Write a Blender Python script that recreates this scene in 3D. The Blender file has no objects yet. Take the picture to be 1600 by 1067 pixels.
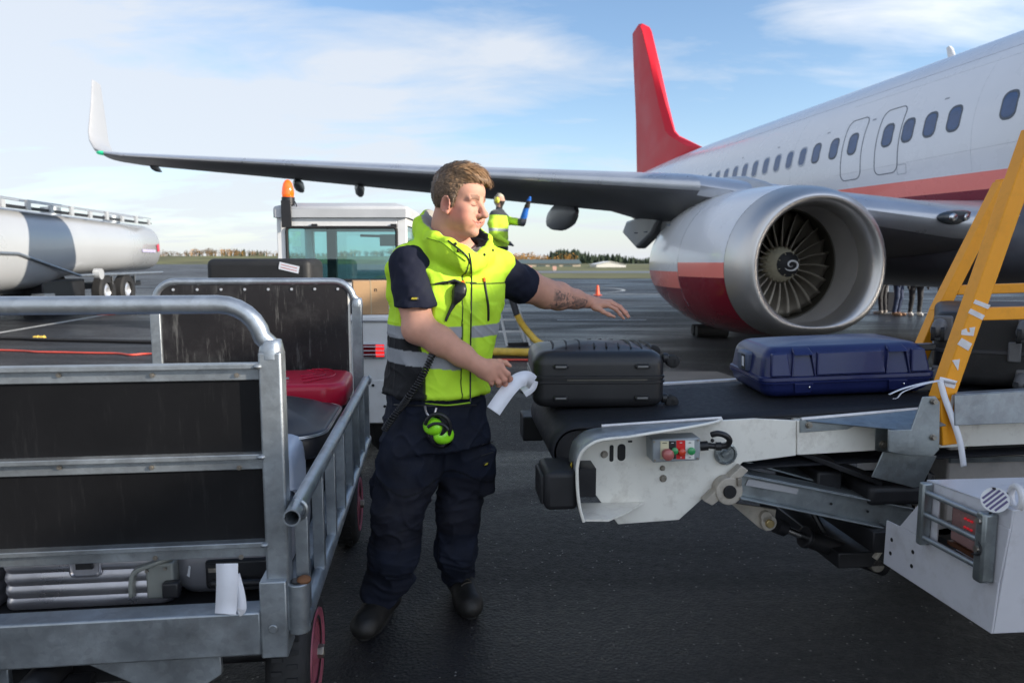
import bpy, bmesh, math, random
import numpy as np
from mathutils import Vector, Matrix
random.seed(7); rng = np.random.default_rng(11)
S = bpy.context.scene; COL = S.collection
# ---------------------------------------------------------------- camera, world, sun, exposure
CAM = np.array([0., 0., 1.45]); FPX = 1120.0; PITCH = math.atan(125.5/FPX)
cd = bpy.data.cameras.new('camera'); cam = bpy.data.objects.new('camera', cd); COL.objects.link(cam)
cd.sensor_width = 36; cd.lens = 36*FPX/1600; cd.clip_start = .05; cd.clip_end = 6000
cam.location = CAM; cam.rotation_euler = (math.radians(90)-PITCH, 0, 0); S.camera = cam
cd.dof.use_dof = True; cd.dof.focus_distance = 2.75; cd.dof.aperture_fstop = 4.0
S.view_settings.view_transform = 'Standard'; S.view_settings.look = 'None'
S.view_settings.exposure = 0.72; S.view_settings.gamma = 1
SUN_DIR = Vector((.94, -.335, .334)).normalized()      # towards the sun: right of and behind the camera
EL = math.asin(SUN_DIR.z); AZ = math.atan2(SUN_DIR.x, SUN_DIR.y)
sl = bpy.data.lights.new('sun', 'SUN'); sl.energy = 4.2; sl.angle = math.radians(.6); sl.color = (1, .91, .78)
so = bpy.data.objects.new('sun', sl); COL.objects.link(so)
so.rotation_euler = SUN_DIR.to_track_quat('Z', 'Y').to_euler()
w = bpy.data.worlds.new('World'); S.world = w; w.use_nodes = True
nt = w.node_tree; N = nt.nodes; LK = nt.links; N.clear()
def wn(t, **k):
    n = N.new(t)
    for a, b in k.items(): setattr(n, a, b)
    return n
sky = wn('ShaderNodeTexSky', sky_type='NISHITA', sun_disc=False, sun_elevation=EL, sun_rotation=AZ, air_density=1.0, dust_density=.6, ozone_density=1.6)
tc = wn('ShaderNodeTexCoord'); sep = wn('ShaderNodeSeparateXYZ'); LK.new(tc.outputs['Generated'], sep.inputs[0])
def wm(op, a, b=None, clamp=False):
    n = wn('ShaderNodeMath', operation=op, use_clamp=clamp)
    for i, v in enumerate((a, b)):
        if v is None: continue
        if isinstance(v, (int, float)): n.inputs[i].default_value = v
        else: LK.new(v, n.inputs[i])
    return n.outputs[0]
zz = wm('ADD', wm('MAXIMUM', sep.outputs[2], 0.0), .16)
cx = wm('DIVIDE', sep.outputs[0], zz); cy = wm('DIVIDE', sep.outputs[1], zz)
cmb = wn('ShaderNodeCombineXYZ'); LK.new(cx, cmb.inputs[0]); LK.new(cy, cmb.inputs[1])
mp = wn('ShaderNodeMapping'); LK.new(cmb.outputs[0], mp.inputs[0]); mp.inputs['Scale'].default_value = (.60, 1.25, 1); mp.inputs['Rotation'].default_value = (0, 0, .25); mp.inputs['Location'].default_value = (3.1, .35, 0)
n1 = wn('ShaderNodeTexNoise'); n1.inputs['Scale'].default_value = .9; n1.inputs['Detail'].default_value = 9; n1.inputs['Roughness'].default_value = .52; n1.inputs['Distortion'].default_value = .3
LK.new(mp.outputs[0], n1.inputs['Vector'])
n2 = wn('ShaderNodeTexNoise'); n2.inputs['Scale'].default_value = 2.3; n2.inputs['Detail'].default_value = 8; n2.inputs['Roughness'].default_value = .62; n2.inputs['Distortion'].default_value = .5
LK.new(mp.outputs[0], n2.inputs['Vector'])
cl = wm('ADD', wm('MULTIPLY', n1.outputs['Fac'], .66), wm('MULTIPLY', n2.outputs['Fac'], .34))
# fewer clouds high up and to the right, a veil lower down
cl = wm('ADD', cl, wm('MULTIPLY', sep.outputs[2], -.20))
cl = wm('ADD', cl, wm('MULTIPLY', sep.outputs[0], -.10))
cl = wm('ADD', cl, wm('MULTIPLY', sep.outputs[1], -.03))
rp = wn('ShaderNodeValToRGB'); rp.color_ramp.elements[0].position = .345; rp.color_ramp.elements[1].position = .50
rp.color_ramp.elements[0].color = (0, 0, 0, 1); rp.color_ramp.elements[1].color = (.88, .88, .88, 1); LK.new(cl, rp.inputs[0])
haze = wm('POWER', wm('SUBTRACT', 1.0, wm('MAXIMUM', sep.outputs[2], 0.0), True), 14.0)
cf = wm('MAXIMUM', rp.outputs[0], wm('MULTIPLY', haze, .95), True)
# cloud brightness: whiter towards the sun's side of the sky, behind the camera
sd = wn('ShaderNodeVectorMath', operation='DOT_PRODUCT'); LK.new(tc.outputs['Generated'], sd.inputs[0]); sd.inputs[1].default_value = SUN_DIR
gl = wm('POWER', wm('MAXIMUM', wm('MULTIPLY_ADD', sd.outputs['Value'], .5), 0.0), 1.0)
gl = wm('MAXIMUM', sd.outputs['Value'], 0.0)
cb = wm('ADD', 5.3, wm('MULTIPLY', wm('POWER', gl, 1.5), 11.0))
cc = wn('ShaderNodeVectorMath', operation='SCALE'); cc.inputs[0].default_value = (.93, .985, 1.07); LK.new(cb, cc.inputs['Scale'])
skb = wn('ShaderNodeVectorMath', operation='MULTIPLY'); LK.new(sky.outputs[0], skb.inputs[0]); skb.inputs[1].default_value = (1.25, 1.32, 1.42)
mx = wn('ShaderNodeMixRGB'); LK.new(cf, mx.inputs[0]); LK.new(skb.outputs[0], mx.inputs[1]); LK.new(cc.outputs[0], mx.inputs[2])
bg = wn('ShaderNodeBackground'); bg.inputs['Strength'].default_value = .10; LK.new(mx.outputs[0], bg.inputs[0])
wo = wn('ShaderNodeOutputWorld'); LK.new(bg.outputs[0], wo.inputs[0])
# ---------------------------------------------------------------- photograph pixel -> world helpers
_cp, _sp = math.cos(PITCH), math.sin(PITCH)
def ray(px, py):
    dx = (px-800)/FPX; dy = (533.5-py)/FPX
    return np.array([dx, _cp + _sp*dy, -_sp + _cp*dy])
def atY(px, py, Y): d = ray(px, py); return CAM + d*(Y/d[1])
def atZ(px, py, Z): d = ray(px, py); return CAM + d*((Z-CAM[2])/d[2])
def onplane(px, py, o, n): d = ray(px, py); o = np.array(o, float); n = np.array(n, float); return CAM + d*(np.dot(o-CAM, n)/np.dot(d, n))
class Frame:
    """local frame on the ground: u along the thing, v across it, z up; tilt lifts u"""
    def __init__(s, o, ang, tilt=0.):
        s.o = np.array(o, float); ca, sa = math.cos(ang), math.sin(ang)
        s.u = np.array([ca*math.cos(tilt), sa*math.cos(tilt), math.sin(tilt)]); s.v = np.array([-sa, ca, 0.]); s.w = np.cross(s.u, s.v)
        s.M = np.array([s.u, s.v, s.w])
        s.eul = Matrix(s.M.T.tolist()).to_euler()
    def loc(s, p): return s.M @ (np.array(p, float)-s.o)
    def v0(s, px, py, v=0.): return s.loc(onplane(px, py, s.o+s.v*v, s.v))
    def u0(s, px, py, u=0.): return s.loc(onplane(px, py, s.o+s.u*u, s.u))
    def w0(s, px, py, z=0.): return s.loc(onplane(px, py, s.o+s.w*z, s.w))
# ---------------------------------------------------------------- materials
MATS = {}
def mat(name, col=(.5, .5, .5), rough=.5, metal=0., var=.12, vs=6., bump=.0, bs=60., rv=.15, coat=0., attr=False, spec=.5, dirt=0., dirtcol=(.06, .05, .04), dirts=4., emit=0., trans=0., ior=1.45, sss=0., streak=0., sheen=0., alpha=1.):
    if name in MATS: return MATS[name]
    m = bpy.data.materials.new(name); MATS[name] = m; m.use_nodes = True
    t = m.node_tree; n = t.nodes; l = t.links; b = n['Principled BSDF']
    def nn(ty, **k):
        q = n.new(ty)
        for a, v in k.items(): setattr(q, a, v)
        return q
    t_ = nn('ShaderNodeTexCoord'); vec = t_.outputs['Object']
    b.inputs['Metallic'].default_value = metal; b.inputs['Roughness'].default_value = rough
    b.inputs['Specular IOR Level'].default_value = spec; b.inputs['IOR'].default_value = ior
    b.inputs['Coat Weight'].default_value = coat; b.inputs['Coat Roughness'].default_value = .08
    b.inputs['Transmission Weight'].default_value = trans; b.inputs['Alpha'].default_value = alpha
    if sheen: b.inputs['Sheen Weight'].default_value = sheen; b.inputs['Sheen Roughness'].default_value = .5
    if sss: b.inputs['Subsurface Weight'].default_value = sss; b.inputs['Subsurface Radius'].default_value = (.9, .35, .2); b.inputs['Subsurface Scale'].default_value = .008
    base = None
    if attr:
        a = nn('ShaderNodeAttribute', attribute_name='Col'); base = a.outputs['Color']
    no = nn('ShaderNodeTexNoise'); no.inputs['Scale'].default_value = vs; no.inputs['Detail'].default_value = 6; no.inputs['Roughness'].default_value = .6; l.new(vec, no.inputs['Vector'])
    if streak:
        mpg = nn('ShaderNodeMapping'); mpg.inputs['Scale'].default_value = (1, 1, streak); l.new(vec, mpg.inputs[0]); l.new(mpg.outputs[0], no.inputs['Vector'])
    mr = nn('ShaderNodeMapRange'); mr.inputs['From Min'].default_value = .3; mr.inputs['From Max'].default_value = .7; mr.inputs['To Min'].default_value = 1-var; mr.inputs['To Max'].default_value = 1+var; l.new(no.outputs['Fac'], mr.inputs[0])
    vm = nn('ShaderNodeVectorMath', operation='SCALE'); l.new(mr.outputs[0], vm.inputs['Scale'])
    if base is not None: l.new(base, vm.inputs[0])
    else: vm.inputs[0].default_value = col[:3]
    out = vm.outputs[0]
    if dirt:
        nd = nn('ShaderNodeTexNoise'); nd.inputs['Scale'].default_value = dirts; nd.inputs['Detail'].default_value = 10; nd.inputs['Roughness'].default_value = .72; l.new(vec, nd.inputs['Vector'])
        r = nn('ShaderNodeMapRange'); r.inputs['From Min'].default_value = .5; r.inputs['From Max'].default_value = .78; r.inputs['To Max'].default_value = dirt; l.new(nd.outputs['Fac'], r.inputs[0])
        mi = nn('ShaderNodeMixRGB'); l.new(r.outputs[0], mi.inputs[0]); l.new(out, mi.inputs[1]); mi.inputs[2].default_value = (*dirtcol, 1); out = mi.outputs[0]
    l.new(out, b.inputs['Base Color'])
    if rv:
        r2 = nn('ShaderNodeMapRange'); r2.inputs['From Min'].default_value = .3; r2.inputs['From Max'].default_value = .7; r2.inputs['To Min'].default_value = max(.02, rough*(1-rv)); r2.inputs['To Max'].default_value = min(1, rough*(1+rv)); l.new(no.outputs['Fac'], r2.inputs[0]); l.new(r2.outputs[0], b.inputs['Roughness'])
    if bump:
        nb = nn('ShaderNodeTexNoise'); nb.inputs['Scale'].default_value = bs; nb.inputs['Detail'].default_value = 4; l.new(vec, nb.inputs['Vector'])
        bm_ = nn('ShaderNodeBump'); bm_.inputs['Strength'].default_value = bump; bm_.inputs['Distance'].default_value = .3/bs; l.new(nb.outputs['Fac'], bm_.inputs['Height']); l.new(bm_.outputs[0], b.inputs['Normal'])
    if emit:
        b.inputs['Emission Color'].default_value = (*col[:3], 1); b.inputs['Emission Strength'].default_value = emit
    return m
def galv(name, col=(.33, .36, .385), rough=.42, metal=.75, scale=55.):
    m = mat(name, col, rough, metal, var=.16, vs=9, bump=.12, bs=90, rv=.3, dirt=.45, dirtcol=(.16, .14, .12), dirts=7)
    t = m.node_tree; n = t.nodes; l = t.links; b = n['Principled BSDF']
    v = n.new('ShaderNodeTexVoronoi'); v.inputs['Scale'].default_value = scale; tcn = [x for x in n if x.type == 'TEX_COORD'][0]; l.new(tcn.outputs['Object'], v.inputs['Vector'])
    src = b.inputs['Base Color'].links[0].from_socket
    se = n.new('ShaderNodeSeparateColor'); l.new(v.outputs['Color'], se.inputs[0])
    r = n.new('ShaderNodeMapRange'); r.inputs['To Min'].default_value = .93; r.inputs['To Max'].default_value = 1.07; l.new(se.outputs[0], r.inputs[0])
    s_ = n.new('ShaderNodeVectorMath'); s_.operation = 'SCALE'; l.new(src, s_.inputs[0]); l.new(r.outputs[0], s_.inputs['Scale']); l.new(s_.outputs[0], b.inputs['Base Color'])
    return m
def scratch(m, amount=.35, col=(.5, .5, .5), sc=14., stretch=9., rot=.9):
    t = m.node_tree; n = t.nodes; l = t.links; b = n['Principled BSDF']
    tcn = [x for x in n if x.type == 'TEX_COORD'][0]; src = b.inputs['Base Color'].links[0].from_socket
    fac = None
    for k, (rr, th) in enumerate(((rot, .70), (-rot*.6, .72))):
        mpn = n.new('ShaderNodeMapping'); mpn.inputs['Rotation'].default_value = (0, rr, rr*.7); mpn.inputs['Scale'].default_value = (stretch, stretch, .6); l.new(tcn.outputs['Object'], mpn.inputs[0])
        q = n.new('ShaderNodeTexNoise'); q.inputs['Scale'].default_value = sc/3+k; q.inputs['Detail'].default_value = 6; q.inputs['Roughness'].default_value = .75; l.new(mpn.outputs[0], q.inputs['Vector'])
        r = n.new('ShaderNodeMapRange'); r.inputs['From Min'].default_value = th-.12; r.inputs['From Max'].default_value = th+.1; r.inputs['To Max'].default_value = amount; l.new(q.outputs['Fac'], r.inputs[0])
        if fac is None: fac = r.outputs[0]
        else:
            a = n.new('ShaderNodeMath'); a.operation = 'MAXIMUM'; l.new(fac, a.inputs[0]); l.new(r.outputs[0], a.inputs[1]); fac = a.outputs[0]
    mi = n.new('ShaderNodeMixRGB'); l.new(fac, mi.inputs[0]); l.new(src, mi.inputs[1]); mi.inputs[2].default_value = (*col, 1); l.new(mi.outputs[0], b.inputs['Base Color'])
    return m
# ---------------------------------------------------------------- object helpers
def tag(o, label=None, cat=None, group=None, kind=None):
    if label: o['label'] = label
    if cat: o['category'] = cat
    if group: o['group'] = group
    if kind: o['kind'] = kind
    return o
def empty(name, loc=(0, 0, 0), rot=(0, 0, 0), label=None, cat=None, group=None):
    o = bpy.data.objects.new(name, None); COL.objects.link(o); o.location = loc; o.rotation_euler = rot; o.empty_display_size = .1
    return tag(o, label, cat, group)
def link_mesh(name, me, mt, parent=None, smooth=35):
    o = bpy.data.objects.new(name, me); COL.objects.link(o)
    if mt is not None and not me.materials:
        for q in (mt if isinstance(mt, (list, tuple)) else [mt]): me.materials.append(q)
    if parent is not None: o.parent = parent
    if smooth:
        me.polygons.foreach_set('use_smooth', [True]*len(me.polygons))
        if smooth < 180: me.set_sharp_from_angle(angle=math.radians(smooth))
    return o
class MB:
    def __init__(s): s.v = []; s.f = []; s.m = []; s.cm = 0
    def add(s, vs, fs):
        k = len(s.v); s.v += [tuple(map(float, p)) for p in vs]; s.f += [tuple(i+k for i in f) for f in fs]; s.m += [s.cm]*len(fs); return s
    def box(s, c, size, ax=None):
        c = np.array(c, float); h = np.array(size, float)/2; A = np.eye(3) if ax is None else np.array(ax, float)
        vs = [c + A[0]*h[0]*i + A[1]*h[1]*j + A[2]*h[2]*k for i in (-1, 1) for j in (-1, 1) for k in (-1, 1)]
        return s.add(vs, [(0, 1, 3, 2), (4, 6, 7, 5), (0, 4, 5, 1), (2, 3, 7, 6), (0, 2, 6, 4), (1, 5, 7, 3)])
    def bb(s, lo, hi): lo = np.array(lo, float); hi = np.array(hi, float); return s.box((lo+hi)/2, hi-lo)
    def hexa(s, p8): return s.add(p8, [(0, 1, 2, 3), (4, 7, 6, 5), (0, 4, 5, 1), (1, 5, 6, 2), (2, 6, 7, 3), (3, 7, 4, 0)])
    def bar(s, a, b, w, h, up=(0, 0, 1)):
        a = np.array(a, float); b = np.array(b, float); d = b-a; L = np.linalg.norm(d); d = d/L; up = np.array(up, float)
        x = np.cross(up, d); x /= np.linalg.norm(x); y = np.cross(d, x)
        return s.box((a+b)/2, (L, w, h), (d, x, y))
    def tube(s, pts, r, n=12, cap=True, flat=1.0):
        P = [np.array(p, float) for p in pts]; R = r if isinstance(r, (list, tuple, np.ndarray)) else [r]*len(P)
        T = []
        for i in range(len(P)):
            t = P[min(i+1, len(P)-1)]-P[max(i-1, 0)]; T.append(t/max(np.linalg.norm(t), 1e-9))
        a = np.array([0, 0, 1.]) if abs(T[0][2]) < .9 else np.array([1., 0, 0]); x = np.cross(a, T[0]); x /= np.linalg.norm(x)
        rings = []
        for i in range(len(P)):
            x = x-np.dot(x, T[i])*T[i]; x /= np.linalg.norm(x); y = np.cross(T[i], x)
            rings.append([P[i]+R[i]*(math.cos(q)*x+flat*math.sin(q)*y) for q in (2*math.pi*k/n for k in range(n))])
        vs = [p for g in rings for p in g]; fs = []
        for i in range(len(P)-1):
            for k in range(n): fs.append((i*n+k, i*n+(k+1) % n, (i+1)*n+(k+1) % n, (i+1)*n+k))
        if cap: fs.append(tuple(range(n))[::-1]); fs.append(tuple((len(P)-1)*n+k for k in range(n)))
        return s.add(vs, fs)
    def cyl(s, a, b, r, n=16, r2=None, cap=True): return s.tube([a, b], [r, r if r2 is None else r2], n, cap)
    def lathe(s, prof, o, ax, n=48, rad=None, up=(0, 0, 1), f=None, close=False):
        """prof = (distance along the axis, radius); f(t, r, ang) -> (t, r)"""
        o = np.array(o, float); ax = np.array(ax, float); ax /= np.linalg.norm(ax); up = np.array(up, float)
        x = np.cross(up, ax); x /= np.linalg.norm(x); y = np.cross(ax, x); vs = []
        for t, r in prof:
            for k in range(n):
                q = 2*math.pi*k/n; tt, rr = (t, r) if f is None else f(t, r, q); vs.append(o+ax*tt+rr*(math.cos(q)*x+math.sin(q)*y))
        fs = [(i*n+k, (i+1)*n+k, (i+1)*n+(k+1) % n, i*n+(k+1) % n) for i in range(len(prof)-1) for k in range(n)]
        if close: fs += [tuple(range(n)), tuple((len(prof)-1)*n+k for k in range(n))[::-1]]
        return s.add(vs, fs)
    def ell(s, c, r, n=20, m=12, ax=None):
        c = np.array(c, float); A = np.eye(3) if ax is None else np.array(ax, float); r = np.array(r, float); vs = []; fs = []
        for i in range(m+1):
            th = math.pi*i/m
            for k in range(n):
                ph = 2*math.pi*k/n; q = np.array([math.sin(th)*math.cos(ph), math.sin(th)*math.sin(ph), math.cos(th)])*r; vs.append(c+q@A)
        for i in range(m):
            for k in range(n): fs.append((i*n+k, (i+1)*n+k, (i+1)*n+(k+1) % n, i*n+(k+1) % n))
        return s.add(vs, fs)
    def prism(s, poly, off, flip=False):
        """poly: 3D outline; off: extrusion vector"""
        P = [np.array(p, float) for p in poly]; off = np.array(off, float); n = len(P)
        return s.add(P+[p+off for p in P], [tuple(range(n)), tuple(range(n, 2*n))[::-1]] + [(i, i+n, (i+1) % n+n, (i+1) % n) for i in range(n)])
    def sheet(s, grid, closed_u=False):
        """grid of rows of points"""
        r = len(grid); c = len(grid[0]); vs = [p for g in grid for p in g]; fs = []
        for i in range(r-1):
            for k in range(c if closed_u else c-1): fs.append((i*c+k, i*c+(k+1) % c, (i+1)*c+(k+1) % c, (i+1)*c+k))
        return s.add(vs, fs)
    def build(s, name, mt, parent=None, off=None, bevel=0., seg=2, smooth=35, recalc=True, sub=0, solid=0.):
        me = bpy.data.meshes.new(name); vv = np.array(s.v); 
        if off is not None: vv = vv-np.array(off)
        me.from_pydata([tuple(p) for p in vv], [], s.f)
        if recalc:
            b = bmesh.new(); b.from_mesh(me); bmesh.ops.recalc_face_normals(b, faces=b.faces)
            b.to_mesh(me); b.free()
        if isinstance(mt, (list, tuple)):
            for q in mt: me.materials.append(q)
            if len(me.polygons) == len(s.m): me.polygons.foreach_set('material_index', s.m)
        o = link_mesh(name, me, mt, parent, smooth)
        if solid: q = o.modifiers.new('thick', 'SOLIDIFY'); q.thickness = solid
        if bevel: q = o.modifiers.new('bevel', 'BEVEL'); q.width = bevel; q.segments = seg; q.limit_method = 'ANGLE'; q.angle_limit = math.radians(40); q.harden_normals = False
        if sub: q = o.modifiers.new('sub', 'SUBSURF'); q.levels = q.render_levels = sub
        return o
def setcol(o, fn, n=3):
    me = o.data; co = np.empty(len(me.vertices)*3, np.float32); me.vertices.foreach_get('co', co); co = co.reshape(-1, 3)
    c = fn(co); c = np.concatenate([np.clip(c, 0, 1), np.ones((len(co), 1))], 1).astype(np.float32)
    a = me.color_attributes.new('Col', 'FLOAT_COLOR', 'POINT'); a.data.foreach_set('color', c.ravel())
def copy_tree(o, parent=None):
    c = o.copy(); COL.objects.link(c)
    if parent is not None: c.parent = parent
    for ch in list(o.children): copy_tree(ch, c)
    return c
def catmull(P, n=8, closed=False):
    P = [np.array(p, float) for p in P]; out = []; m = len(P)
    for i in range(m if closed else m-1):
        p0 = P[(i-1) % m] if closed or i > 0 else P[0]; p1 = P[i]; p2 = P[(i+1) % m]; p3 = P[(i+2) % m] if closed or i+2 < m else P[-1]
        for k in range(n):
            t = k/n; out.append(.5*((2*p1)+(-p0+p2)*t+(2*p0-5*p1+4*p2-p3)*t*t+(-p0+3*p1-3*p2+p3)*t**3))
    if not closed: out.append(P[-1])
    return out
def rrect(w, h, r, n=5):
    """rounded rectangle outline, 2D"""
    o = []
    for cx_, cy_, a0 in ((w/2-r, h/2-r, 0), (-w/2+r, h/2-r, 90), (-w/2+r, -h/2+r, 180), (w/2-r, -h/2+r, 270)):
        for k in range(n+1):
            a = math.radians(a0+90*k/n); o.append((cx_+r*math.cos(a), cy_+r*math.sin(a)))
    return o
def text_mesh(s, size):
    """lettering as a flat mesh: list of verts (x, y), faces"""
    c = bpy.data.curves.new('lettering', 'FONT'); c.body = s; c.size = size; c.align_x = 'CENTER'; c.align_y = 'CENTER'; c.resolution_u = 3
    o = bpy.data.objects.new('lettering', c); COL.objects.link(o); bpy.context.view_layer.update()
    me = bpy.data.meshes.new_from_object(o); vs = [tuple(v.co) for v in me.vertices]; fs = [tuple(p.vertices) for p in me.polygons]
    bpy.data.objects.remove(o); bpy.data.curves.remove(c); bpy.data.meshes.remove(me); return vs, fs
def put_text(mb, s, size, o, x, y, n=None, lift=.001):
    vs, fs = text_mesh(s, size); o = np.array(o, float); x = np.array(x, float); y = np.array(y, float); nn = np.cross(x, y)
    mb.add([o+x*v[0]+y*v[1]+nn*lift for v in vs], fs)
# ---------------------------------------------------------------- implicit modelling (bodies and clothes)
def vnoise(p, seed=0):
    """smooth value noise on an (n, 3) array"""
    i = np.floor(p).astype(np.int64); f = p-i; f = f*f*(3-2*f); r = 0
    for dx in (0, 1):
        for dy in (0, 1):
            for dz in (0, 1):
                h = (i[:, 0]+dx)*73856093 ^ (i[:, 1]+dy)*19349663 ^ (i[:, 2]+dz)*83492791 ^ (seed*2654435761)
                h = (h ^ (h >> 13))*1274126177; h = (h ^ (h >> 16)) & 0xffff
                r = r+(h/65535.)*(f[:, 0] if dx else 1-f[:, 0])*(f[:, 1] if dy else 1-f[:, 1])*(f[:, 2] if dz else 1-f[:, 2])
    return r*2-1
class Field:
    def __init__(s, lo, hi, h):
        s.lo = np.array(lo, float); s.h = h; s.n = np.ceil((np.array(hi)-s.lo)/h).astype(int)+1; s.F = np.full(s.n, .2, np.float32)
    def _win(s, lo, hi):
        a = np.clip(np.floor((np.array(lo)-s.lo)/s.h).astype(int), 0, s.n); b = np.clip(np.ceil((np.array(hi)-s.lo)/s.h).astype(int)+1, 0, s.n)
        g = [(s.lo[i]+s.h*np.arange(a[i], b[i])).astype(np.float32) for i in range(3)]
        return (slice(a[0], b[0]), slice(a[1], b[1]), slice(a[2], b[2])), g[0][:, None, None], g[1][None, :, None], g[2][None, None, :]
    def _put(s, w, d, op, k):
        A = s.F[w]
        if A.size == 0: return
        if op == 'u': q = np.maximum(k-np.abs(A-d), 0)/k if k else 0; s.F[w] = np.minimum(A, d)-q*q*k/4
        elif op == 's': d = -d; q = np.maximum(k-np.abs(A-d), 0)/k if k else 0; s.F[w] = np.maximum(A, d)+q*q*k/4
        elif op == 'i': s.F[w] = np.maximum(A, d)
    def cap(s, a, b, ra, rb, k=.02, op='u'):
        a = np.array(a, float); b = np.array(b, float); R = max(ra, rb)+k+2*s.h
        w, X, Y, Z = s._win(np.minimum(a, b)-R, np.maximum(a, b)+R); d = b-a; L = max(np.dot(d, d), 1e-9)
        t = np.clip(((X-a[0])*d[0]+(Y-a[1])*d[1]+(Z-a[2])*d[2])/L, 0, 1)
        q = np.sqrt((X-a[0]-t*d[0])**2+(Y-a[1]-t*d[1])**2+(Z-a[2]-t*d[2])**2)-(ra+(rb-ra)*t); s._put(w, q, op, k)
    def chain(s, pts, rs, k=.02, op='u'):
        for i in range(len(pts)-1): s.cap(pts[i], pts[i+1], rs[i], rs[i+1], k, op)
    def ell(s, c, r, A=None, k=.02, op='u'):
        c = np.array(c, float); r = np.array(r, float); A = np.eye(3) if A is None else np.array(A, float); R = r.max()+k+2*s.h
        w, X, Y, Z = s._win(c-R, c+R); X = X-c[0]; Y = Y-c[1]; Z = Z-c[2]
        L = [(A[i][0]*X+A[i][1]*Y+A[i][2]*Z) for i in range(3)]
        k0 = np.sqrt((L[0]/r[0])**2+(L[1]/r[1])**2+(L[2]/r[2])**2); k1 = np.sqrt((L[0]/r[0]**2)**2+(L[1]/r[1]**2)**2+(L[2]/r[2]**2)**2)
        s._put(w, k0*(k0-1)/np.maximum(k1, 1e-6), op, k)
    def slab(s, secs, k=.02, op='u'):
        """stack of elliptical sections (centre, half-width a, half-depth b, yaw) interpolated between, along z"""
        secs = sorted(secs, key=lambda q: q[0][2])
        z0 = secs[0][0][2]; z1 = secs[-1][0][2]; R = max(max(q[1], q[2]) for q in secs)+k+2*s.h
        C = np.array([q[0] for q in secs]); w, X, Y, Z = s._win(C.min(0)-R, C.max(0)+R)
        z = np.clip(Z, z0, z1).ravel(); zs = C[:, 2]
        I = lambda v: np.interp(z, zs, v)[None, None, :].astype(np.float32)
        cx_, cy_, a_, b_, yw = I(C[:, 0]), I(C[:, 1]), I([q[1] for q in secs]), I([q[2] for q in secs]), I([q[3] for q in secs])
        dx = X-cx_; dy = Y-cy_; ca = np.cos(yw); sa = np.sin(yw); lx = dx*ca+dy*sa; ly = -dx*sa+dy*ca
        e = 2.4; g = (np.abs(lx/a_)**e+np.abs(ly/b_)**e)**(1/e); d = (g-1)*np.minimum(a_, b_)
        dz = np.maximum(np.maximum(z0-Z, Z-z1), 0); d = np.where(dz > 0, np.sqrt(np.maximum(d, 0)**2+dz**2), d)
        s._put(w, np.broadcast_to(d, s.F[w].shape), op, k)
    def half(s, o, n, lo=None, hi=None, soft=0):
        """keep the side away from n"""
        o = np.array(o, float); n = np.array(n, float); n /= np.linalg.norm(n)
        w, X, Y, Z = s._win(s.lo if lo is None else lo, (s.lo+s.h*s.n) if hi is None else hi)
        s._put(w, (X-o[0])*n[0]+(Y-o[1])*n[1]+(Z-o[2])*n[2], 'i', 0)
    def mesh(s, disp=None, smooth=0):
        F = s.F; ins = F < 0
        c = [ins[i:ins.shape[0]-1+i, j:ins.shape[1]-1+j, l:ins.shape[2]-1+l] for i in (0, 1) for j in (0, 1) for l in (0, 1)]
        any_ = c[0].copy(); all_ = c[0].copy()
        for q in c[1:]: any_ |= q; all_ &= q
        act = any_ & ~all_; idx = np.argwhere(act); M = np.full(act.shape, -1, np.int32); M[act] = np.arange(len(idx))
        pos = np.zeros((len(idx), 3)); cnt = np.zeros(len(idx)); cor = np.array([(i, j, l) for i in (0, 1) for j in (0, 1) for l in (0, 1)])
        V = [F[idx[:, 0]+q[0], idx[:, 1]+q[1], idx[:, 2]+q[2]] for q in cor]
        for a in range(8):
            for b in range(a+1, 8):
                if np.abs(cor[a]-cor[b]).sum() != 1: continue
                m = (V[a] < 0) != (V[b] < 0); t = V[a][m]/(V[a][m]-V[b][m]); pos[m] += cor[a]+t[:, None]*(cor[b]-cor[a]); cnt[m] += 1
        pos = (pos/cnt[:, None]+idx)*s.h+s.lo; quads = []
        for ax in range(3):
            o1, o2 = [(1, 2), (2, 0), (0, 1)][ax]
            sl0 = [slice(None)]*3; sl1 = [slice(None)]*3; sl0[ax] = slice(0, -1); sl1[ax] = slice(1, None)
            a = ins[tuple(sl0)]; b = ins[tuple(sl1)]
            e = np.argwhere(a != b); e = e[(e[:, o1] > 0) & (e[:, o2] > 0) & (e[:, o1] < F.shape[o1]-1) & (e[:, o2] < F.shape[o2]-1)]
            flip = a[e[:, 0], e[:, 1], e[:, 2]]; d1 = np.zeros(3, int); d1[o1] = 1; d2 = np.zeros(3, int); d2[o2] = 1
            g = [M[tuple((e-x).T)] for x in (d1+d2, d2, 0*d1, d1)]; Q = np.stack(g, 1); Q[~flip] = Q[~flip][:, ::-1]; quads.append(Q)
        Q = np.concatenate(quads); Q = Q[(Q >= 0).all(1)]
        if smooth:
            for _ in range(smooth):
                acc = np.zeros_like(pos); n_ = np.zeros(len(pos))
                for a, b in ((0, 1), (1, 2), (2, 3), (3, 0)):
                    for k_ in range(3): acc[:, k_] += np.bincount(Q[:, a], pos[Q[:, b], k_], len(pos))+np.bincount(Q[:, b], pos[Q[:, a], k_], len(pos))
                    n_ += np.bincount(Q[:, a], minlength=len(pos))+np.bincount(Q[:, b], minlength=len(pos))
                pos = .5*pos+.5*acc/np.maximum(n_, 1)[:, None]
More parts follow.
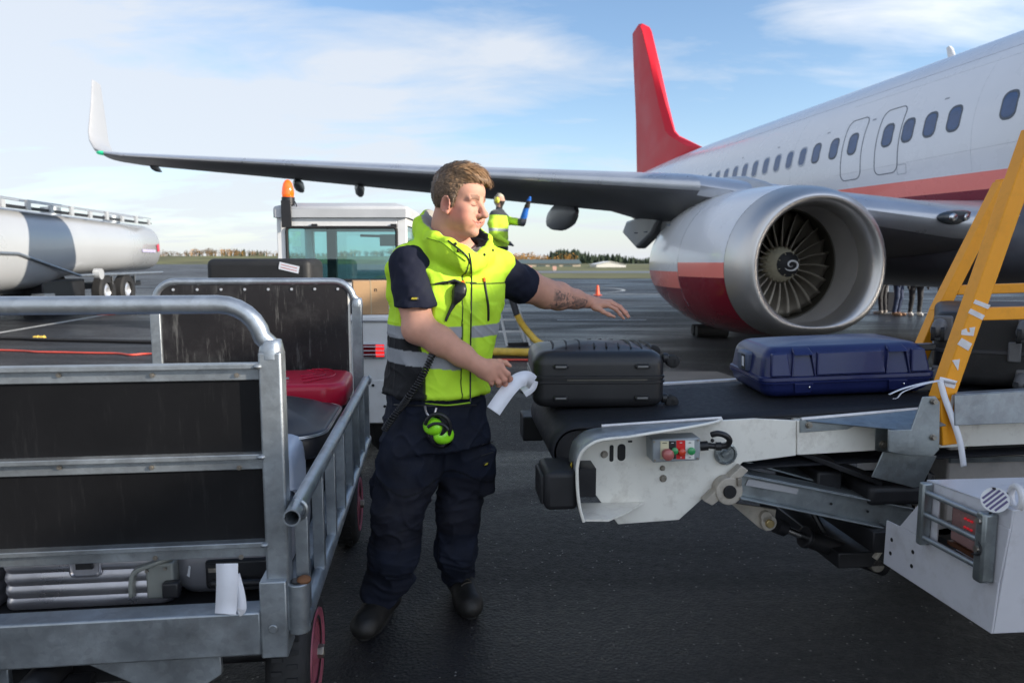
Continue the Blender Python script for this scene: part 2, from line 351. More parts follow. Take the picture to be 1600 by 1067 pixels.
        if disp is not None:
            nrm = np.zeros_like(pos); fn = np.cross(pos[Q[:, 2]]-pos[Q[:, 0]], pos[Q[:, 3]]-pos[Q[:, 1]])
            for a in range(4):
                for k_ in range(3): nrm[:, k_] += np.bincount(Q[:, a], fn[:, k_], len(pos))
            nrm /= np.maximum(np.linalg.norm(nrm, axis=1), 1e-9)[:, None]; pos = pos+nrm*disp(pos, nrm)[:, None]
        return pos, Q
def grid_obj(name, pos, Q, mt, parent=None, off=(0, 0, 0), colfn=None, smooth=180):
    me = bpy.data.meshes.new(name); p = (pos-np.array(off)).astype(np.float32)
    me.vertices.add(len(p)); me.vertices.foreach_set('co', p.ravel()); me.loops.add(Q.size); me.loops.foreach_set('vertex_index', Q.astype(np.int32).ravel())
    me.polygons.add(len(Q)); me.polygons.foreach_set('loop_start', np.arange(0, Q.size, 4, dtype=np.int32)); me.update(calc_edges=True); me.validate()
    o = link_mesh(name, me, mt, parent, smooth)
    if colfn is not None:
        c = colfn(pos); c = np.concatenate([np.clip(c, 0, 1), np.ones((len(c), 1))], 1).astype(np.float32)
        a = me.color_attributes.new('Col', 'FLOAT_COLOR', 'POINT'); a.data.foreach_set('color', c.ravel())
    return o
# ================================================================= THE SETTING
def asphalt():
    m = bpy.data.materials.new('wet_asphalt'); m.use_nodes = True; t = m.node_tree; n = t.nodes; l = t.links; b = n['Principled BSDF']
    tc_ = n.new('ShaderNodeTexCoord'); V = tc_.outputs['Object']
    def no(sc, det=6, ro=.6, v=V, dist=0):
        q = n.new('ShaderNodeTexNoise'); q.inputs['Scale'].default_value = sc; q.inputs['Detail'].default_value = det; q.inputs['Roughness'].default_value = ro; q.inputs['Distortion'].default_value = dist; l.new(v, q.inputs['Vector']); return q.outputs['Fac']
    def mr(x, a, b_, c, d):
        q = n.new('ShaderNodeMapRange'); l.new(x, q.inputs[0])
        for k, v in zip(('From Min', 'From Max', 'To Min', 'To Max'), (a, b_, c, d)): q.inputs[k].default_value = v
        return q.outputs[0]
    def mix(f, a, b_):
        q = n.new('ShaderNodeMixRGB'); l.new(f, q.inputs[0])
        for i, v in ((1, a), (2, b_)):
            if isinstance(v, tuple): q.inputs[i].default_value = (*v, 1)
            else: l.new(v, q.inputs[i])
        return q.outputs[0]
    st = n.new('ShaderNodeMapping'); st.inputs['Scale'].default_value = (.35, 1.4, 1); st.inputs['Rotation'].default_value = (0, 0, .12); l.new(V, st.inputs[0])
    wet = mr(no(.32, 7, .62, st.outputs[0], 1.2), .44, .60, 0, 1)
    big = no(.5, 5); fine = no(85, 4, .75); mid = no(22, 4, .65)
    c = mix(mr(big, .3, .7, 0, 1), (.0180, .0150, .0140), (.0105, .0098, .0105))
    c = mix(mr(mid, .35, .7, 0, .55), c, (.006, .0055, .006))
    c = mix(mr(fine, .50, .66, 0, .85), c, (.048, .043, .040))
    vo = n.new('ShaderNodeTexVoronoi'); vo.inputs['Scale'].default_value = 75; l.new(V, vo.inputs['Vector'])
    se = n.new('ShaderNodeSeparateColor'); l.new(vo.outputs['Color'], se.inputs[0])
    pick = n.new('ShaderNodeMath'); pick.operation = 'GREATER_THAN'; l.new(se.outputs[0], pick.inputs[0]); pick.inputs[1].default_value = .978
    near = n.new('ShaderNodeMath'); near.operation = 'LESS_THAN'; l.new(vo.outputs['Distance'], near.inputs[0]); near.inputs[1].default_value = .33
    st_ = n.new('ShaderNodeMath'); st_.operation = 'MULTIPLY'; l.new(pick.outputs[0], st_.inputs[0]); l.new(near.outputs[0], st_.inputs[1])
    c = mix(st_.outputs[0], c, (.34, .32, .30))
    dk = n.new('ShaderNodeMixRGB'); l.new(mr_(n, l, wet, 0, 1, 0, .45), dk.inputs[0]); l.new(c, dk.inputs[1]); dk.inputs[2].default_value = (.018, .019, .023, 1)
    l.new(dk.outputs[0], b.inputs['Base Color'])
    r = mr(wet, 0, 1, .52, .30); ra = n.new('ShaderNodeMath'); ra.operation = 'ADD'; l.new(r, ra.inputs[0]); l.new(mr(mid, .3, .7, -.06, .1), ra.inputs[1]); l.new(ra.outputs[0], b.inputs['Roughness'])
    v2 = n.new('ShaderNodeTexVoronoi'); v2.inputs['Scale'].default_value = 70; l.new(V, v2.inputs['Vector'])
    h1 = n.new('ShaderNodeMath'); h1.operation = 'ADD'; l.new(v2.outputs['Distance'], h1.inputs[0]); l.new(no(210, 4, .75), h1.inputs[1])
    bu = n.new('ShaderNodeBump'); bu.inputs['Distance'].default_value = .012; l.new(mr(wet, 0, 1, 1.0, .55), bu.inputs['Strength']); l.new(h1.outputs[0], bu.inputs['Height']); l.new(bu.outputs[0], b.inputs['Normal'])
    b.inputs['Specular IOR Level'].default_value = .30
    return m
def mr_(n, l, x, a, b_, c, d):
    q = n.new('ShaderNodeMapRange'); l.new(x, q.inputs[0])
    for k, v in zip(('From Min', 'From Max', 'To Min', 'To Max'), (a, b_, c, d)): q.inputs[k].default_value = v
    return q.outputs[0]
M_ASPH = asphalt()
b = MB(); b.add([(-3000, -60, 0), (3000, -60, 0), (3000, 5000, 0), (-3000, 5000, 0)], [(0, 1, 2, 3)])
tag(b.build('apron_ground', M_ASPH, smooth=0), kind='structure')
m_grass = mat('grass_field', (.13, .13, .048), .9, var=.5, vs=.05, bump=.4, bs=3, dirt=.6, dirtcol=(.16, .12, .055), dirts=.02)
b = MB(); gl_ = [atZ(790, 436, 0), atZ(1100, 437.5, 0)]
b.add([(-2500, 330, .012), (-40, 330, .012), (-12, 62, .012), (60, 56, .012), (400, 56, .012), (2500, 330, .012), (2500, 4500, .012), (-2500, 4500, .012)], [(0, 1, 2, 3, 4, 5, 6, 7)])
b.add([(-2500, 331, .02), (-30, 331, .02), (40, 331, .02), (-2500, 428, 4.6), (-20, 428, 4.4), (60, 428, .03), (-2500, 900, 5), (-20, 900, 5), (60, 900, .04)], [(0, 1, 4, 3), (1, 2, 5, 4), (3, 4, 7, 6), (4, 5, 8, 7)])
tag(b.build('grass', m_grass, smooth=0), kind='structure')
m_pave = mat('far_taxiway', (.13, .13, .14), .5, var=.2, vs=.1)
b = MB(); b.add([(-8, 88, .018), (400, 82, .018), (400, 97, .018), (-14, 105, .018)], [(0, 1, 2, 3)]); b.add([(-500, 352, .018), (500, 352, .018), (500, 372, .018), (-500, 372, .018)], [(0, 1, 2, 3)])
tag(b.build('taxiway', m_pave, smooth=0), kind='structure')
m_line = mat('worn_white_line_paint', (.50, .50, .48), .5, var=.25, vs=3, dirt=.8, dirtcol=(.05, .05, .055), dirts=6)
b = MB()
def gline(mb, pts, wd, z=.004):
    P = [atZ(x, y, 0) for x, y in pts]
    for i in range(len(P)-1):
        a, c = P[i], P[i+1]; d = c-a; d /= np.linalg.norm(d); q = np.array([-d[1], d[0], 0])*wd/2
        mb.add([a+q+(0, 0, z), c+q+(0, 0, z), c-q+(0, 0, z), a-q+(0, 0, z)], [(0, 1, 2, 3)])
gline(b, [(-200, 552), (0, 520), (165, 492)], .16)
tag(b.build('painted_line', m_line, smooth=0), kind='structure')
b = MB(); gline(b, [(860, 459.5), (1400, 461)], .30); tag(b.build('painted_line', m_line, smooth=0), kind='structure')
b = MB(); gline(b, [(870, 500), (1010, 500)], .14); tag(b.build('painted_line', m_line, smooth=0), kind='structure')
b = MB(); gline(b, [(1180, 490), (1500, 489)], .2); tag(b.build('painted_line', m_line, smooth=0), kind='structure')
b = MB(); gline(b, catmull([(820, 449), (880, 448.5), (950, 450), (975, 454), (940, 457), (880, 456)], 6), .18); tag(b.build('painted_line', m_line, smooth=0), kind='structure')
m_pl2 = mat('flat_tan', (.20, .175, .145), .6, var=.2, vs=2, bump=.3, bs=40)
b = MB(); gline(b, [(1010, 577), (1075, 589), (1160, 601)], .22); gline(b, [(480, 700), (1010, 577.5)], .1, .0035)
b = MB(); b.add([atZ(1030, 580, .004), atZ(1120, 580, .004), atZ(1190, 604, .004), atZ(1040, 606, .004)], [(0, 1, 2, 3)])
tag(b.build('tan_ground_patch', m_pl2, smooth=0), kind='structure')  # flat tan patch lying on the apron
# far wood: many small conifers and autumn broadleaves that read as one mass
def wood(name, x0, x1, Y, h0, h1, col, n, label, spread=60, kindc='con'):
    b = MB(); r = random.Random(n)
    for i in range(n):
        x = r.uniform(x0, x1); y = Y+r.uniform(0, spread); gz = max(0, min(1, (20-x)/50))*4.4*min(1, (y-331)/97); h = r.uniform(h0, h1)*(.8+.3*math.sin(x*.06)+.12*math.sin(x*.23)); wd = h*r.uniform(.16, .3)
        if kindc == 'con':
            for k in range(5):
                z0 = gz+h*(.08+k*.17); z1 = min(gz+h, z0+h*.36); q = wd*(1-k*.17); s = 6; a0 = r.random()*6
                vs = [(x+q*r.uniform(.7, 1.2)*math.cos(a0+6.283*j/s), y+q*math.sin(a0+6.283*j/s), z0+r.uniform(-.3, .3)) for j in range(s)]+[(x+r.uniform(-.1, .1), y, z1)]
                b.add(vs, [(j, (j+1) % s, s) for j in range(s)])
            b.cyl((x, y, gz-.3), (x, y, gz+h*.5), .12, 4)
        else:
            for k in range(26):
                a = r.random()*6.28; e = r.uniform(-1, 1); q = wd*1.7*math.sqrt(r.random()); cx_ = x+q*math.cos(a); cz = gz+h*.62+e*h*.36*math.sqrt(max(0, 1-(q/wd/1.75)**2)); s_ = h*r.uniform(.05, .11)
                vs = [(cx_+r.uniform(-s_, s_), y+q*math.sin(a)+r.uniform(-s_, s_), cz+r.uniform(-s_, s_)) for _ in range(4)]; b.add(vs, [(0, 1, 2), (0, 2, 3), (0, 3, 1), (1, 3, 2)])
            b.cyl((x, y, gz-.3), (x, y, gz+h*.5), .14, 4)
    o = b.build(name, col, smooth=0, recalc=False); return tag(o, label, None, None, 'stuff')
m_con = mat('conifer_needles', (.030, .045, .024), .9, var=.45, vs=.25)
m_aut = mat('autumn_leaves', (.34, .17, .035), .9, var=.45, vs=.2)
m_brn = mat('bare_brown_woods', (.12, .085, .05), .9, var=.4, vs=.2)
wood('pine_forest', 22, 150, 400, 5.0, 8.0, m_con, 900, 'dark green pine forest on the horizon')
wood('bare_woods', -420, 40, 430, 2.6, 4.6, m_brn, 700, 'brown leafless wood along the horizon', kindc='br')
wood('autumn_woods', -260, 36, 425, 3, 5.2, m_aut, 110, 'orange autumn trees on the horizon', kindc='br')
wood('autumn_clump', -6, 34, 392, 3.2, 6.0, m_aut, 46, 'orange autumn trees at the left end of the pine forest', 20, 'br')
wood('dark_woods', -420, 60, 455, 3, 5, m_con, 260, 'low dark conifers behind the autumn trees')
# far buildings
def hall(name, px0, px1, Y, yeave, ytop, wallc, roofc, label, gable=False):
    A = atZ(px0, 416, 0); x0 = (px0-800)/FPX*Y*.994; x1 = (px1-800)/FPX*Y*.994; ze = 1.45+(408-yeave)*Y/1113; zt = 1.45+(408-ytop)*Y/1113; dp = 14
    r = empty(name, ((x0+x1)/2, Y, 0), label=label, cat='building'); off = ((x0+x1)/2, Y, 0)
    b = MB(); b.bb((x0, Y, 0), (x1, Y+dp, ze))
    if gable: b.prism([(x0, Y, ze), (x1, Y, ze), ((x0+x1)/2, Y, zt-.1)], (0, dp, 0))
    b.build('wall', wallc, r, off)
    b = MB()
    if gable: b.prism([(x0-.3, Y-.2, ze), ((x0+x1)/2, Y-.2, zt), (x1+.3, Y-.2, ze), ((x0+x1)/2, Y-.2, zt-.12)], (0, dp+.4, 0))
    else: b.prism([(x0-.3, Y-.4, ze), (x0-.3, Y+dp/2, zt), (x0-.3, Y+dp+.3, ze)], (x1-x0+.6, 0, 0))
    b.build('roof', roofc, r, off)
    return r, off, x0, x1, ze
m_cream = mat('cream_render_wall', (.52, .44, .34), .8); m_roofg = mat('green_grey_roof', (.10, .13, .12), .6); m_whitew = mat('white_metal_wall', (.75, .72, .66), .5)
r_, of_, x0_, x1_, ze_ = hall('hangar', 812, 907, 190, 412, 405.5, m_cream, m_roofg, 'long low cream hangar with a green grey roof in front of the forest')
for i in range(3):
    q = MB(); xx = x0_+(x1_-x0_)*(.28+.22*i); q.bb((xx, 189.93, 0), (xx+2.4, 189.995, ze_*.62)); q.build('hangar_door', m_roofg, r_, of_)
hall('white_shed', 932, 978, 168, 413.5, 408.3, m_whitew, m_whitew, 'small white gabled shed beside the pine forest', True)
def post_box(px, py0, py1, wpx, label, colr):
    p = atZ(px, py1, 0); Y = p[1]; hw = wpx/2/FPX*Y; h = (py1-py0)/1113*Y; r = empty('marker_board', p, label=label, cat='marker', group='airfield marker boards on the grass')
    b = MB(); b.bb((-hw, -.06, h*.25), (hw, .06, h)); b.build('board', colr, r)
    b = MB(); b.bb((-hw*.5, -.05, 0), (-hw*.3, .05, h*.25)); b.bb((hw*.3, -.05, 0), (hw*.5, .05, h*.25)); b.build('leg', m_whitew, r)
m_pinkish = mat('faded_orange_board', (.62, .36, .28), .6)
post_box(828, 415, 424, 6, 'pale marker board nearest the outstretched arm', m_pinkish); post_box(866.5, 416, 424, 6, 'pale orange marker board on the grass in front of the hangar', m_pinkish)
# lattice mast
# ================================================================= THE AIRLINER
AC = Frame((8.73, 11.83, 0), math.radians(90+9.72)); AE = AC.eul
plane = empty('airliner', AC.o, AE, 'white jet airliner with a red tail fin and red belly, parked on the wet apron', 'airplane')
RZ, RT, RB = 3.31, 1.88, 2.13
def ramp_mat(name, stops, rough=.3, coat=.3, axis=2, lo=0., hi=6., slope=0.):
    m = mat(name, (.5, .5, .5), rough, coat=coat, var=.03, vs=.8, rv=.2)
    t = m.node_tree; n = t.nodes; l = t.links; tcn = [x for x in n if x.type == 'TEX_COORD'][0]
    vmn = [x for x in n if x.type == 'VECT_MATH'][0]; se = n.new('ShaderNodeSeparateXYZ'); l.new(tcn.outputs['Object'], se.inputs[0])
    ad = n.new('ShaderNodeMath'); ad.operation = 'MULTIPLY_ADD'; l.new(se.outputs[0], ad.inputs[0]); ad.inputs[1].default_value = slope; l.new(se.outputs[axis], ad.inputs[2])
    r = n.new('ShaderNodeMapRange'); r.inputs['From Min'].default_value = lo; r.inputs['From Max'].default_value = hi; l.new(ad.outputs[0], r.inputs[0])
    cr = n.new('ShaderNodeValToRGB'); cr.color_ramp.interpolation = 'CONSTANT'; l.new(r.outputs[0], cr.inputs[0]); el = cr.color_ramp.elements
    while len(el) > 1: el.remove(el[-1])
    el[0].position = 0; el[0].color = (*stops[0][1], 1)
    for z, c in stops[1:]: e = el.new((z-lo)/(hi-lo)); e.color = (*c, 1)
    l.new(cr.outputs[0], vmn.inputs[0]); return m
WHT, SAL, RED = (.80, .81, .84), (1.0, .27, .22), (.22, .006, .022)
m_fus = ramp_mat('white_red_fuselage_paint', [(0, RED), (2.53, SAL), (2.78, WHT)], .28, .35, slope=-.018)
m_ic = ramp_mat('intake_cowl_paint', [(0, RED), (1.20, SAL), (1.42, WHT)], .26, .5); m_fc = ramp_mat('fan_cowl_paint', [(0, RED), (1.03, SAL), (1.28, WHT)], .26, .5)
m_silver = mat('brushed_intake_metal', (.62, .60, .58), .34, .85, var=.04, vs=2, rv=.08)
m_grey = mat('grey_wing_underside', (.15, .155, .17), .45, var=.15, vs=1.5); m_slat = mat('bare_metal_slat', (.62, .64, .68), .30, .6, var=.08, vs=2)
m_redfin = mat('red_fin_paint', (.64, .020, .035), .5, spec=.3, coat=0, var=.06, vs=.6); m_blk = mat('matt_black', (.012, .012, .013), .6, var=.2); m_rub = mat('black_rubber', (.018, .018, .019), .75, var=.3, vs=20, bump=.2, bs=60)
def halfw(z, s=1.): q = (z-RZ)/(RT if z > RZ else RB); return 1.88*math.sqrt(max(0, 1-q*q))
b = MB(); rings = []
def station(a):
    """centre z, half width, top radius, bottom radius"""
    if a < -12.5:
        t = min(1, (-12.5-a)/5.0); k = math.sqrt(max(0, 1-t**2.1)); return RZ-.55*t*t, 1.88*k, RT*k, RB*k
    if a > 9.5:
        t = min(1, (a-9.5)/13.2); k = 1-t**1.5*.9; top = 5.19-.35*t*t; bot = 1.18+(4.0-1.18)*t**1.25; c = RZ+(top-.35-RZ)*t; return c, 1.88*k, top-c, c-bot
    return RZ, 1.88, RT, RB
NA = 96
for a in [-17.5, -17.4, -17.1, -16.5, -15.5, -14.5, -13.5, -12.5, -9.5, -6, -3, 0, 3, 6, 9.5, 11, 12.5, 14, 15.5, 17, 18.5, 20, 21.5, 22.7]:
    c, hw, rt, rb_ = station(a); rings.append([(a, hw*math.cos(6.28319*k/NA), c+(rt if math.sin(6.28319*k/NA) > 0 else rb_)*math.sin(6.28319*k/NA)) for k in range(NA)])
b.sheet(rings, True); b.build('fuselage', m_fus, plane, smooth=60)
def fus(a, z, lift=0.): 
    q = (z-RZ)/(RT if z > RZ else RB); v = 1.88*math.sqrt(1-q*q); nrm = np.array([0, v/1.88**2, (z-RZ)/(RT**2 if z > RZ else RB**2)]); nrm /= np.linalg.norm(nrm); return np.array([a, v, z])+nrm*lift
m_wgl = mat('cabin_window_glass', (.05, .10, .22), .15, var=.15, coat=.3); m_seal = mat('window_seal_grey', (.10, .12, .15), .5); m_wfr = mat('window_frame_metal', (.42, .45, .50), .35, .3)
WP = [-1.016-.508*k for k in range(6)][::-1]+[0, .508, 1.016, 1.524, 2.50, 3.09, 3.69]+[4.19+.508*k for k in range(22)]
for a in WP:
    c = .0
    if a > 9: 
        cc_, hw_, rt_, rbb = station(a); k_ = hw_/1.88
    else: k_ = 1
    ol = rrect(.235, .345, .095, 6)
    def pt(x, z, lift): p = fus(a, 3.66+z, lift); p[0] = a+x; p[1] *= k_; return p
    f = MB(); g = [[pt(x*s, z*s, lf) for x, z in ol] for s, lf in ((1.22, -.004), (1.20, .006), (1.02, .006), (.98, -.004))]; f.sheet(g, True)
    fo = f.build('window', m_seal if a < 4 else m_wfr, plane, smooth=40)
    f = MB(); f.sheet([[pt(x*s, z, .004) for s in (-1, 1)] for x, z in [(abs(q[0]), q[1]) for q in ol[21:]]+[(abs(q[0]), q[1]) for q in ol[:7]]]); f.build('pane', m_wgl, fo, smooth=0)
for a, wd in ((2.50, .60), (1.524-.02, .60)):
    ol = [(x, z) for x, z in rrect(wd, 1.14, .14, 6)]; f = MB(); P = []
    for i in range(len(ol)):
        x0, z0 = ol[i]; x1, z1 = ol[(i+1) % len(ol)]; nn = 8 if abs(z1-z0) > .3 else 1
        for k in range(nn): t = k/nn; P.append(fus(a+x0+(x1-x0)*t, 3.56+z0+(z1-z0)*t, .001))
    f.tube(P+[P[0]], .008, 6, False); f.build('exit_door', m_seal, plane)
# skin joints
f = MB()
for a in (-3.5, -.4, 4.6, 8.2):
    f.tube([fus(a, z, .0) for z in np.linspace(2.8, 5.1, 16)], .0022, 4, False)
for z in (4.45, 3.12):
    f.tube([fus(a, z, .0) for a in (-8, -4, 0, 3)], .0022, 4, False)
f.build('skin_joint', mat('joint_line_grey', (.48, .50, .54), .5), plane)
m_mark = mat('small_grey_marking', (.30, .32, .36), .5)
for a, z, w_, h_ in ((-2.1, 3.35, .30, .22), (1.1, 3.02, .22, .16), (6.0, 3.02, .25, .15), (-4.4, 3.0, .35, .2)):
    ol = rrect(w_, h_, .03, 3); f = MB(); P = [fus(a+x, z+y, .001) for x, y in ol]; f.tube(P+[P[0]], .004, 4, False); f.build('access_panel', m_mark, plane)
for a in (-1.55, .25, 2.0, 3.4, 5.3, 7.0):
    f = MB(); f.prism([fus(a, 4.02, .0015), fus(a+.10, 4.02, .0015), fus(a+.10, 4.045, .0015), fus(a, 4.045, .0015)], (0, .001, 0)); f.build('stencil_mark', m_mark, plane, smooth=0)
f = MB()
for z in (4.62,):
    f.tube([fus(a, z, .0) for a in (-9, 0, 9)], .003, 4, False)
f.build('skin_joint', m_mark, plane)
# blade aerial on the crown
p = AC.loc(onplane(1490, 88, AC.o, AC.v)); b = MB(); pa = onplane(1484, 88, AC.o, AC.v); A0 = AC.loc(pa)
def fp(px, py): q = AC.loc(onplane(px, py, AC.o, AC.v)); return (q[0], q[2])
def blade(mb, pts, th):
    """outline in the fuselage's centre plane given thickness, thinner at the rim"""
    c = np.mean(np.array(pts), 0); rim = [(p_[0], 0, p_[1]) for p_ in pts]; n = len(pts)
    inn = [(c[0]+(p_[0]-c[0])*.80, c[1]+(p_[1]-c[1])*.93) for p_ in pts]
    mb.add(rim+[(x, th/2, z) for x, z in inn]+[(x, -th/2, z) for x, z in inn], [(i, (i+1) % n, n+(i+1) % n, n+i) for i in range(n)]+[(i, 2*n+i, 2*n+(i+1) % n, (i+1) % n) for i in range(n)]+[tuple(range(n, 2*n))[::-1], tuple(range(2*n, 3*n))])
a_ = fp(1484, 88)[0]; b = MB(); blade(b, [(a_-.22, 5.15), (a_-.02, 5.15), (a_+.10, 5.50), (a_+.02, 5.52), (a_-.06, 5.45)], .05); b.build('aerial', mat('aerial_white', (.7, .7, .7), .4), plane)
# fin
finp = [fp(*q) for q in [(1100, 231), (1062, 214), (1054, 206), (1040, 160), (1024, 100), (1008, 44), (1004, 37), (998, 38), (989, 52), (991, 100), (996, 190), (998, 279)]]
finp += [(finp[-1][0], 4.6), (finp[0][0], 5.05)]
b = MB(); blade(b, finp, .42); b.build('tail_fin', m_redfin, plane, bevel=.02, smooth=50)
# wing
def airfoil(c, th, n=14):
    up = []; lo = []
    for k in range(n+1):
        x = (k/n)**1.8; t = 5*th*(.2969*math.sqrt(x)-.126*x-.3516*x*x+.2843*x**3-.1015*x**4); up.append((x*c, t*c*1.05+.0*c)); lo.append((x*c, -t*c*.95))
    return up, lo
secs = [(1.2, -2.5, 9.4, .105, 1.88, 0.), (1.9, -1.75, 8.5, .11, 1.92, 0), (2.6, -1.2, 7.6, .115, 1.98, 0), (4.2, -.35, 6.1, .12, 2.28, 0), (5.8, .5, 4.7, .12, 2.61, 0), (9.5, 3.04, 3.6, .11, 3.04, 0), (13.5, 5.79, 2.5, .10, 3.51, 0), (16.6, 7.92, 1.75, .10, 3.87, 0), (17.15, 8.35, 1.62, .09, 3.97, .15)]
wl = [(17.42, 8.60, 1.50, .09, 4.10, .55), (17.58, 8.80, 1.38, .09, 4.32, 1.1), (17.66, 8.98, 1.26, .085, 4.55, 1.42), (17.74, 9.45, .88, .08, 5.25, 1.48), (17.82, 9.85, .55, .08, 5.95, 1.5)]
def wing_part(S_, up0, up1, name, mt, parent):
    """up0..up1 choose the part of the section loop"""
    rows = []
    for o, a, c, th, z, dih in S_:
        u, lo = airfoil(c, th); loop = u[::-1]+lo[1:]; seg = loop[up0:up1]; rows.append([(a+x, o-math.sin(dih)*t, z+math.cos(dih)*t-.012*x) for x, t in seg])
    bb_ = MB(); bb_.sheet(rows); return bb_.build(name, mt, parent, smooth=50)
wing = wing_part(secs, 0, 29, 'wing', m_grey, plane)
sl_secs = [(o, a-.012, c, th*1.03, z+.004, d) for o, a, c, th, z, d in secs[4:]]
wing_part(sl_secs, 4, 16, 'slat', m_slat, wing); wing_part([(o, a-.012, c, th*1.03, z+.004, d) for o, a, c, th, z, d in secs[:5]], 4, 17, 'slat', m_slat, wing)
m_wlt = mat('winglet_white', (.36, .365, .375), .35, coat=.2, var=.04)
wing_part([secs[-1]]+wl, 0, 29, 'winglet', m_wlt, plane)
b = MB(); b.ell((8.42, 17.2, 3.97), (.16, .10, .05), 12, 8); b.build('navigation_light', mat('green_lamp_glass', (.02, .35, .18), .2, emit=.5), plane)
m_fair = mat('grey_flap_fairing', (.30, .32, .35), .4, var=.1, vs=2)
for o, a0, L, z, r in ((6.95, 3.7, 2.6, 2.40, .23), (11.2, 5.6, 1.6, 3.02, .10), (12.6, 6.5, 1.6, 3.18, .10), (16.2, 8.6, .9, 3.72, .06)):
    b = MB(); pr = [(0, .01), (.1*L, r*.55), (.25*L, r*.9), (.45*L, r), (.7*L, r*.75), (.9*L, r*.35), (L, .01)]
    b.lathe(pr, (a0, o, z), (1, 0, -.04), 16, f=lambda t, rr, q: (t, rr*(1.5 if math.sin(q) > 0 else 1.15)*abs(math.sin(q))+rr*(1-abs(math.sin(q))))); b.build('flap_fairing', m_fair, wing, smooth=60)
b = MB(); b.prism([(3.4, 5.02, 2.45), (5.6, 5.02, 2.35), (5.9, 5.02, 2.1), (4.9, 5.02, 1.72), (4.0, 5.02, 2.0)], (0, .26, 0)); b.build('flap_fairing', m_fair, wing, bevel=.06, seg=3)
# root fairing, landing light, belly
b = MB(); rows = []
for a, hw, zt, zb in ((-3.2, .3, 1.75, 1.3), (-2.7, 1.55, 2.0, 1.12), (-2.2, 2.0, 2.35, 1.02), (-1.4, 2.25, 2.48, .98), (0, 2.3, 2.4, .96), (4, 2.3, 2.3, .96), (7.5, 2.1, 2.2, 1.0), (9.5, 1.5, 2.0, 1.15), (10.5, .5, 1.8, 1.5)):
    cz = (zt+zb)/2; rows.append([(a, hw*np.sign(math.cos(q))*abs(math.cos(q))**.7, cz+(zt-zb)/2*np.sign(math.sin(q))*abs(math.sin(q))**.8) for q in (6.28319*k/40 for k in range(40))])
b.sheet(rows, True); b.build('belly_fairing', mat('grey_belly', (.10, .105, .125), .4, coat=.2), plane, smooth=60)
q0 = onplane(1452, 331, AC.o+AC.v*2.45, AC.v)
b = MB(); b.ell((-1.10, 2.62, 2.06), (.12, .34, .11), 20, 12); b.build('landing_light', mat('landing_light_glass', (.05, .06, .07), .08, coat=.6, var=.1), wing, smooth=60)
for y_ in (2.78, 2.58): b = MB(); b.ell((-1.19, y_, 2.06), (.04, .07, .055)); b.build('lamp_reflector', mat('lamp_chrome', (.7, .72, .74), .15, .9), wing)
# engine
EO = np.array([-1.45, 4.96, 1.40])
def sq(t, r, q):
    c, s_ = math.cos(q), math.sin(q); k = 1+.11*abs(c)**1.5*min(1, .35+t/2)
    if s_ < 0: k *= 1-.075*s_*s_; k += .05*(abs(c*s_)*2)**2*min(1, max(0, 1-t/3))
    return t, r*k
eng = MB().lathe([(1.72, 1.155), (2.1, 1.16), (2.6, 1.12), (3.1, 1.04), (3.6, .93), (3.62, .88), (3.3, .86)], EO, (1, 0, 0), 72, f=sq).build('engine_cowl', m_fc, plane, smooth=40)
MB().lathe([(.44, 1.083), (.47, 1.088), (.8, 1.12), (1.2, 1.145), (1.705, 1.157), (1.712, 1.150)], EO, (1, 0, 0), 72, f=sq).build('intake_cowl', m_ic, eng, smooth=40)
MB().lathe([(1.700, 1.152), (1.73, 1.150)], EO, (1, 0, 0), 72, f=sq).build('cowl_joint', m_seal, eng)
MB().lathe([(.435, 1.081), (.3, 1.062), (.18, 1.035), (.09, 1.0), (.035, .962), (.006, .925), (0, .90), (.01, .875), (.04, .85), (.1, .825), (.2, .807), (.34, .797)], EO, (1, 0, 0), 96, f=lambda t, r, q: (sq(t, r, q)[0], r+(sq(t, r, q)[1]-r)*max(0, min(1, (r-.79)/.12)))).build('intake_lip', m_silver, eng, smooth=80)
m_duct = mat('acoustic_duct_liner', (.42, .40, .38), .42, .25, var=.06, vs=3, bump=.12, bs=160); m_dk = mat('dark_fan_ring', (.05, .045, .035), .5, .3)
MB().lathe([(.34, .796), (.36, .800), (.85, .80)], EO, (1, 0, 0), 72).build('intake_duct', m_duct, eng, smooth=60)
MB().lathe([(.85, .801), (.86, .785), (.93, .785), (.94, .80), (1.5, .80)], EO, (1, 0, 0), 72).build('fan_ring', m_dk, eng, smooth=40)
MB().lathe([(1.45, .0), (1.45, .8)], EO, (1, 0, 0), 48).build('stator_plate', m_blk, eng)
m_fan = mat('titanium_fan_blade', (.38, .34, .28), .38, .75, var=.12, vs=8); m_spin = mat('cream_spinner', (.55, .50, .36), .4, var=.1, vs=10)
for k in range(24):
    q0 = 2*math.pi*k/24; rows = []
    for j in range(9):
        t = j/8; r = .235+t*.545; tw = math.radians(25+38*t); ch = .24+.12*t; sweep = -.16*math.sin(t*2.6)*.55; row = []
        for i in range(7):
            s_ = i/6-.5; ax_ = 1.06+s_*ch*math.cos(tw)+.02*(1-4*s_*s_); tg = s_*ch*math.sin(tw)+sweep*.35-.03*(1-4*s_*s_); a_n = q0+tg/r
            row.append((EO[0]+ax_, EO[1]+r*math.cos(a_n), EO[2]+r*math.sin(a_n)))
        rows.append(row)
    b = MB(); b.sheet(rows); b.build('fan_blade', m_fan, eng, smooth=180, recalc=False, solid=.008)
MB().lathe([(1.1, .255), (.98, .25), (.92, .235), (.86, .215), (.80, .19), (.77, .165), (.772, .178)], EO, (1, 0, 0), 48).build('spinner', m_spin, eng, smooth=60)
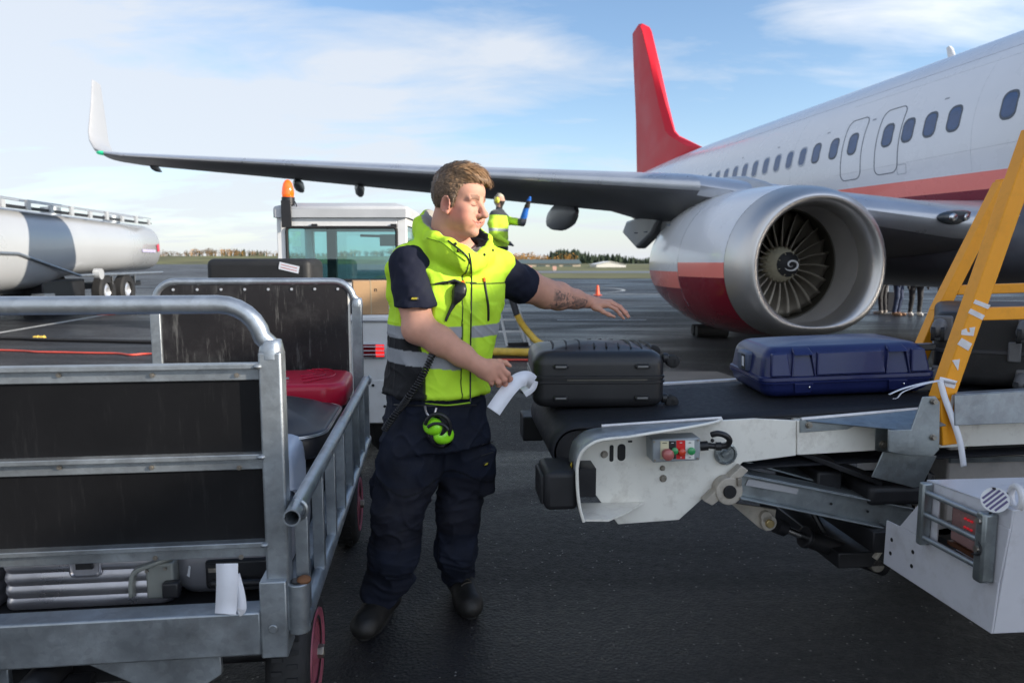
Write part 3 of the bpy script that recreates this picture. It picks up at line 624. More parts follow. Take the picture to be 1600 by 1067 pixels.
b = MB(); b.lathe([(.774, .180), (.738, .130), (.716, .075), (.708, 0.001)], EO, (1, 0, 0), 48); b.build('spinner_cap', m_blk, eng, smooth=80)
b = MB()
for k in range(24):
    q = 2*math.pi*k/24; b.ell((EO[0]+.93, EO[1]+.243*math.cos(q), EO[2]+.243*math.sin(q)), (.012, .012, .012), 6, 4)
for k in range(8):
    q = 2*math.pi*(k+.5)/8; b.bar((EO[0]+.758, EO[1]+.178*math.cos(q), EO[2]+.178*math.sin(q)), (EO[0]+.745, EO[1]+.150*math.cos(q), EO[2]+.150*math.sin(q)), .008, .006)
b.build('bolt', m_spin, eng)
# white comma spiral (v runs to the left of the photograph)
b = MB(); pts = []
for k in range(30):
    t = k/29; q = math.radians(-150+ t*430); r = .100*(1-t)**.55*1.0+.014
    pts.append((EO[0]+.700+.024*(r/.1)**2-.004, EO[1]-.02-r*math.cos(q)*1.0, EO[2]-.005+r*math.sin(q)*.75))
b.tube(pts, [.005+.017*math.sin(min(1, (k/29)*1.15)*math.pi)**.8 for k in range(30)], 8, flat=.6); b.build('spiral_mark', mat('spinner_white_paint', (.8, .8, .8), .5), eng)
# pylon
b = MB(); rows = []
for a, zt, zb, hw in ((-.35, 2.50, 2.3, .03), (.1, 2.66, 2.3, .15), (.7, 2.80, 2.2, .22), (1.4, 2.86, 2.1, .26), (2.2, 2.86, 2.0, .26), (3.2, 2.72, 1.9, .24), (4.6, 2.4, 2.0, .12)):
    cz = (zt+zb)/2; rows.append([(a, 4.96+hw*math.cos(6.28319*k/20), cz+(zt-zb)/2*math.sin(6.28319*k/20)) for k in range(20)])
b.sheet(rows, True); b.build('pylon', mat('pylon_grey', (.42, .44, .47), .35, coat=.2), plane, smooth=60)
# small hardware on the cowls
b = MB(); 
for a, z in ((2.0, 1.95), (2.5, 1.95), (.95, 2.02)): b.bb((a, EO[1]+1.13, z), (a+.05, EO[1]+1.19, z+.02))
b.build('cowl_latch', m_seal, eng)
# main gear
b = MB(); b.cyl((4.1, 2.6, .56), (4.1, 2.6, 2.2), .10); b.cyl((4.1, 2.5, .56), (4.1, 3.25, .56), .07); b.bar((4.1, 2.6, .9), (4.9, 2.3, 2.0), .08, .08); b.build('landing_gear', m_slat, plane)
for o in (2.62, 3.05):
    b = MB(); b.lathe([(-.19, .30), (-.19, .47), (-.13, .55), (.13, .55), (.19, .47), (.19, .30), (.08, .28), (-.08, .28)], (4.1, o, .56), (0, 1, 0), 32); b.build('wheel', m_rub, plane)
# ================================================================= THE BELT LOADER (u to the right along the belt, v away from the camera)
LF = Frame((.18, 2.5, 0), math.radians(4.7)); LE = LF.eul
m_lw = mat('chipped_white_loader_paint', (.80, .78, .71), .38, coat=.15, var=.05, vs=5, dirt=.65, dirtcol=(.20, .15, .10), dirts=6, rv=.3, streak=.35, bump=.04, bs=12)
m_lg = mat('grey_white_chassis_paint', (.60, .60, .64), .4, coat=.15, var=.05, vs=4, dirt=.4, dirtcol=(.25, .22, .20), dirts=9, bump=.05, bs=20)
m_worn = scratch(mat('worn_edge_steel', (.30, .32, .34), .45, .5, var=.3, vs=14, dirt=.6, dirtcol=(.08, .08, .09), dirts=16), .8, (.1, .1, .11), 30, 4, .1)
m_galv = galv('galvanised_steel'); m_galvd = galv('galvanised_sheet', (.30, .33, .34), .38, .8, 40)
m_belt = mat('ribbed_belt_rubber', (.014, .015, .019), .62, var=.3, vs=40, bump=.9, bs=220, spec=.35)
m_bump = mat('black_bumper_rubber', (.016, .016, .018), .55, var=.2, vs=15, bump=.1, bs=80)
m_yel = mat('yellow_handrail_paint', (.90, .36, .012), .45, var=.06, vs=6, dirt=.35, dirtcol=(.35, .16, .03), dirts=12, bump=.03, bs=30)
m_tape = mat('torn_white_sticker', (.72, .70, .70), .6, var=.08, vs=30, dirt=.5, dirtcol=(.35, .35, .4), dirts=40)
m_bolt = mat('bolt_steel', (.33, .30, .26), .4, .85, var=.2, vs=60); m_chrome = mat('chrome', (.75, .75, .75), .12, 1.0, var=.02)
m_dkst = mat('dark_greasy_steel', (.03, .03, .033), .4, .5, var=.3, vs=12); m_plast = mat('black_plastic', (.02, .02, .022), .35, var=.15, vs=20, bump=.03, bs=90)
loader = empty('belt_loader', LF.o, LE, 'white belt loader with black rubber belt and yellow handrails, reaching right towards the airliner', 'belt loader')
P0 = lambda px, py, v=0.: tuple(LF.v0(px, py, v))
def bz(u): return .845+.04*u
def poly_v(pts, v, th): return [P0(*q, v) for q in pts], (0, th, 0)
# belt
b = MB(); rows = []
prof = [(4.6, bz(4.6))]+[(u, bz(u)) for u in (3, 2, 1.2, .6, .3, .14)]+[(.06-.085*math.sin(t), bz(.06)-.085+.085*math.cos(t)) for t in np.linspace(0, 2.6, 12)]+[(.2, .70), (.5, .685), (4.6, .80)]
for u, z in prof: rows.append([(u, v, z-.012*max(0, 1-abs(v-.39)/.36)*(0)) for v in np.linspace(.03, .755, 8)])
b.sheet(rows); b.build('belt', m_belt, loader, smooth=60, solid=-.006)
b = MB(); b.cyl((.06, .035, bz(.06)-.085), (.06, .75, bz(.06)-.085), .078, 24); b.build('roller', m_dkst, loader)
# near side plate with slots cut as dark recesses, beam, flange
pl = [(906, 716), (912, 706), (925, 690), (977, 668), (1127, 657), (1180, 654), (1244, 657), (1244, 711.5), (1180, 720), (1161, 722), (1061, 812), (966, 819), (943, 790), (908, 741)]
b = MB(); A, off = poly_v(pl, 0, .012); b.prism(A, off); b.build('side_plate', m_lw, loader, bevel=.002)
b = MB(); A, off = poly_v([(1245.5, 657), (1368, 653), (1368, 704), (1245.5, 711)], -.004, .05); b.prism(A, off); b.build('side_beam', m_lw, loader, bevel=.003)
b = MB(); A, off = poly_v([(1368, 653), (1700, 634), (1700, 690), (1368, 704)], .004, .04); b.prism(A, off)
b.build('side_beam', m_lw, loader, bevel=.003)
fl = catmull([P0(*q, -.002) for q in [(1127, 655), (1060, 659), (977, 664), (925, 669), (905, 677), (893, 689), (887.5, 706), (887, 725), (888, 745), (891, 768), (897, 789)]], 4)
nf = len(fl)
def flw(i): t = i/(nf-1); return .165*min(1, t/.22)**.8 if t < .22 else .165
b = MB(); ro = []
for i, p in enumerate(fl):
    w_ = flw(i)+.002; ro.append([(p[0]+w_*.03, p[1]-w_*k, p[2]) for k in (0, .5, 1)])
b.sheet(ro); b.build('edge_flange', m_worn, loader, smooth=40, solid=.006)
b = MB(); b.tube([r_[2] for r_ in ro], .0055, 8); b.build('flange_rim', m_lw, loader)
e = ro[-1]; b = MB(); zb = e[0][2]
b.add([(e[0][0], 0, zb), (e[0][0], -.165, zb), (e[0][0]+.085, -.165, zb-.003), (e[0][0]+.16, -.10, zb-.003), (e[0][0]+.25, -.004, zb-.002)], [(0, 1, 2, 3, 4)]); b.build('flange_foot', m_lw, loader, solid=.007, smooth=0)
b = MB(); b.tube([(q[0], -.001, q[2]+.006) for q in [P0(940, 668), P0(1127, 655.5)]], .006, 6); b.build('belt_guide', m_tape, loader)
b = MB(); b.tube([P0(1252, 655, -.0), P0(1440, 638.5, -.0)], .007, 6); b.build('belt_guide', m_tape, loader)
def slot(px0, py0, px1, py1, r=.3):
    a = P0(px0, py0, -.001); c = P0(px1, py1, -.001); w_ = abs(c[0]-a[0]); h = abs(c[2]-a[2]); ol = rrect(w_, h, min(w_, h)*.45, 4); cx_, cz = (a[0]+c[0])/2, (a[2]+c[2])/2
    b.add([(cx_+x, -.0015, cz+z) for x, z in ol], [tuple(range(len(ol)))])
for q in ((952.5, 695, 958.5, 721), (965, 693.5, 977, 719.5), (922.5, 726, 927.5, 731), (981, 688, 988, 691)):
    b = MB(); slot(*q); b.build('slot', m_blk, loader, smooth=0)
def bolt(px, py, r=.011, v=-.0, parent=None, m=None):
    c = P0(px, py, v); q = MB(); q.cyl((c[0], c[1]+.004, c[2]), (c[0], c[1]-.003, c[2]), r*1.25, 18); q.cyl((c[0], c[1]-.003, c[2]), (c[0], c[1]-.011, c[2]), r, 6); q.build('bolt', m or m_bolt, parent or loader, bevel=.001)
for q in ((944, 709.5), (1035, 731, .008), (1036, 747)): bolt(*q)
# warning triangle sticker
c = P0(908, 690, -.0); i0 = 20
k = int(nf*.62); p = np.array(ro[k][1]); q = np.array(ro[k+3][1]); mid = (p+q)/2; t_ = (q-p)/np.linalg.norm(q-p); nn_ = np.cross(t_, (0, 1, 0)); nn_ = nn_ if np.dot(nn_, (-1, 0, 1)) > 0 else -nn_
for s_, mm, li in ((.030, m_blk, .0045), (.022, mat('warning_yellow', (.75, .55, .05), .5), .0055), (.007, m_blk, .0065)):
    b = MB(); b.add([mid+nn_*li+t_*s_*math.cos(a)+np.array([0, 1, 0])*s_*math.sin(a) for a in (1.57, 3.66, 5.76)], [(0, 1, 2)]); b.build('warning_sticker', mm, loader, smooth=0)
# far side plate + flange
b = MB(); b.prism([(.05, .77, .83), (4.5, .77, bz(4.5)-.01), (4.5, .77, .80), (.68, .77, .70), (.45, .77, .52), (.22, .77, .50), (.05, .77, .70)], (0, .012, 0)); b.bb((.1, .782, .835), (1.0, .84, .842)); b.build('side_plate', m_lw, loader, bevel=.002)
b = MB(); b.bar((.52, .80, bz(.52)+.004), (4.5, .80, bz(4.5)+.004), .035, .012); b.build('belt_guide', m_tape, loader, bevel=.002)
# bumpers
c = P0(872, 749, -.03)
b = MB(); b.bb((c[0]-.062, -.15, c[2]-.072), (c[0]+.05, .05, c[2]+.062)); b.build('bumper', m_bump, loader, bevel=.018, seg=3)
b = MB(); b.bb((c[0]-.075, -.13, c[2]-.055), (c[0]-.06, .03, c[2]+.045)); b.build('bumper_pad', m_bump, loader, bevel=.006)
b = MB(); b.bb((c[0]+.04, -.11, c[2]-.04), (c[0]+.12, -.006, c[2]+.06)); b.build('bumper_bracket', m_dkst, loader)
c = P0(831, 665, .85)
b = MB(); b.bb((c[0]-.05, .77, c[2]-.055), (c[0]+.045, .93, c[2]+.06)); b.build('bumper', m_bump, loader, bevel=.008, seg=3)
b = MB(); b.bb((c[0]+.045, .80, c[2]-.05), (c[0]+.12, .87, c[2]-.0)); b.build('bumper_bracket', m_galv, loader)
# control box
V = -.085; A = [P0(*q, V) for q in ((1019, 687), (1095, 684), (1094, 719), (1020, 723))]
m_cbox = mat('grey_switch_box', (.30, .33, .35), .45, var=.05, bump=.03, bs=60)
cb_ = MB().prism(A, (0, .085, 0)).build('control_box', m_cbox, loader, bevel=.006, seg=3)
def on(px, py, vv=V-.002): return np.array(P0(px, py, vv))
for x0, x1, y0, y1, cc_, nm in ((1032, 1045, 689, 717, (.66, .62, .42), 'cream'), (1045.5, 1056, 689, 717, (.02, .02, .02), 'black'), (1057, 1070.5, 688, 717, (.65, .02, .02), 'red'), (1071, 1085, 688, 717, (.75, .75, .72), 'white')):
    b = MB(); b.prism([on(x0, y0), on(x1, y0), on(x1, y1), on(x0, y1)], (0, .002, 0)); b.build('button_label', mat('label_'+nm, cc_, .5, var=.03), cb_, smooth=0)
m_txt = mat('print_white', (.7, .7, .7), .5); m_txk = mat('print_black', (.03, .03, .03), .5)
for x, y, w_, mm in ((1051, 692, 4, m_txt), (1051, 714.5, 4, m_txt), (1064, 691.5, 4, m_txt), (1064, 714.5, 3, m_txt), (1038.5, 692, 7, m_txk), (1078, 691.5, 4, m_txk), (1078, 714.5, 4, m_txk)):
    b = MB(); p = on(x, y, V-.0035); s_ = w_*.0011; b.add([p+(-s_, 0, -.0012), p+(s_, 0, -.0012), p+(s_, 0, .0012), p+(-s_, 0, .0012)], [(0, 1, 2, 3)]); b.build('button_legend', mm, cb_, smooth=0)
for x, y, r, cc_, nm, h in ((1040.5, 707.5, .0205, (.42, .12, .11), 'faded_red', .035), (1053, 703.5, .0125, (.04, .30, .10), 'green', .014), (1064.5, 705.5, .0125, (.60, .05, .02), 'bright_red', .014), (1079, 703.5, .0135, (.04, .30, .10), 'green', .014)):
    b = MB(); p = on(x, y); b.lathe([(0, r*.75), (-h*.5, r*.75), (-h*.55, r), (-h*.85, r), (-h, r*.75), (-h-.001, .0005)], p, (0, 1, 0), 24); b.build('push_button', mat('button_'+nm, cc_, .3, coat=.4), cb_, smooth=50)
for q in ((1022, 690), (1091, 687.5), (1023, 719), (1090, 716)): 
    b = MB(); p = on(*q); b.cyl(p, p+(0, -.002, 0), .004, 10); b.build('screw', m_bolt, cb_)
b = MB(); b.tube(catmull([P0(1094, 697, -.05), P0(1104, 696, -.055), P0(1120, 697, -.06), P0(1135, 696, -.075), P0(1140, 688, -.085), P0(1134, 680.5, -.09), P0(1122, 677, -.085), P0(1112, 679, -.07)], 6), .0105, 10); b.build('control_cable', m_plast, loader, smooth=60)
b = MB(); b.cyl(P0(1094, 697, -.05), P0(1106, 696, -.055), .017, 14); b.cyl(P0(1118, 697, -.06), P0(1127, 697, -.065), .015, 14); b.ell(P0(1113, 688, -.06), (.007, .007, .007), 8, 6); b.build('cable_gland', m_plast, loader)
b = MB(); p = np.array(P0(1133, 708, -.001)); b.lathe([(0, .042), (-.012, .040), (-.014, .034), (-.008, .030), (-.008, .016), (-.02, .015), (-.021, .0005)], p, (0, 1, 0), 28)
for k in range(8): a = k*.785; b.cyl(p+(.035*math.cos(a), -.013, .035*math.sin(a)), p+(.035*math.cos(a), -.018, .035*math.sin(a)), .004, 8)
b.bar(p+(-.02, -.022, -.0), p+(.012, -.022, .02), .008, .006); b.build('socket_cover', m_galvd, loader)
# galvanised tray, bracket, rail
b = MB(); p0 = P0(1250, 656, -.0); p1 = P0(1432, 640, -.0); p2 = P0(1422, 669, -.135); b.add([p0, (p1[0], 0, p1[2]), (p1[0]+.02, -.135, p1[2]-.03), (p2[0], -.135, p2[2]-.012), (p0[0]+.03, -.012, p0[2]-.006)], [(0, 1, 2, 3, 4)]); b.build('tray', m_galvd, loader, solid=.004, smooth=0)
b = MB(); A, off = poly_v([(1250, 657), (1340, 655), (1338, 665), (1324, 670.5), (1250, 676)], -.008, .006); b.prism(A, off); b.build('tray_bracket', m_galvd, loader, bevel=.001); bolt(1264, 664, .010, -.01)
A, off = poly_v([(1442, 620), (1462, 619), (1469, 628), (1468, 702), (1459, 712), (1420, 712), (1388, 706), (1388, 672), (1424, 671)], -.137, .006)
b = MB(); b.prism(A, off); b.build('rail_bracket', m_galvd, loader, bevel=.002); bolt(1459, 627.5, .009, -.14); bolt(1458, 683, .009, -.14)
b = MB(); q0 = P0(1370, 671, -.0); q1 = P0(1388, 706, -.137); b.prism([P0(1368, 668, -.008), P0(1388, 668, -.008), P0(1388, 706, -.008), P0(1368, 704, -.008)], (0, .004, 0)); b.prism([P0(1388, 671, -.137), P0(1388, 706, -.137), P0(1386, 704, -.008), P0(1386, 670, -.008)], (.005, 0, 0)); b.build('rail_bracket', m_galvd, loader, bevel=.001); bolt(1380, 694, .012, -.009)
b = MB(); A, off = poly_v([(1492, 618), (1760, 602), (1760, 655), (1492, 665)], -.10, .006); b.prism(A, off); b.prism([P0(1492, 618, -.10), P0(1760, 602, -.10), P0(1760, 598, -.06), P0(1492, 614, -.06)], (0, 0, .004)); b.build('side_rail', m_galv, loader, bevel=.002)
b = MB(); A, off = poly_v([(1380, 706), (1464, 712), (1441, 759), (1428, 762), (1362, 745)], -.06, .006); b.prism(A, off); b.build('drop_plate', m_galvd, loader, bevel=.002)
b = MB(); c0 = P0(1348, 755, .0); c1 = P0(1440, 778, .0); b.bb((c0[0], -.05, c1[2]-.01), (c1[0], .18, c0[2]-.0)); b.build('motor_cover', m_bump, loader, bevel=.02, seg=3)
b = MB(); b.bar(P0(1240, 700, .1), P0(1372, 750, .02), .10, .02); b.build('support_arm', m_dkst, loader, bevel=.003)
b = MB(); b.tube([P0(1438, 735, .1), P0(1452, 742, .08), P0(1448, 775, .06)], .02, 10); b.build('hose', m_plast, loader)
# lift arms: C beams with a pivot lug
def carm(v, nm='lift_arm'):
    b = MB(); a0 = np.array(LF.v0(1152, 741, -.03)); a1 = np.array(LF.v0(1152, 773, -.03)); c0 = np.array(LF.v0(1425, 795, -.03)); c1 = np.array(LF.v0(1425, 830, -.03)); dv = np.array([0, v+.03, 0]); a0 += dv; a1 += dv; c0 += dv; c1 += dv; th = np.array([0, .006, 0]); W_ = np.array([0, .10, 0]); L_ = np.array([0, -.035, 0])
    b.prism([a0, c0, c1, a1], th); b.prism([a0+th, c0+th, c0+W_, a0+W_], (0, 0, .006)); b.prism([a1+L_, c1+L_, c1+th, a1+th], (0, 0, -.006)); b.prism([a0+L_*.4, c0+L_*.4, c0, a0], (0, 0, .006))
    q = b.build(nm, m_galvd, loader, bevel=.0015); return a0, c0
carm(-.03); carm(.62)
b = MB(); A, off = poly_v([(1175, 721), (1420, 786), (1400, 794), (1160, 742)], .06, .02); b.prism([P0(1163, 722, .08), P0(1200, 719, .22), P0(1420, 778, .22), P0(1425, 794, .08)], (0, 0, .006)); b.build('arm_cover', m_galvd, loader)
A, off = poly_v([(1170, 748), (1248, 763), (1245, 772), (1165, 758)], -.036, .003); b = MB(); b.prism(A, off); b.build('arm_label', mat('plain_grey_plate', (.34, .34, .35), .5), loader, smooth=0)
b = MB(); p = np.array(P0(1156, 752, -.05)); b.bb(p-(.012, .01, .014), p+(.004, .02, .014)); b.build('stop_block', m_bolt, loader, bevel=.002)
for q in ((1299, 787), (1356, 799)): b = MB(); slot(q[0]-1.6, q[1]-1.6, q[0]+1.6, q[1]+1.6); b2 = MB(); p = np.array(P0(q[0], q[1], -.0375)); b2.cyl(p, p+(0, .002, 0), .005, 12); b2.build('hole', m_blk, loader)
m_lug = mat('worn_cream_lug', (.42, .38, .32), .45, var=.15, vs=12, dirt=.6, dirtcol=(.12, .09, .06), dirts=20)
b = MB(); A, off = poly_v([(1100, 783), (1113, 790), (1124, 782), (1131, 775), (1170, 735), (1159, 728)], -.045, .04); b.prism(A, off); c = np.array(P0(1140, 768, -.05)); b.cyl(c, c+(0, .05, 0), .050, 32); b.build('pivot_lug', m_lug, loader, bevel=.003)
b = MB(); b.cyl(c+(0, -.008, 0), c+(0, .06, 0), .024, 24); b.build('pivot_pin', m_blk, loader, bevel=.003)
b = MB(); A, off = poly_v([(1140, 785), (1213, 796), (1210, 822), (1198, 830), (1186, 824)], .05, .012); b.prism(A, off); b.build('cylinder_lug', m_lug, loader, bevel=.002)
c = np.array(P0(1202, 817, .03)); b = MB(); b.cyl(c, c+(0, .02, 0), .030, 24); c2 = np.array(P0(1198, 808, .03)); b.cyl(c2, c2+(0, .02, 0), .022, 20); b.build('clevis', m_lug, loader, bevel=.002)
b = MB(); b.cyl(c+(0, -.012, 0), c+(0, .02, 0), .016, 18); b.build('clevis_pin', mat('brass', (.55, .42, .2), .3, .9), loader, bevel=.002)
e0 = np.array(P0(1212, 820, .06)); e1 = np.array(P0(1256, 838, .08)); e2 = np.array(P0(1380, 885, .12)); b = MB(); b.cyl(e0, e0+(e1-e0)*.3, .030, 16); b.build('rod_end', m_dkst, loader)
b = MB(); b.cyl(e0, e1, .014, 16); b.build('piston_rod', m_chrome, loader)
b = MB(); b.cyl(e1, e2, .036, 20); b.cyl(e1, e1+(e2-e1)*.04, .042, 20); b.build('hydraulic_cylinder', m_dkst, loader, bevel=.002)
b = MB(); b.tube(catmull([P0(1270, 800, .2), P0(1300, 850, .15), P0(1330, 870, .2)], 6), .012, 8); b.build('hose', m_plast, loader)
# chassis: white body with the light guard on its end face, wheels beneath
fc = [(-.197, .405), (-.20, .562), (-.275, .568), (-.392, .765), (-.742, .79), (-.70, .42)]
u0_ = 1.10
b = MB()
fr = [(u0_, v, z) for v, z in fc]; top = [(u0_, v, z) for v, z in fc[3:]]
fw = [(u0_, -.392, .765), (u0_, -.742, .79), (u0_, -.70, .42), (u0_, -.197, .405), (u0_, -.20, .562), (u0_, -.275, .568)]
# front plate with an opening for the lamp
hv0, hv1, hz0, hz1 = -.455, -.665, .575, .735
b.prism([(u0_, -.392, .765), (u0_, -.742, .79), (u0_, -.735, hz1), (u0_, -.41, hz1)], (.006, 0, 0)); b.prism([(u0_, -.41, hz1), (u0_, hv0, hz1), (u0_, hv0, hz0), (u0_, -.275, hz0-.005)], (.006, 0, 0))
b.prism([(u0_, hv1, hz1), (u0_, -.735, hz1), (u0_, -.713, hz0), (u0_, hv1, hz0)], (.006, 0, 0)); b.prism([(u0_, -.275, hz0-.005), (u0_, -.713, hz0), (u0_, -.70, .42), (u0_, -.197, .405), (u0_, -.20, .562), (u0_, -.268, .567)], (.006, 0, 0))
b.prism([(u0_+.006, -.742, .79), (3.6, -.742, .79), (3.6, -.70, .42), (u0_+.006, -.70, .42)], (0, .006, 0)); b.prism([(u0_+.0, -.392, .765), (u0_+.0, -.742, .79), (3.6, -.742, .79), (3.6, -.392, .765)], (0, 0, -.006))
b.build('chassis', m_lg, loader, bevel=.0015)
b = MB(); b.bb((u0_+.006, hv1-.03, hz0-.03), (u0_+.10, hv1-.02, hz1+.02)); b.bb((u0_+.09, hv1-.03, hz0-.03), (u0_+.10, hv0+.03, hz1+.02)); b.build('lamp_recess', m_lg, loader)
b = MB(); b.bb((u0_+.03, -.62, .60), (u0_+.09, -.47, .715)); lamp_ = b.build('tail_lamp', mat('lamp_housing_pink', (.30, .17, .16), .25, coat=.5, var=.1), loader, bevel=.008)
for z in (.664, .690):
    for k in range(3): b = MB(); p = (u0_+.028, -.535-.013*k, z); b.ell(p, (.004, .005, .004), 10, 8); b.build('lamp_led', mat('red_led', (.6, .02, .03), .3, emit=.2), lamp_)
b = MB(); b.bar((u0_+.05, -.62, .592), (u0_+.05, -.47, .592), .05, .012); b.build('reflector_strip', mat('dark_amber', (.10, .04, .02), .3), loader)
for z in (.735, .665, .59): b = MB(); b.tube([(u0_-.022, -.415, z), (u0_-.022, -.685, z+.01)], .0085, 12); b.build('guard_bar', m_galv, loader, smooth=60)
b = MB(); b.bb((u0_-.035, -.43, .565), (u0_-.001, -.405, .765)); b.build('guard_plate', m_galvd, loader, bevel=.006)
b = MB(); b.bb((u0_-.045, -.70, .565), (u0_-.001, -.665, .765)); b.build('guard_plate', m_galvd, loader, bevel=.008); b = MB(); b.cyl((u0_-.045, -.682, .74), (u0_-.052, -.682, .74), .009, 8); b.build('bolt', m_bolt, loader)
b = MB(); b.cyl((u0_-.045, -.682, .66), (u0_-.052, -.682, .66), .009, 8); b.build('bolt', m_bolt, loader)
for px, py in ((1393, 843), (1391, 864), (1426, 862), (1424, 884)):
    p = LF.u0(px, py, u0_-.001); b = MB(); b.cyl(p, p+(.002, 0, 0), .007, 12); b.build('hole', m_blk, loader)
# striped round sticker and ring hook on the top corner
b = MB(); p = np.array(LF.u0(1555, 781, u0_-.02)); nx = np.array([-.75, -.55, .37]); nx /= np.linalg.norm(nx); b.cyl(p, p+nx*.003, .034, 28); st_ = b.build('reflector_disc', mat('white_disc', (.75, .75, .76), .4), loader); ax_ = np.cross(nx, (0, 0, 1)); ax_ /= np.linalg.norm(ax_); ay_ = np.cross(ax_, nx)
for k in range(-2, 3): b = MB(); h = math.sqrt(.029**2-(k*.0105)**2); dd = ax_*.8+ay_*.6; ee = -ax_*.6+ay_*.8; b.bar(p+nx*.0036+dd*k*.0105-ee*h, p+nx*.0036+dd*k*.0105+ee*h, .0055, .001, nx); b.build('disc_stripe', mat('disc_stripe_purple', (.12, .10, .22), .5), st_)
b = MB(); c = np.array((u0_+.03, -.715, .815)); b.tube([c+(.008*math.cos(a), .030*math.cos(a), .030*math.sin(a)) for a in np.linspace(0, 6.2832, 25)], .009, 10, False); b.build('plastic_ring', m_tape, loader)
b = MB(); b.tube(catmull([c+(0, .03, 0), c+(-.03, .05, .01), p+nx*.01+(0, 0, .03)], 5), .003, 6); b.tube(catmull([p+nx*.006+(0, 0, -.03), (u0_-.03, -.66, .72), (u0_-.05, -.70, .66), (u0_-.05, -.67, .64)], 5), .003, 6); b.build('wire_loop', m_blk, loader)
# rear body and underframe beyond
b = MB(); b.bb((1.55, .12, .42), (3.8, .75, .80)); b.build('engine_housing', mat('tan_white_body', (.50, .46, .42), .45, dirt=.3), loader, bevel=.01)
b = MB(); b.bb((1.62, .112, .70), (2.0, .119, .765)); b.build('air_vent', m_blk, loader); b = MB(); b.bb((1.55, .108, .665), (3.8, .119, .685)); b.build('body_trim', m_galvd, loader)
b = MB(); b.bb((1.05, .0, .30), (1.55, .70, .36)); b.bb((1.12, -.1, .40), (1.2, .7, .48)); b.build('underframe', m_dkst, loader, bevel=.005)
b = MB(); b.bb((.95, .25, .62), (1.10, .72, .70)); b.build('blue_tank', mat('blue_grey_tank', (.12, .16, .22), .4), loader, bevel=.01)
b = MB(); b.bb((.98, .05, .50), (1.08, .40, .66)); b.build('battery_box', m_bump, loader, bevel=.01)
b = MB(); p = np.array(P0(1372, 884, .0)); b.cyl(p, p+(0, .05, 0), .028, 20); b.build('guide_roller', m_bolt, loader, bevel=.004)
b = MB(); b.tube([P0(1365, 800, .0), P0(1368, 835, .0), P0(1378, 855, .0), P0(1366, 872, .0)], .012, 8); b.build('hook', m_lug, loader)
for v in (-.48, .75): 
    for u in (1.95, 3.3): b = MB(); b.lathe([(-.10, .16), (-.10, .27), (-.07, .31), (.07, .31), (.10, .27), (.10, .16), (.05, .14), (-.05, .14)], (u, v, .31), (0, 1, 0), 36); wh = b.build('wheel', m_rub, loader); b = MB(); b.lathe([(-.06, .0005), (-.06, .15), (.06, .15), (.06, .0005)], (u, v, .31), (0, 1, 0), 24); b.build('rim', m_lg, wh)
# handrails
def rail(v, pts, w_=.060, nm='handrail'):
    b = MB(); P = [np.array(P0(*q, v)) for q in pts]
    for i in range(len(P)-1):
        d = P[i+1]-P[i]; d /= np.linalg.norm(d); ex = w_*.5 if 0 < i else 0
        b.bar(P[i]-d*ex, P[i+1], w_, w_, (0, 1, 0))
    return b, P
b, P = rail(-.045, [(1476, 692), (1474, 612), (1617, 205)]); b.build('handrail_post', m_yel, loader, bevel=.004)
q = P[1]+(P[2]-P[1])*.305; b = MB(); b.bar(q+(.03, 0, 0), q+(1.2, 0, .02), .045, .042, (0, 1, 0)); b.build('handrail_bar', m_yel, loader, bevel=.004)
tp = P[2]; b = MB(); b.bar(tp, tp+(1.2, 0, .03), .045, .05, (0, 1, 0)); b.build('handrail_bar', m_yel, loader, bevel=.004)
b, P2 = rail(.84, [(1428, 575), (1469, 480), (1566, 288)]); b.build('handrail_post', m_yel, loader, bevel=.004)
b = MB(); b.bar(P2[2]+(-.02, 0, 0), P2[2]+(1.1, 0, .02), .046, .052, (0, 1, 0)); b.build('handrail_bar', m_yel, loader, bevel=.004)
q = P2[1]+(P2[2]-P2[1])*.14; b = MB(); b.bar(q+(.03, 0, 0), q+(1.1, 0, .03), .046, .046, (0, 1, 0)); b.build('handrail_bar', m_yel, loader, bevel=.004)
# torn stickers on the near post
def stick(pts, v=-.0768):
    b = MB(); b.prism([P0(*q, v) for q in pts], (0, .0015, 0)); b.build('torn_sticker', m_tape, loader, smooth=0)
stick([(1524, 468), (1548, 477), (1544, 483), (1521, 474)]); stick([(1517, 482), (1539, 493), (1535, 500), (1513, 489)])
stick([(1503, 516), (1510, 513), (1512, 519), (1516, 519), (1515, 512), (1524, 511), (1521, 525), (1502, 523)]); stick([(1503, 528), (1519, 537), (1513, 548), (1496, 538)]); stick([(1488, 563), (1500, 561), (1497, 579)])
stick([(1473, 593), (1494, 601), (1491, 607), (1478, 604)]); stick([(1488, 617), (1493, 616), (1488, 641), (1482, 641)])
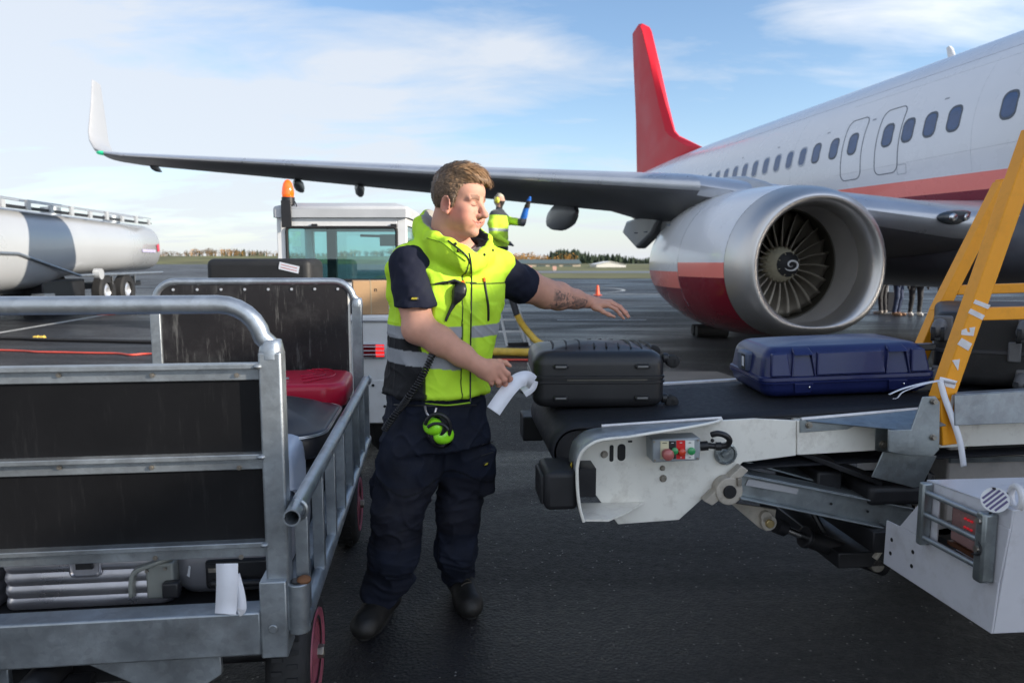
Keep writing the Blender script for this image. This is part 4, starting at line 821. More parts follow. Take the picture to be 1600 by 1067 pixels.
# ribbons tied on the near post
m_rib = mat('white_tag_paper', (.76, .77, .82), .5, var=.04, vs=20)
def ribbon(name, pts, w_, label, nrm=(0, -1, 0), twist=0., par=None):
    P = catmull(pts, 8); rows = []; n = len(P)
    for i, p in enumerate(P):
        t = P[min(i+1, n-1)]-P[max(i-1, 0)]; t /= np.linalg.norm(t); s_ = np.cross(t, nrm); s_ /= np.linalg.norm(s_); a = twist*i/n; s_ = s_*math.cos(a)+np.cross(t, s_)*math.sin(a); rows.append([p-s_*w_/2, p+s_*w_/2])
    b = MB(); b.sheet(rows); o0 = P[0]; o = b.build(name, m_rib, par, off=o0, solid=.0012, smooth=60); o.location = o0; tag(o, label, 'tag'); return o
LW = lambda px, py, v: LF.o+LF.M.T@np.array(P0(px, py, v))
ribbon('paper_ribbon', [LW(1469, 594, -.078), LW(1440, 599, -.09), LW(1410, 607, -.10), LW(1389, 616, -.10)], .011, 'white paper ribbon tied to the handrail post and pulled left over the blue suitcase', (0, -.3, 1), .4)
ribbon('paper_ribbon', [LW(1469, 595, -.080), LW(1442, 601, -.10), LW(1412, 612, -.11), LW(1402, 622, -.11), LW(1395, 623, -.11)], .007, 'thin curled white paper ribbon ending lowest beside the blue suitcase', (0, -.3, 1), .8)
ribbon('paper_ribbon', [LW(1469, 594, -.082), LW(1476, 620, -.088), LW(1487, 650, -.095), LW(1500, 690, -.10), LW(1506, 729, -.10)], .022, 'long white paper ribbon hanging down from the yellow handrail post')
ribbon('paper_ribbon', [LW(1468, 592, -.080), LW(1478, 594, -.083), LW(1494, 598, -.082)], .016, 'white paper strip knotted round the yellow handrail post', (0, -1, 0), .5)
# ================================================================= SUITCASES ON THE BELT
def suitcase(name, loc, eul, label, cat='suitcase', group=None): return empty(name, loc, eul, label, cat, group)
def spinner(root, p, out, down, r=.028, mm=None, gap=.03):
    p = np.array(p, float); out = np.array(out, float); down = np.array(down, float); sd_ = np.cross(out, down)
    b = MB(); b.cyl(p, p+out*.022, r*.75, 16); b.bar(p+out*.018, p+out*.035+down*.012, .03, .024, sd_); hs = b.build('wheel_housing', mm or m_plast, root, bevel=.003)
    c = p+out*(.02+r*.8)+down*.014
    for s_ in (-1, 1): b = MB(); b.lathe([(-.008, .008), (-.008, r*.9), (-.005, r), (.005, r), (.008, r*.9), (.008, .008)], c+sd_*.011*s_, sd_, 22); b.build('wheel', m_rub, root, smooth=50)
    b = MB(); b.lathe([(-.014, r*.55), (.014, r*.55)], c, sd_, 16, close=True); b.build('axle_cap', m_dkst, root)
def lworld(u, v, z): return LF.o+LF.M.T@np.array((u, v, z))
m_bcase = mat('black_hard_shell', (.022, .022, .024), .38, var=.12, vs=4, bump=.10, bs=420, coat=.05, rv=.2)
yaw = math.radians(4.7-3.0)
sc1 = suitcase('suitcase', lworld(.205, .515, bz(.2)+.004), (0, 0, yaw), 'black hard-shell suitcase with ribbed lid lying on the belt under the outstretched hand')
def shell(root, L_, W_, z0, z1, mm, name, bev=.045, crown=.0, draft=0., seg=5, nx=14, ny=10):
    """lid-like shell: gridded box, crowned top, drafted sides, rounded by bevel"""
    b = MB(); xs = np.linspace(-L_/2, L_/2, nx); ys = np.linspace(-W_/2, W_/2, ny)
    e = 5.0; n = 72; rows = []
    lev = [(0, 1, 0)]
    H = z1-z0; R = min(bev, H*.9); prof = [(0, 1.0)]+[((H-R)/H, 1.0)]+[(1-R/H+R/H*math.sin(a), 1-R*(1-math.cos(a))/(min(L_, W_)/2)) for a in np.linspace(.15, 1.57, 8)]
    def outline(s, z, inset):
        P = rrect(L_-2*inset-2*draft*(z-z0), W_-2*inset-2*draft*(z-z0), max(.012, .05-inset*.3), 6); return [(x, y, z) for x, y in P]
    for tz, s in prof:
        inset = (1-s)*(min(L_, W_)/2); rows.append(outline(s, z0+tz*H, inset))
    for f in (.85, .6, .3, .02):
        q = rows[len(prof)-1]; rows.append([(x*f, y*f, z1+crown*(1-f*f)) for x, y, z in q])
    b.sheet(rows, True); b.add(rows[-1], [tuple(range(len(rows[-1])))]); b.add(rows[0], [tuple(range(len(rows[0])))[::-1]]); return b.build(name, mm, root, smooth=50)
Lc, Wc = .53, .43
o = shell(sc1, Lc, Wc, .138, .236, m_bcase, 'lid', .055, .022)
o2 = shell(sc1, Lc, Wc, .0, .105, m_bcase, 'base_shell', .045, .01); o2.scale = (1, 1, -1); o2.location = (0, 0, .112)
b = MB(); b.sheet([[(x, y, z) for x, y in rrect(Lc+k, Wc+k, .05, 6)] for z, k in ((.106, -.004), (.110, .010), (.119, .010), (.121, .002), (.127, .002), (.129, .008), (.138, .008), (.142, -.004))], True); b.build('zip_band', m_plast, sc1, smooth=30)
b = MB(); b.bb((-.13, -Wc/2-.007, .121), (.19, -Wc/2-.0035, .127)); b.build('trim_strip', mat('worn_grey_trim', (.10, .095, .08), .35, .3), sc1)
for x in (-.155, .17):
    for z in (.178, .052):
        b = MB(); ol = rrect(.060, .019, .0095, 5); b.sheet([[(x+q[0]*s, -Wc/2-d, z+q[1]*s) for q in ol] for s, d in ((1, -.004), (1, .009), (.85, .013), (.7, .013))], True); ft = b.build('side_foot', m_plast, sc1, smooth=40)
        b = MB(); b.bb((x-.021, -Wc/2-.0145, z-.004), (x+.021, -Wc/2-.010, z+.004)); b.build('foot_insert', mat('foot_grey', (.20, .20, .20), .3, .4), ft, bevel=.001)
for k, (x0, y0, y1) in enumerate([(-.19, -.13, .17), (-.135, -.14, .17), (-.08, -.14, .17), (-.02, -.14, -.07), (.03, -.14, -.07), (.08, -.14, -.07), (-.02, .08, .17), (.03, .10, .17), (.08, .10, .17), (.13, -.14, .17), (.175, -.13, .17), (.215, -.12, .16)]):
    b = MB(); rows = []
    for t in np.linspace(0, 1, 8):
        y = y0+(y1-y0)*t; w_ = .0035+.002*math.sin(t*3.14); xx = x0+.022*math.sin((y+.2)*6); z = .2365+.022*(1-min(1, (abs(y)/.185))**2)*(1-min(1, abs(x0)/.25)**2*.9)+.0
        rows.append([(xx-w_, y, z-.004), (xx-w_*.6, y, z+.0022), (xx+w_*.6, y, z+.0022), (xx+w_, y, z-.004)])
    b.sheet(rows); b.build('lid_groove_strip', m_blk, sc1, smooth=60)  # raised black strips stand in for the shaded grooves of the lid
for y, z in ((-.165, .205), (-.165, .04), (.165, .205), (.165, .04)):
    spinner(sc1, (Lc/2-.004, y, z), (1, 0, 0), (0, 0, -1), .026)
b = MB(); b.tube(catmull([(-Lc/2+.005, -.10, .06), (-Lc/2-.03, -.09, .055), (-Lc/2-.04, 0, .05), (-Lc/2-.03, .09, .055), (-Lc/2+.005, .10, .06)], 6), .009, 10); b.build('carry_handle', m_plast, sc1, smooth=60)
b = MB(); b.cyl((-Lc/2, -.075, .10), (-Lc/2-.025, -.075, .10), .010, 14); b.ell((-Lc/2-.03, -.075, .10), (.010, .012, .012), 12, 8); b.ell((-Lc/2-.034, -.06, .053), (.008, .014, .008), 12, 8); b.build('handle_stud', m_chrome, sc1, smooth=60)
# blue case
m_blue = mat('blue_moulded_plastic', (.013, .020, .095), .36, var=.10, vs=3, bump=.10, bs=260, coat=.12, rv=.25)
b0 = lworld(1.235, .50, bz(1.23)+.012); sc2 = suitcase('suitcase', b0, (0, -math.radians(2.3), math.radians(4.7-5)), 'dark blue hard-shell suitcase lying flat on the belt with latch recesses')
LB, WB = .70, .46
shell(sc2, LB, WB, .07, .205, m_blue, 'lid', .05, .016, draft=.16)
o2 = shell(sc2, LB+.0, WB+.0, .0, .062, m_blue, 'base_shell', .035, .004, draft=.22); o2.scale = (1, 1, -1); o2.location = (0, 0, .062)
b = MB(); b.sheet([[(x, y, z) for x, y in rrect(LB+k, WB+k, .05, 6)] for z, k in ((.058, -.002), (.060, .012), (.067, .014), (.069, .006), (.071, .014), (.084, .012), (.088, -.006))], True); b.build('rim_band', m_blue, sc2, smooth=30)
def lp(x, z, d=0.): return (x, -WB/2+.16*(max(0, z-.07))-d, z)
for xc in (-.185, .195):
    w0, w1 = .033, .045
    b = MB(); b.prism([lp(xc-w0, .190, .010), lp(xc+w0, .190, .010), lp(xc+w0+.006, .174, .026), lp(xc-w0-.006, .174, .026)], (0, .03, .012)); b.build('latch_hood', m_blue, sc2, bevel=.003)
    b = MB(); b.prism([lp(xc-w0+.003, .172, .003), lp(xc+w0-.003, .172, .003), lp(xc+w1-.004, .09, .003), lp(xc-w1+.004, .09, .003)], (0, .01, 0)); b.build('latch_recess', m_blue, sc2)
    for s_ in (-1, 1): b = MB(); b.prism([lp(xc+s_*w0, .178, .016), lp(xc+s_*w1, .088, .010), lp(xc+s_*w1, .088, -.004), lp(xc+s_*w0, .178, -.004)], (.005*s_, 0, 0)); b.build('recess_rib', m_blue, sc2, bevel=.0015)
    b = MB(); b.prism([(xc-.038, -WB/2-.010, .060), (xc+.038, -WB/2-.010, .060), (xc+.033, -WB/2+.002, .018), (xc-.033, -WB/2+.002, .018)], (0, .006, 0)); b.build('latch', m_blue, sc2, bevel=.003)
    b = MB(); b.ell((xc+.022, -WB/2-.008, .043), (.004, .003, .005), 8, 6); b.build('lock_stud', m_chrome, sc2)
for x0_, x1_ in ((-.318, -.236), (-.134, .144), (.246, .318)):
    b = MB(); b.prism([lp(x0_+.01, .182, .012), lp(x1_-.01, .182, .012), lp(x1_, .090, .013), lp(x0_, .090, .013)], (0, .03, 0)); b.build('side_panel', m_blue, sc2, bevel=.006, seg=3)
b = MB(); b.bb((LB/2-.05, -WB/2+.05, .165), (LB/2+.03, -WB/2+.10, .192)); b.build('wheel_housing', m_plast, sc2, bevel=.006)
b = MB(); b.bb((LB/2-.06, -WB/2+.02, .004), (LB/2+.028, -WB/2+.07, .034)); b.build('wheel_housing', mat('worn_grey_plastic', (.08, .078, .072), .6), sc2, bevel=.005)
b = MB(); b.bb((-LB/2-.012, -.06, .085), (-LB/2+.04, .07, .17)); b.build('side_handle', mat('grey_blue_plastic', (.07, .09, .15), .45), sc2, bevel=.012, seg=3)
b = MB(); b.bb((-LB/2-.0135, -.045, .095), (-LB/2-.0105, .0, .160)); b.build('name_label', m_blk, sc2); b = MB(); b.bb((-LB/2-.0155, -.036, .108), (-LB/2-.0125, -.012, .150)); b.build('label_card', m_rib, sc2)
# black case on the right, wheels towards the camera
m_bc3 = mat('scuffed_black_case', (.020, .020, .021), .5, var=.2, vs=5, bump=.08, bs=200, dirt=.2, dirtcol=(.1, .1, .1), dirts=25)
y3 = math.radians(-30); d3 = np.array((math.cos(y3), math.sin(y3), 0)); n3 = np.array((-math.sin(y3), math.cos(y3), 0)); c3 = lworld(1.62, .36, bz(1.7)+.035)+d3*.31+n3*.31
sc3 = suitcase('suitcase', c3, (math.radians(2), -math.radians(1), y3), 'scuffed black suitcase with four grey wheels facing out behind the yellow handrail')
sc3.scale = (1, 1, 1.17)
W3, L3 = .60, .62
shell(sc3, W3, L3, .128, .262, m_bc3, 'lid', .03, .01); o2 = shell(sc3, W3, L3, .0, .122, m_bc3, 'base_shell', .035, .005); o2.scale = (1, 1, -1); o2.location = (0, 0, .125)
b = MB(); b.sheet([[(x, y, z) for x, y in rrect(W3+k, L3+k, .05, 6)] for z, k in ((.118, -.004), (.121, .010), (.131, .010), (.134, -.004))], True); b.build('rim_band', mat('rim_dark_grey', (.05, .05, .055), .4), sc3, smooth=30)
m_whg = mat('grey_wheel_plastic', (.13, .13, .135), .5, var=.15, vs=20)
for x, z in ((-.27, .215), (-.27, .035), (.02, .215), (.02, .035)):
    b = MB(); b.bb((x-.035, -L3/2-.010, z-.055), (x+.035, -L3/2+.02, z+.035)); b.build('wheel_housing', m_whg, sc3, bevel=.008)
    b = MB(); b.tube(catmull([(x-.01, -L3/2-.006, z), (x-.015, -L3/2-.03, z+.002), (x-.02, -L3/2-.045, z-.01)], 5), [.027]*6+[.027]*5 if False else .026, 16); b.ell((x-.02, -L3/2-.048, z-.012), (.027, .027, .027), 14, 10); b.build('wheel_fork', m_whg, sc3, smooth=70)
    for s_ in (-1, 1): b = MB(); b.lathe([(-.007, .008), (-.007, .025), (.007, .025), (.007, .008)], (x-.02+s_*.017, -L3/2-.062, z-.024), (1, 0, 0), 20); b.build('wheel', m_rub, sc3)
b = MB(); b.bb((-.045, -L3/2-.016, .095), (-.0, -L3/2+.0, .165)); b.build('latch', m_whg, sc3, bevel=.006)
# luggage tag held at the black case
hp = lambda px, py, Y: atY(px, py, Y)
ribbon('luggage_tag', [hp(833, 598, 2.73), hp(824, 591, 2.69), hp(810, 594, 2.655), hp(797, 606, 2.62), hp(784, 623, 2.60), hp(771, 642, 2.58)], .056, 'long blank white luggage tag held out from the black suitcase by the worker', (.05, -1, .25))
ribbon('luggage_tag', [hp(833, 594, 2.76), hp(829, 604, 2.755), hp(817, 613, 2.74)], .045, 'short folded white luggage tag under the long one', (.5, -1, .3), .3)
# tagless loops
# ================================================================= THE BAGGAGE CART (u to the right, v away from the camera)
co_ = atY(430, 700, 1.88); co_[2] = 0
CF = Frame(co_, math.radians(6.5)); CE = CF.eul
cart = empty('baggage_cart', CF.o, CE, 'galvanised baggage cart with black end boards and a side gate, loaded with suitcases', 'baggage cart')
C0 = lambda px, py, v=-.03: CF.v0(px, py, v)
CU = lambda px, py, u=.065: CF.u0(px, py, u)
m_tube = galv('galvanised_tube', (.40, .44, .48), .36, .8, 30)
m_board = scratch(mat('black_plywood_board', (.007, .007, .008), .48, var=.2, vs=3, bump=.05, bs=60, spec=.25), .05, (.3, .3, .3), 18, 6, .5)
m_boards = scratch(mat('scratched_black_board', (.014, .012, .013), .42, var=.3, vs=3, bump=.05, bs=60, dirt=.22, dirtcol=(.16, .16, .16), dirts=5), .35, (.45, .45, .43), 16, 5, .6)
WC, VF = 1.10, 2.25
def arch(v, nm, ztop, zsq, r=.024, post=.058, left=-WC):
    R = .11; pts = [(left, v, zsq), (left, v, ztop-R)]+[(left+R-R*math.cos(a), v, ztop-R+R*math.sin(a)) for a in np.linspace(.2, 1.57, 7)]+[(-.02-R+R*math.sin(a), v, ztop-R+R*math.cos(a)) for a in np.linspace(0, 1.37, 7)]+[(-.0+.0, v, ztop-R), (0, v, zsq)]
    pts = [(p[0], p[1], p[2]) for p in pts]
    b = MB(); b.tube(pts, r, 20); b.build('top_tube', m_tube, cart, smooth=60)
    for x in (left, 0):
        b = MB(); b.tube([(x, v, zsq-.02), (x, v, zsq+.0), (x, v, zsq+.028), (x, v, zsq+.03)], [.033, .033, .027, .024], 16); b.build('weld_collar', m_tube, cart, smooth=60)
arch(0., 'near', 1.338, 1.215)
for x in (0, -WC): b = MB(); b.bb((x-.030, -.030, .50), (x+.030, .030, 1.215)); b.build('corner_post', m_galv, cart, bevel=.007, seg=3)
for z0, z1 in ((1.139, 1.185), (.898, .944), (.657, .703)):
    b = MB(); b.bb((-WC+.03, -.030, z1-.014), (-.029, .004, z1)); b.bb((-WC+.03, -.010, z0), (-.029, -.004, z1-.014)); b.build('cross_rail', m_galv, cart, bevel=.002)
    b = MB(); b.ell((-.031, -.026, z1-.008), (.012, .012, .008), 10, 6); b.build('weld_bead', m_galv, cart)
for z0, z1 in ((.703, .900), (.944, 1.141)): b = MB(); b.bb((-WC+.03, .0, z0-.02), (-.029, .012, z1+.02)); b.build('end_board', m_board, cart, bevel=.001)
for px, py in ((238, 586), (370, 586), (237, 730), (374, 730), (243, 871), (377, 869.5), (92, 586), (93, 730)):
    p = C0(px, py, -.011); b = MB(); b.cyl(p, p+(0, -.004, 0), .0065, 12); b.cyl(p+(0, -.004, 0), p+(0, -.0065, 0), .004, 6); b.build('bolt', m_bolt, cart)
# base frame
b = MB(); b.bb((-WC-.1, -.045, .392), (-.045, .03, .515)); b.build('end_beam', m_galv, cart, bevel=.006)
b = MB(); b.bb((-.045, -.05, .385), (.025, .05, .60)); b.build('post_bracket', m_galv, cart, bevel=.004); p = (-.012, -.051, .47); b = MB(); b.cyl(p, (p[0], -.056, p[2]), .012, 14); b.build('bolt', m_galv, cart, bevel=.002)
b = MB(); b.tube([(.050, -.01, .44), (.050, -.01, .58)], .030, 18); b.bb((.01, -.03, .45), (.055, .02, .57)); b.build('gate_hinge', m_galv, cart, bevel=.003); b = MB(); b.cyl((.050, -.01, .581), (.050, -.01, .584), .020, 16); b.build('hinge_pin', m_dkst, cart); b = MB(); b.ell((.066, -.012, .585), (.02, .02, .012), 10, 6); b.build('rust_spot', mat('rust', (.16, .07, .03), .8), cart)
b = MB(); b.bb((-.03, .05, .40), (.03, VF, .50)); b.bb((-WC-.03, .05, .40), (-WC+.03, VF, .50)); b.bb((-WC, VF-.05, .40), (0, VF+.03, .50)); b.build('side_beam', m_galv, cart, bevel=.005)
b = MB(); b.bb((-WC+.03, .03, .455), (-.03, VF-.05, .472)); b.build('deck', m_blk, cart)
b = MB(); b.prism([(-.52, -.02, .392), (-.16, -.02, .392), (-.16, -.02, .33), (-.23, -.02, .285), (-.33, -.02, .285)], (0, .02, 0)); b.bb((-1.12, -.02, .31), (-.7, .0, .392)); b.build('gusset', m_galv, cart, bevel=.003)
b = MB(); b.cyl((-1.07, .32, .20), (.03, .32, .20), .028, 16); b.bb((-.9, .1, .26), (-.3, .6, .33)); b.build('axle', m_dkst, cart)
b = MB(); b.cyl((-.62, -.10, .33), (-.62, .05, .33), .05, 20); b.bb((-.57, -.08, .28), (-.50, .02, .34)); b.build('tow_coupling', m_dkst, cart, bevel=.006)
b = MB(); b.cyl((-.545, -.082, .315), (-.545, -.09, .315), .011, 8); b.build('bolt', m_bolt, cart)
m_tyre = mat('treaded_tyre', (.016, .016, .017), .7, var=.3, vs=14, bump=.3, bs=40); m_rim = mat('faded_pink_rim', (.28, .07, .10), .45, var=.2, vs=10, dirt=.4)
for u in (-.02, -WC+.02):
    for v in (.30, 1.72):
        b = MB(); b.lathe([(-.06, .10), (-.065, .16), (-.055, .19), (-.03, .203), (.03, .203), (.055, .19), (.065, .16), (.06, .10)], (u, v, .203), (1, 0, 0), 40); wh = b.build('wheel', m_tyre, cart, smooth=50)
        b = MB()
        for k in range(34):
            a = k*6.2832/34
            for s_ in (-1, 1): c_ = np.array((u+s_*.022, v+.203*math.cos(a+s_*.05), .203+.203*math.sin(a+s_*.05))); b.box(c_, (.03, .012, .012), ((1, 0, 0), (0, -math.sin(a), math.cos(a)), (0, math.cos(a), math.sin(a))))
        b.build('tread', m_tyre, wh)
        b = MB(); b.lathe([(.066, .001), (.066, .03), (.045, .05), (.045, .09), (.067, .12), (.067, .135), (.05, .14)], (u, v, .203), (1, 0, 0), 30); b.lathe([(-.066, .001), (-.066, .135)], (u, v, .203), (1, 0, 0), 30); b.build('rim', m_rim, wh, smooth=50)
        b = MB(); b.cyl((u+.06, v, .203), (u+.085, v, .203), .022, 6); b.build('hub_nut', m_bolt, wh, bevel=.002)
# far end
arch(VF, 'far', 1.335, 1.21, .021)
for x in (0, -WC): b = MB(); b.bb((x-.028, VF-.028, .50), (x+.028, VF+.028, 1.21)); b.build('corner_post', m_galv, cart, bevel=.006, seg=3)
b = MB(); b.bb((-WC+.03, VF-.01, .52), (-.05, VF+.0, 1.318)); b.build('end_board', m_boards, cart, bevel=.001)
b = MB(); b.bb((-.05, VF-.012, .52), (-.038, VF+.002, 1.31)); b.build('board_edge', m_lw, cart)
for k in range(8):
    b = MB(); b.cyl((-WC+.10+.128*k, VF-.010, 1.292), (-WC+.10+.128*k, VF-.016, 1.292), .0075, 10); b.build('rivet', m_slat, cart)
# side gate: two tubes and flat uprights, hooked outside the posts
GU = .058
gt0, gt1 = CU(462, 797, GU), CU(570, 585, GU); gt1[2] = gt0[2]+.01
z_t = gt0[2]; z_b = z_t-.335; v0_, v1_ = -.11, 2.05
b = MB(); b.tube([(GU, v0_, z_t), (GU, v1_, z_t)], .0225, 20, False); b.tube([(GU, v1_, z_t), (GU, v0_, z_t)], .0185, 20, False)
b.lathe([(0, .0185), (0, .0225)], (GU, v0_, z_t), (0, 1, 0), 20); gate = b.build('side_gate', m_tube, cart, smooth=50, recalc=False)
b = MB(); b.tube([(GU, -.02, z_b), (GU, v1_+.02, z_b)], .0225, 20); b.build('gate_rail', m_tube, gate, smooth=50)
for k in range(8):
    v = .03+k*(v1_-.06)/7; b = MB(); b.bb((GU-.017, v-.016, z_b+.01), (GU+.017, v+.016, z_t-.01)); b.build('gate_upright', m_galv, gate, bevel=.0015)
    b = MB(); b.ell((GU, v, z_b+.022), (.021, .020, .007), 10, 6); b.build('weld_bead', m_galv, gate)
for v in (v0_+.06, v1_): b = MB(); b.tube([(GU+.028*math.cos(a), v, z_t+.028*math.sin(a)) for a in np.linspace(-1.2, 1.0, 8)], .006, 6); b.build('hook', m_galv, gate)
# ---- luggage lying on the cart
def cworld(u, v, z): return CF.o+CF.M.T@np.array((u, v, z))
CA = math.radians(6.5)
m_alu = mat('grooved_aluminium', (.50, .49, .52), .34, .85, var=.08, vs=6, rv=.3, dirt=.3)
m_corner = mat('grey_green_corner', (.26, .27, .25), .5, .3)
def alu_case(x, y, L_, W_, H, label, corner=True):
    r = suitcase('suitcase', cworld(x, y, .472), (0, 0, CA), label)
    b = MB(); n = 11; prof = []
    for k in range(n*4+1):
        t = k/(n*4); prof.append((t*H, .004*abs(math.sin(math.pi*n*t*.5))))
    b.sheet([[(px_, py_, z) for px_, py_ in rrect(L_-2*d, W_-2*d, .035, 5)] for z, d in [(0, .02)]+[(z, .004-d) for z, d in prof[1:-1]]+[(H, .02)]], True)
    b.add([(px_, py_, H) for px_, py_ in rrect(L_-.04, W_-.04, .03, 5)], [tuple(range(24))]); b.build('shell', m_alu, r, smooth=30)
    b = MB(); ol = rrect(.085, .06, .015, 4); b.sheet([[(q[0]*s, -W_/2-d, H*.62+q[1]*s) for q in ol] for s, d in ((1, .0), (1, .006), (.9, .008), (.8, .004), (.2, .004))], True); lt = b.build('latch', m_alu, r, smooth=40)
    b = MB(); b.bb((-.022, -W_/2-.012, H*.62-.004), (.022, -W_/2-.004, H*.62+.014)); b.build('latch_dial', m_plast, lt)
    if corner:
        b = MB(); b.tube(catmull([(L_/2-.11, -W_/2-.003, .03), (L_/2-.10, -W_/2-.006, .10), (L_/2-.05, -W_/2-.006, .125), (L_/2+.0, -W_/2+.02, .135)], 5), .016, 8, flat=.5); b.bb((L_/2-.07, -W_/2-.006, .02), (L_/2+.006, -W_/2+.05, .125)); b.build('corner_guard', m_corner, r, bevel=.006)
        for x_, z_ in ((L_/2-.065, .105), (L_/2-.015, .11)): b = MB(); b.cyl((x_, -W_/2-.006, z_), (x_, -W_/2-.011, z_), .005, 10); b.build('rivet', m_bolt, r)
        for z_ in (.035, .068): b = MB(); b.lathe([(-.011, .006), (-.011, .034), (-.006, .038), (.006, .038), (.011, .034), (.011, .006)], (L_/2+.004, -W_/2-.05, z_), (0, 0, 1), 24); b.lathe([(-.0115, .006), (-.0115, .02), (.0115, .02), (.0115, .006)], (L_/2+.004, -W_/2-.05, z_), (0, 0, 1), 16); b.build('wheel', m_rub, r, smooth=50)
        b = MB(); b.bb((L_/2-.02, -W_/2-.03, .03), (L_/2+.025, -W_/2+.0, .075)); b.build('wheel_housing', m_plast, r, bevel=.005)
    return r
alu_case(-.555, .42, .46, .60, .20, 'silver grooved aluminium suitcase behind the lowest rail of the baggage cart')
alu_case(-.955, .40, .30, .55, .20, 'silver aluminium suitcase at the far left edge, half behind a navy pouch', False)
pr = suitcase('pouch', cworld(-.80, -.04, .36), (0, 0, CA), 'small navy fabric pouch hanging at the left edge over the cart beam', 'pouch')
b = MB(); b.sheet([[(x, y, z) for x, y in rrect(.16*k, .05*k, .012, 4)] for z, k in ((.0, .92), (.02, 1), (.10, .98), (.155, .94), (.175, .8))], True); b.build('body', mat('navy_fabric', (.018, .020, .035), .8, var=.15, vs=15, bump=.3, bs=200, sheen=.3), pr, bevel=.003); b = MB(); b.tube(catmull([(.02, 0, .17), (.01, .02, .22), (.04, .06, .25)], 5), .006, 8); b.build('strap', m_plast, pr)
# grey and black case with a white tag
r = suitcase('suitcase', cworld(-.185, .42, .472), (0, 0, CA), 'grey hard suitcase with black handle lying on the cart deck beside the silver one')
m_gsh = mat('satin_grey_shell', (.20, .20, .22), .35, .2, var=.08)
b = MB(); b.sheet([[(x, y, z) for x, y in rrect(.33+k, .55+k, .07, 7)] for z, k in ((.0, -.09), (.012, -.04), (.04, -.008), (.08, 0), (.13, 0), (.15, -.03), (.16, -.09))], True); b.build('shell', m_gsh, r, smooth=60)
b = MB(); b.bb((-.055, -.285, .03), (.17, -.262, .118)); b.build('black_panel', m_plast, r, bevel=.01)
b = MB(); b.tube(catmull([(-.03, -.28, .045), (-.02, -.30, .055), (.10, -.305, .055), (.165, -.29, .05)], 5), .011, 10); b.bb((-.05, -.292, .098), (.0, -.283, .110)); b.build('handle', m_plast, r, smooth=60)
b = MB(); b.bb((-.045, -.288, .082), (.01, -.284, .096)); b.build('zip_pull', m_bolt, r, bevel=.002)
b = MB(); b.prism([(-.155, -.240, .115), (-.095, -.2775, .10), (-.10, -.2775, .068), (-.158, -.240, .092)], (0, -.001, 0)); b.build('paper_sticker', m_rib, r, smooth=0)
ribbon('luggage_tag', [cworld(-.125, -.045, .655), cworld(-.125, -.052, .60), cworld(-.13, -.050, .545), cworld(-.132, -.055, .52)], .058, 'blank white luggage tag hanging over the grey suitcase inside the cart', (0, -1, 0), .1)
ribbon('luggage_tag', [cworld(-.11, -.04, .62), cworld(-.098, -.045, .57), cworld(-.095, -.045, .53), cworld(-.105, -.045, .52)], .03, 'second white tag half hidden behind the one over the grey suitcase', (.3, -1, 0), .3)
# light blue-white case, black stack, piped black case, red case behind
def soft(L_, W_, H, x, y, z, rot, mm, label, rr=.07, crown=.02, pip=None, name='suitcase', nm='shell', tilt=0.):
    r = suitcase(name, cworld(x, y, z), (tilt, 0, CA+rot), label)
    b = MB(); rows = []
    for t, k in ((0, -.05), (.06, -.012), (.2, 0), (.75, 0), (.90, -.012), (.97, -.04), (1.0, -.09)): rows.append([(px_, py_, H*t) for px_, py_ in rrect(L_+k, W_+k, rr+k*.3, 7)])
    q = rows[-1]
    for f in (.8, .5, .2, .02): rows.append([(a*f, c*f, H+crown*(1-f*f)) for a, c, _ in q])
    b.sheet(rows, True); b.add(rows[0], [tuple(range(len(rows[0])))[::-1]]); b.build(nm, mm, r, smooth=60)
    if pip is not None:
        for zz_, k in ((H*.90, -.006), (H*.86, .002)): b = MB(); P = [(a, c, zz_) for a, c in rrect(L_+k, W_+k, rr, 7)]; b.tube(P+[P[0]], .003, 6, False); b.build('piping', pip, r)
    return r
m_lb = mat('pale_blue_shell', (.50, .56, .68), .35, var=.05, coat=.2); m_bl2 = mat('smooth_black_case', (.022, .022, .028), .38, var=.1, vs=3, coat=.1); m_sil = mat('silver_piping', (.6, .6, .6), .3, .8)
m_rc = mat('crimson_suitcase', (.50, .006, .035), .32, var=.05, vs=3, coat=.2)
soft(.60, .34, .30, -.38, .78, .475, 0, m_lb, 'pale blue-white suitcase standing behind the corner post of the cart', .05)
soft(.60, .55, .155, -.35, 1.22, .475, .02, m_blk, 'plain black suitcase lying under the piped black one', .05)
soft(.64, .72, .11, -.325, 1.23, .665, 0, m_bl2, 'glossy black suitcase with thin silver piping in front of the red one', .14, .085, m_sil)
r = soft(.66, .52, .13, -.335, 1.84, .725, 0, m_rc, 'crimson red suitcase with curved ridges at the back of the cart', .12, .022)
soft(.62, .50, .22, -.38, 1.80, .475, 0, m_blk, 'black suitcase hidden under the crimson one', .05)
for k, rd in enumerate((.10, .16, .215)):
    b = MB(); P = []
    for a in np.linspace(-1.25, 1.25, 16): x_ = .07+rd*math.cos(a)*.85; y_ = rd*1.05*math.sin(a); P.append((x_, y_, .130+.022*(1-max(abs(x_)/.30, abs(y_)/.245)**2)*.95+.0015))
    b.tube(P, .004, 6, flat=.8); b.build('ridge', m_rc, r, smooth=60)
b = MB(); b.bb((-.02, -.16, .143), (.05, -.145, .150)); b.build('badge', m_slat, r)
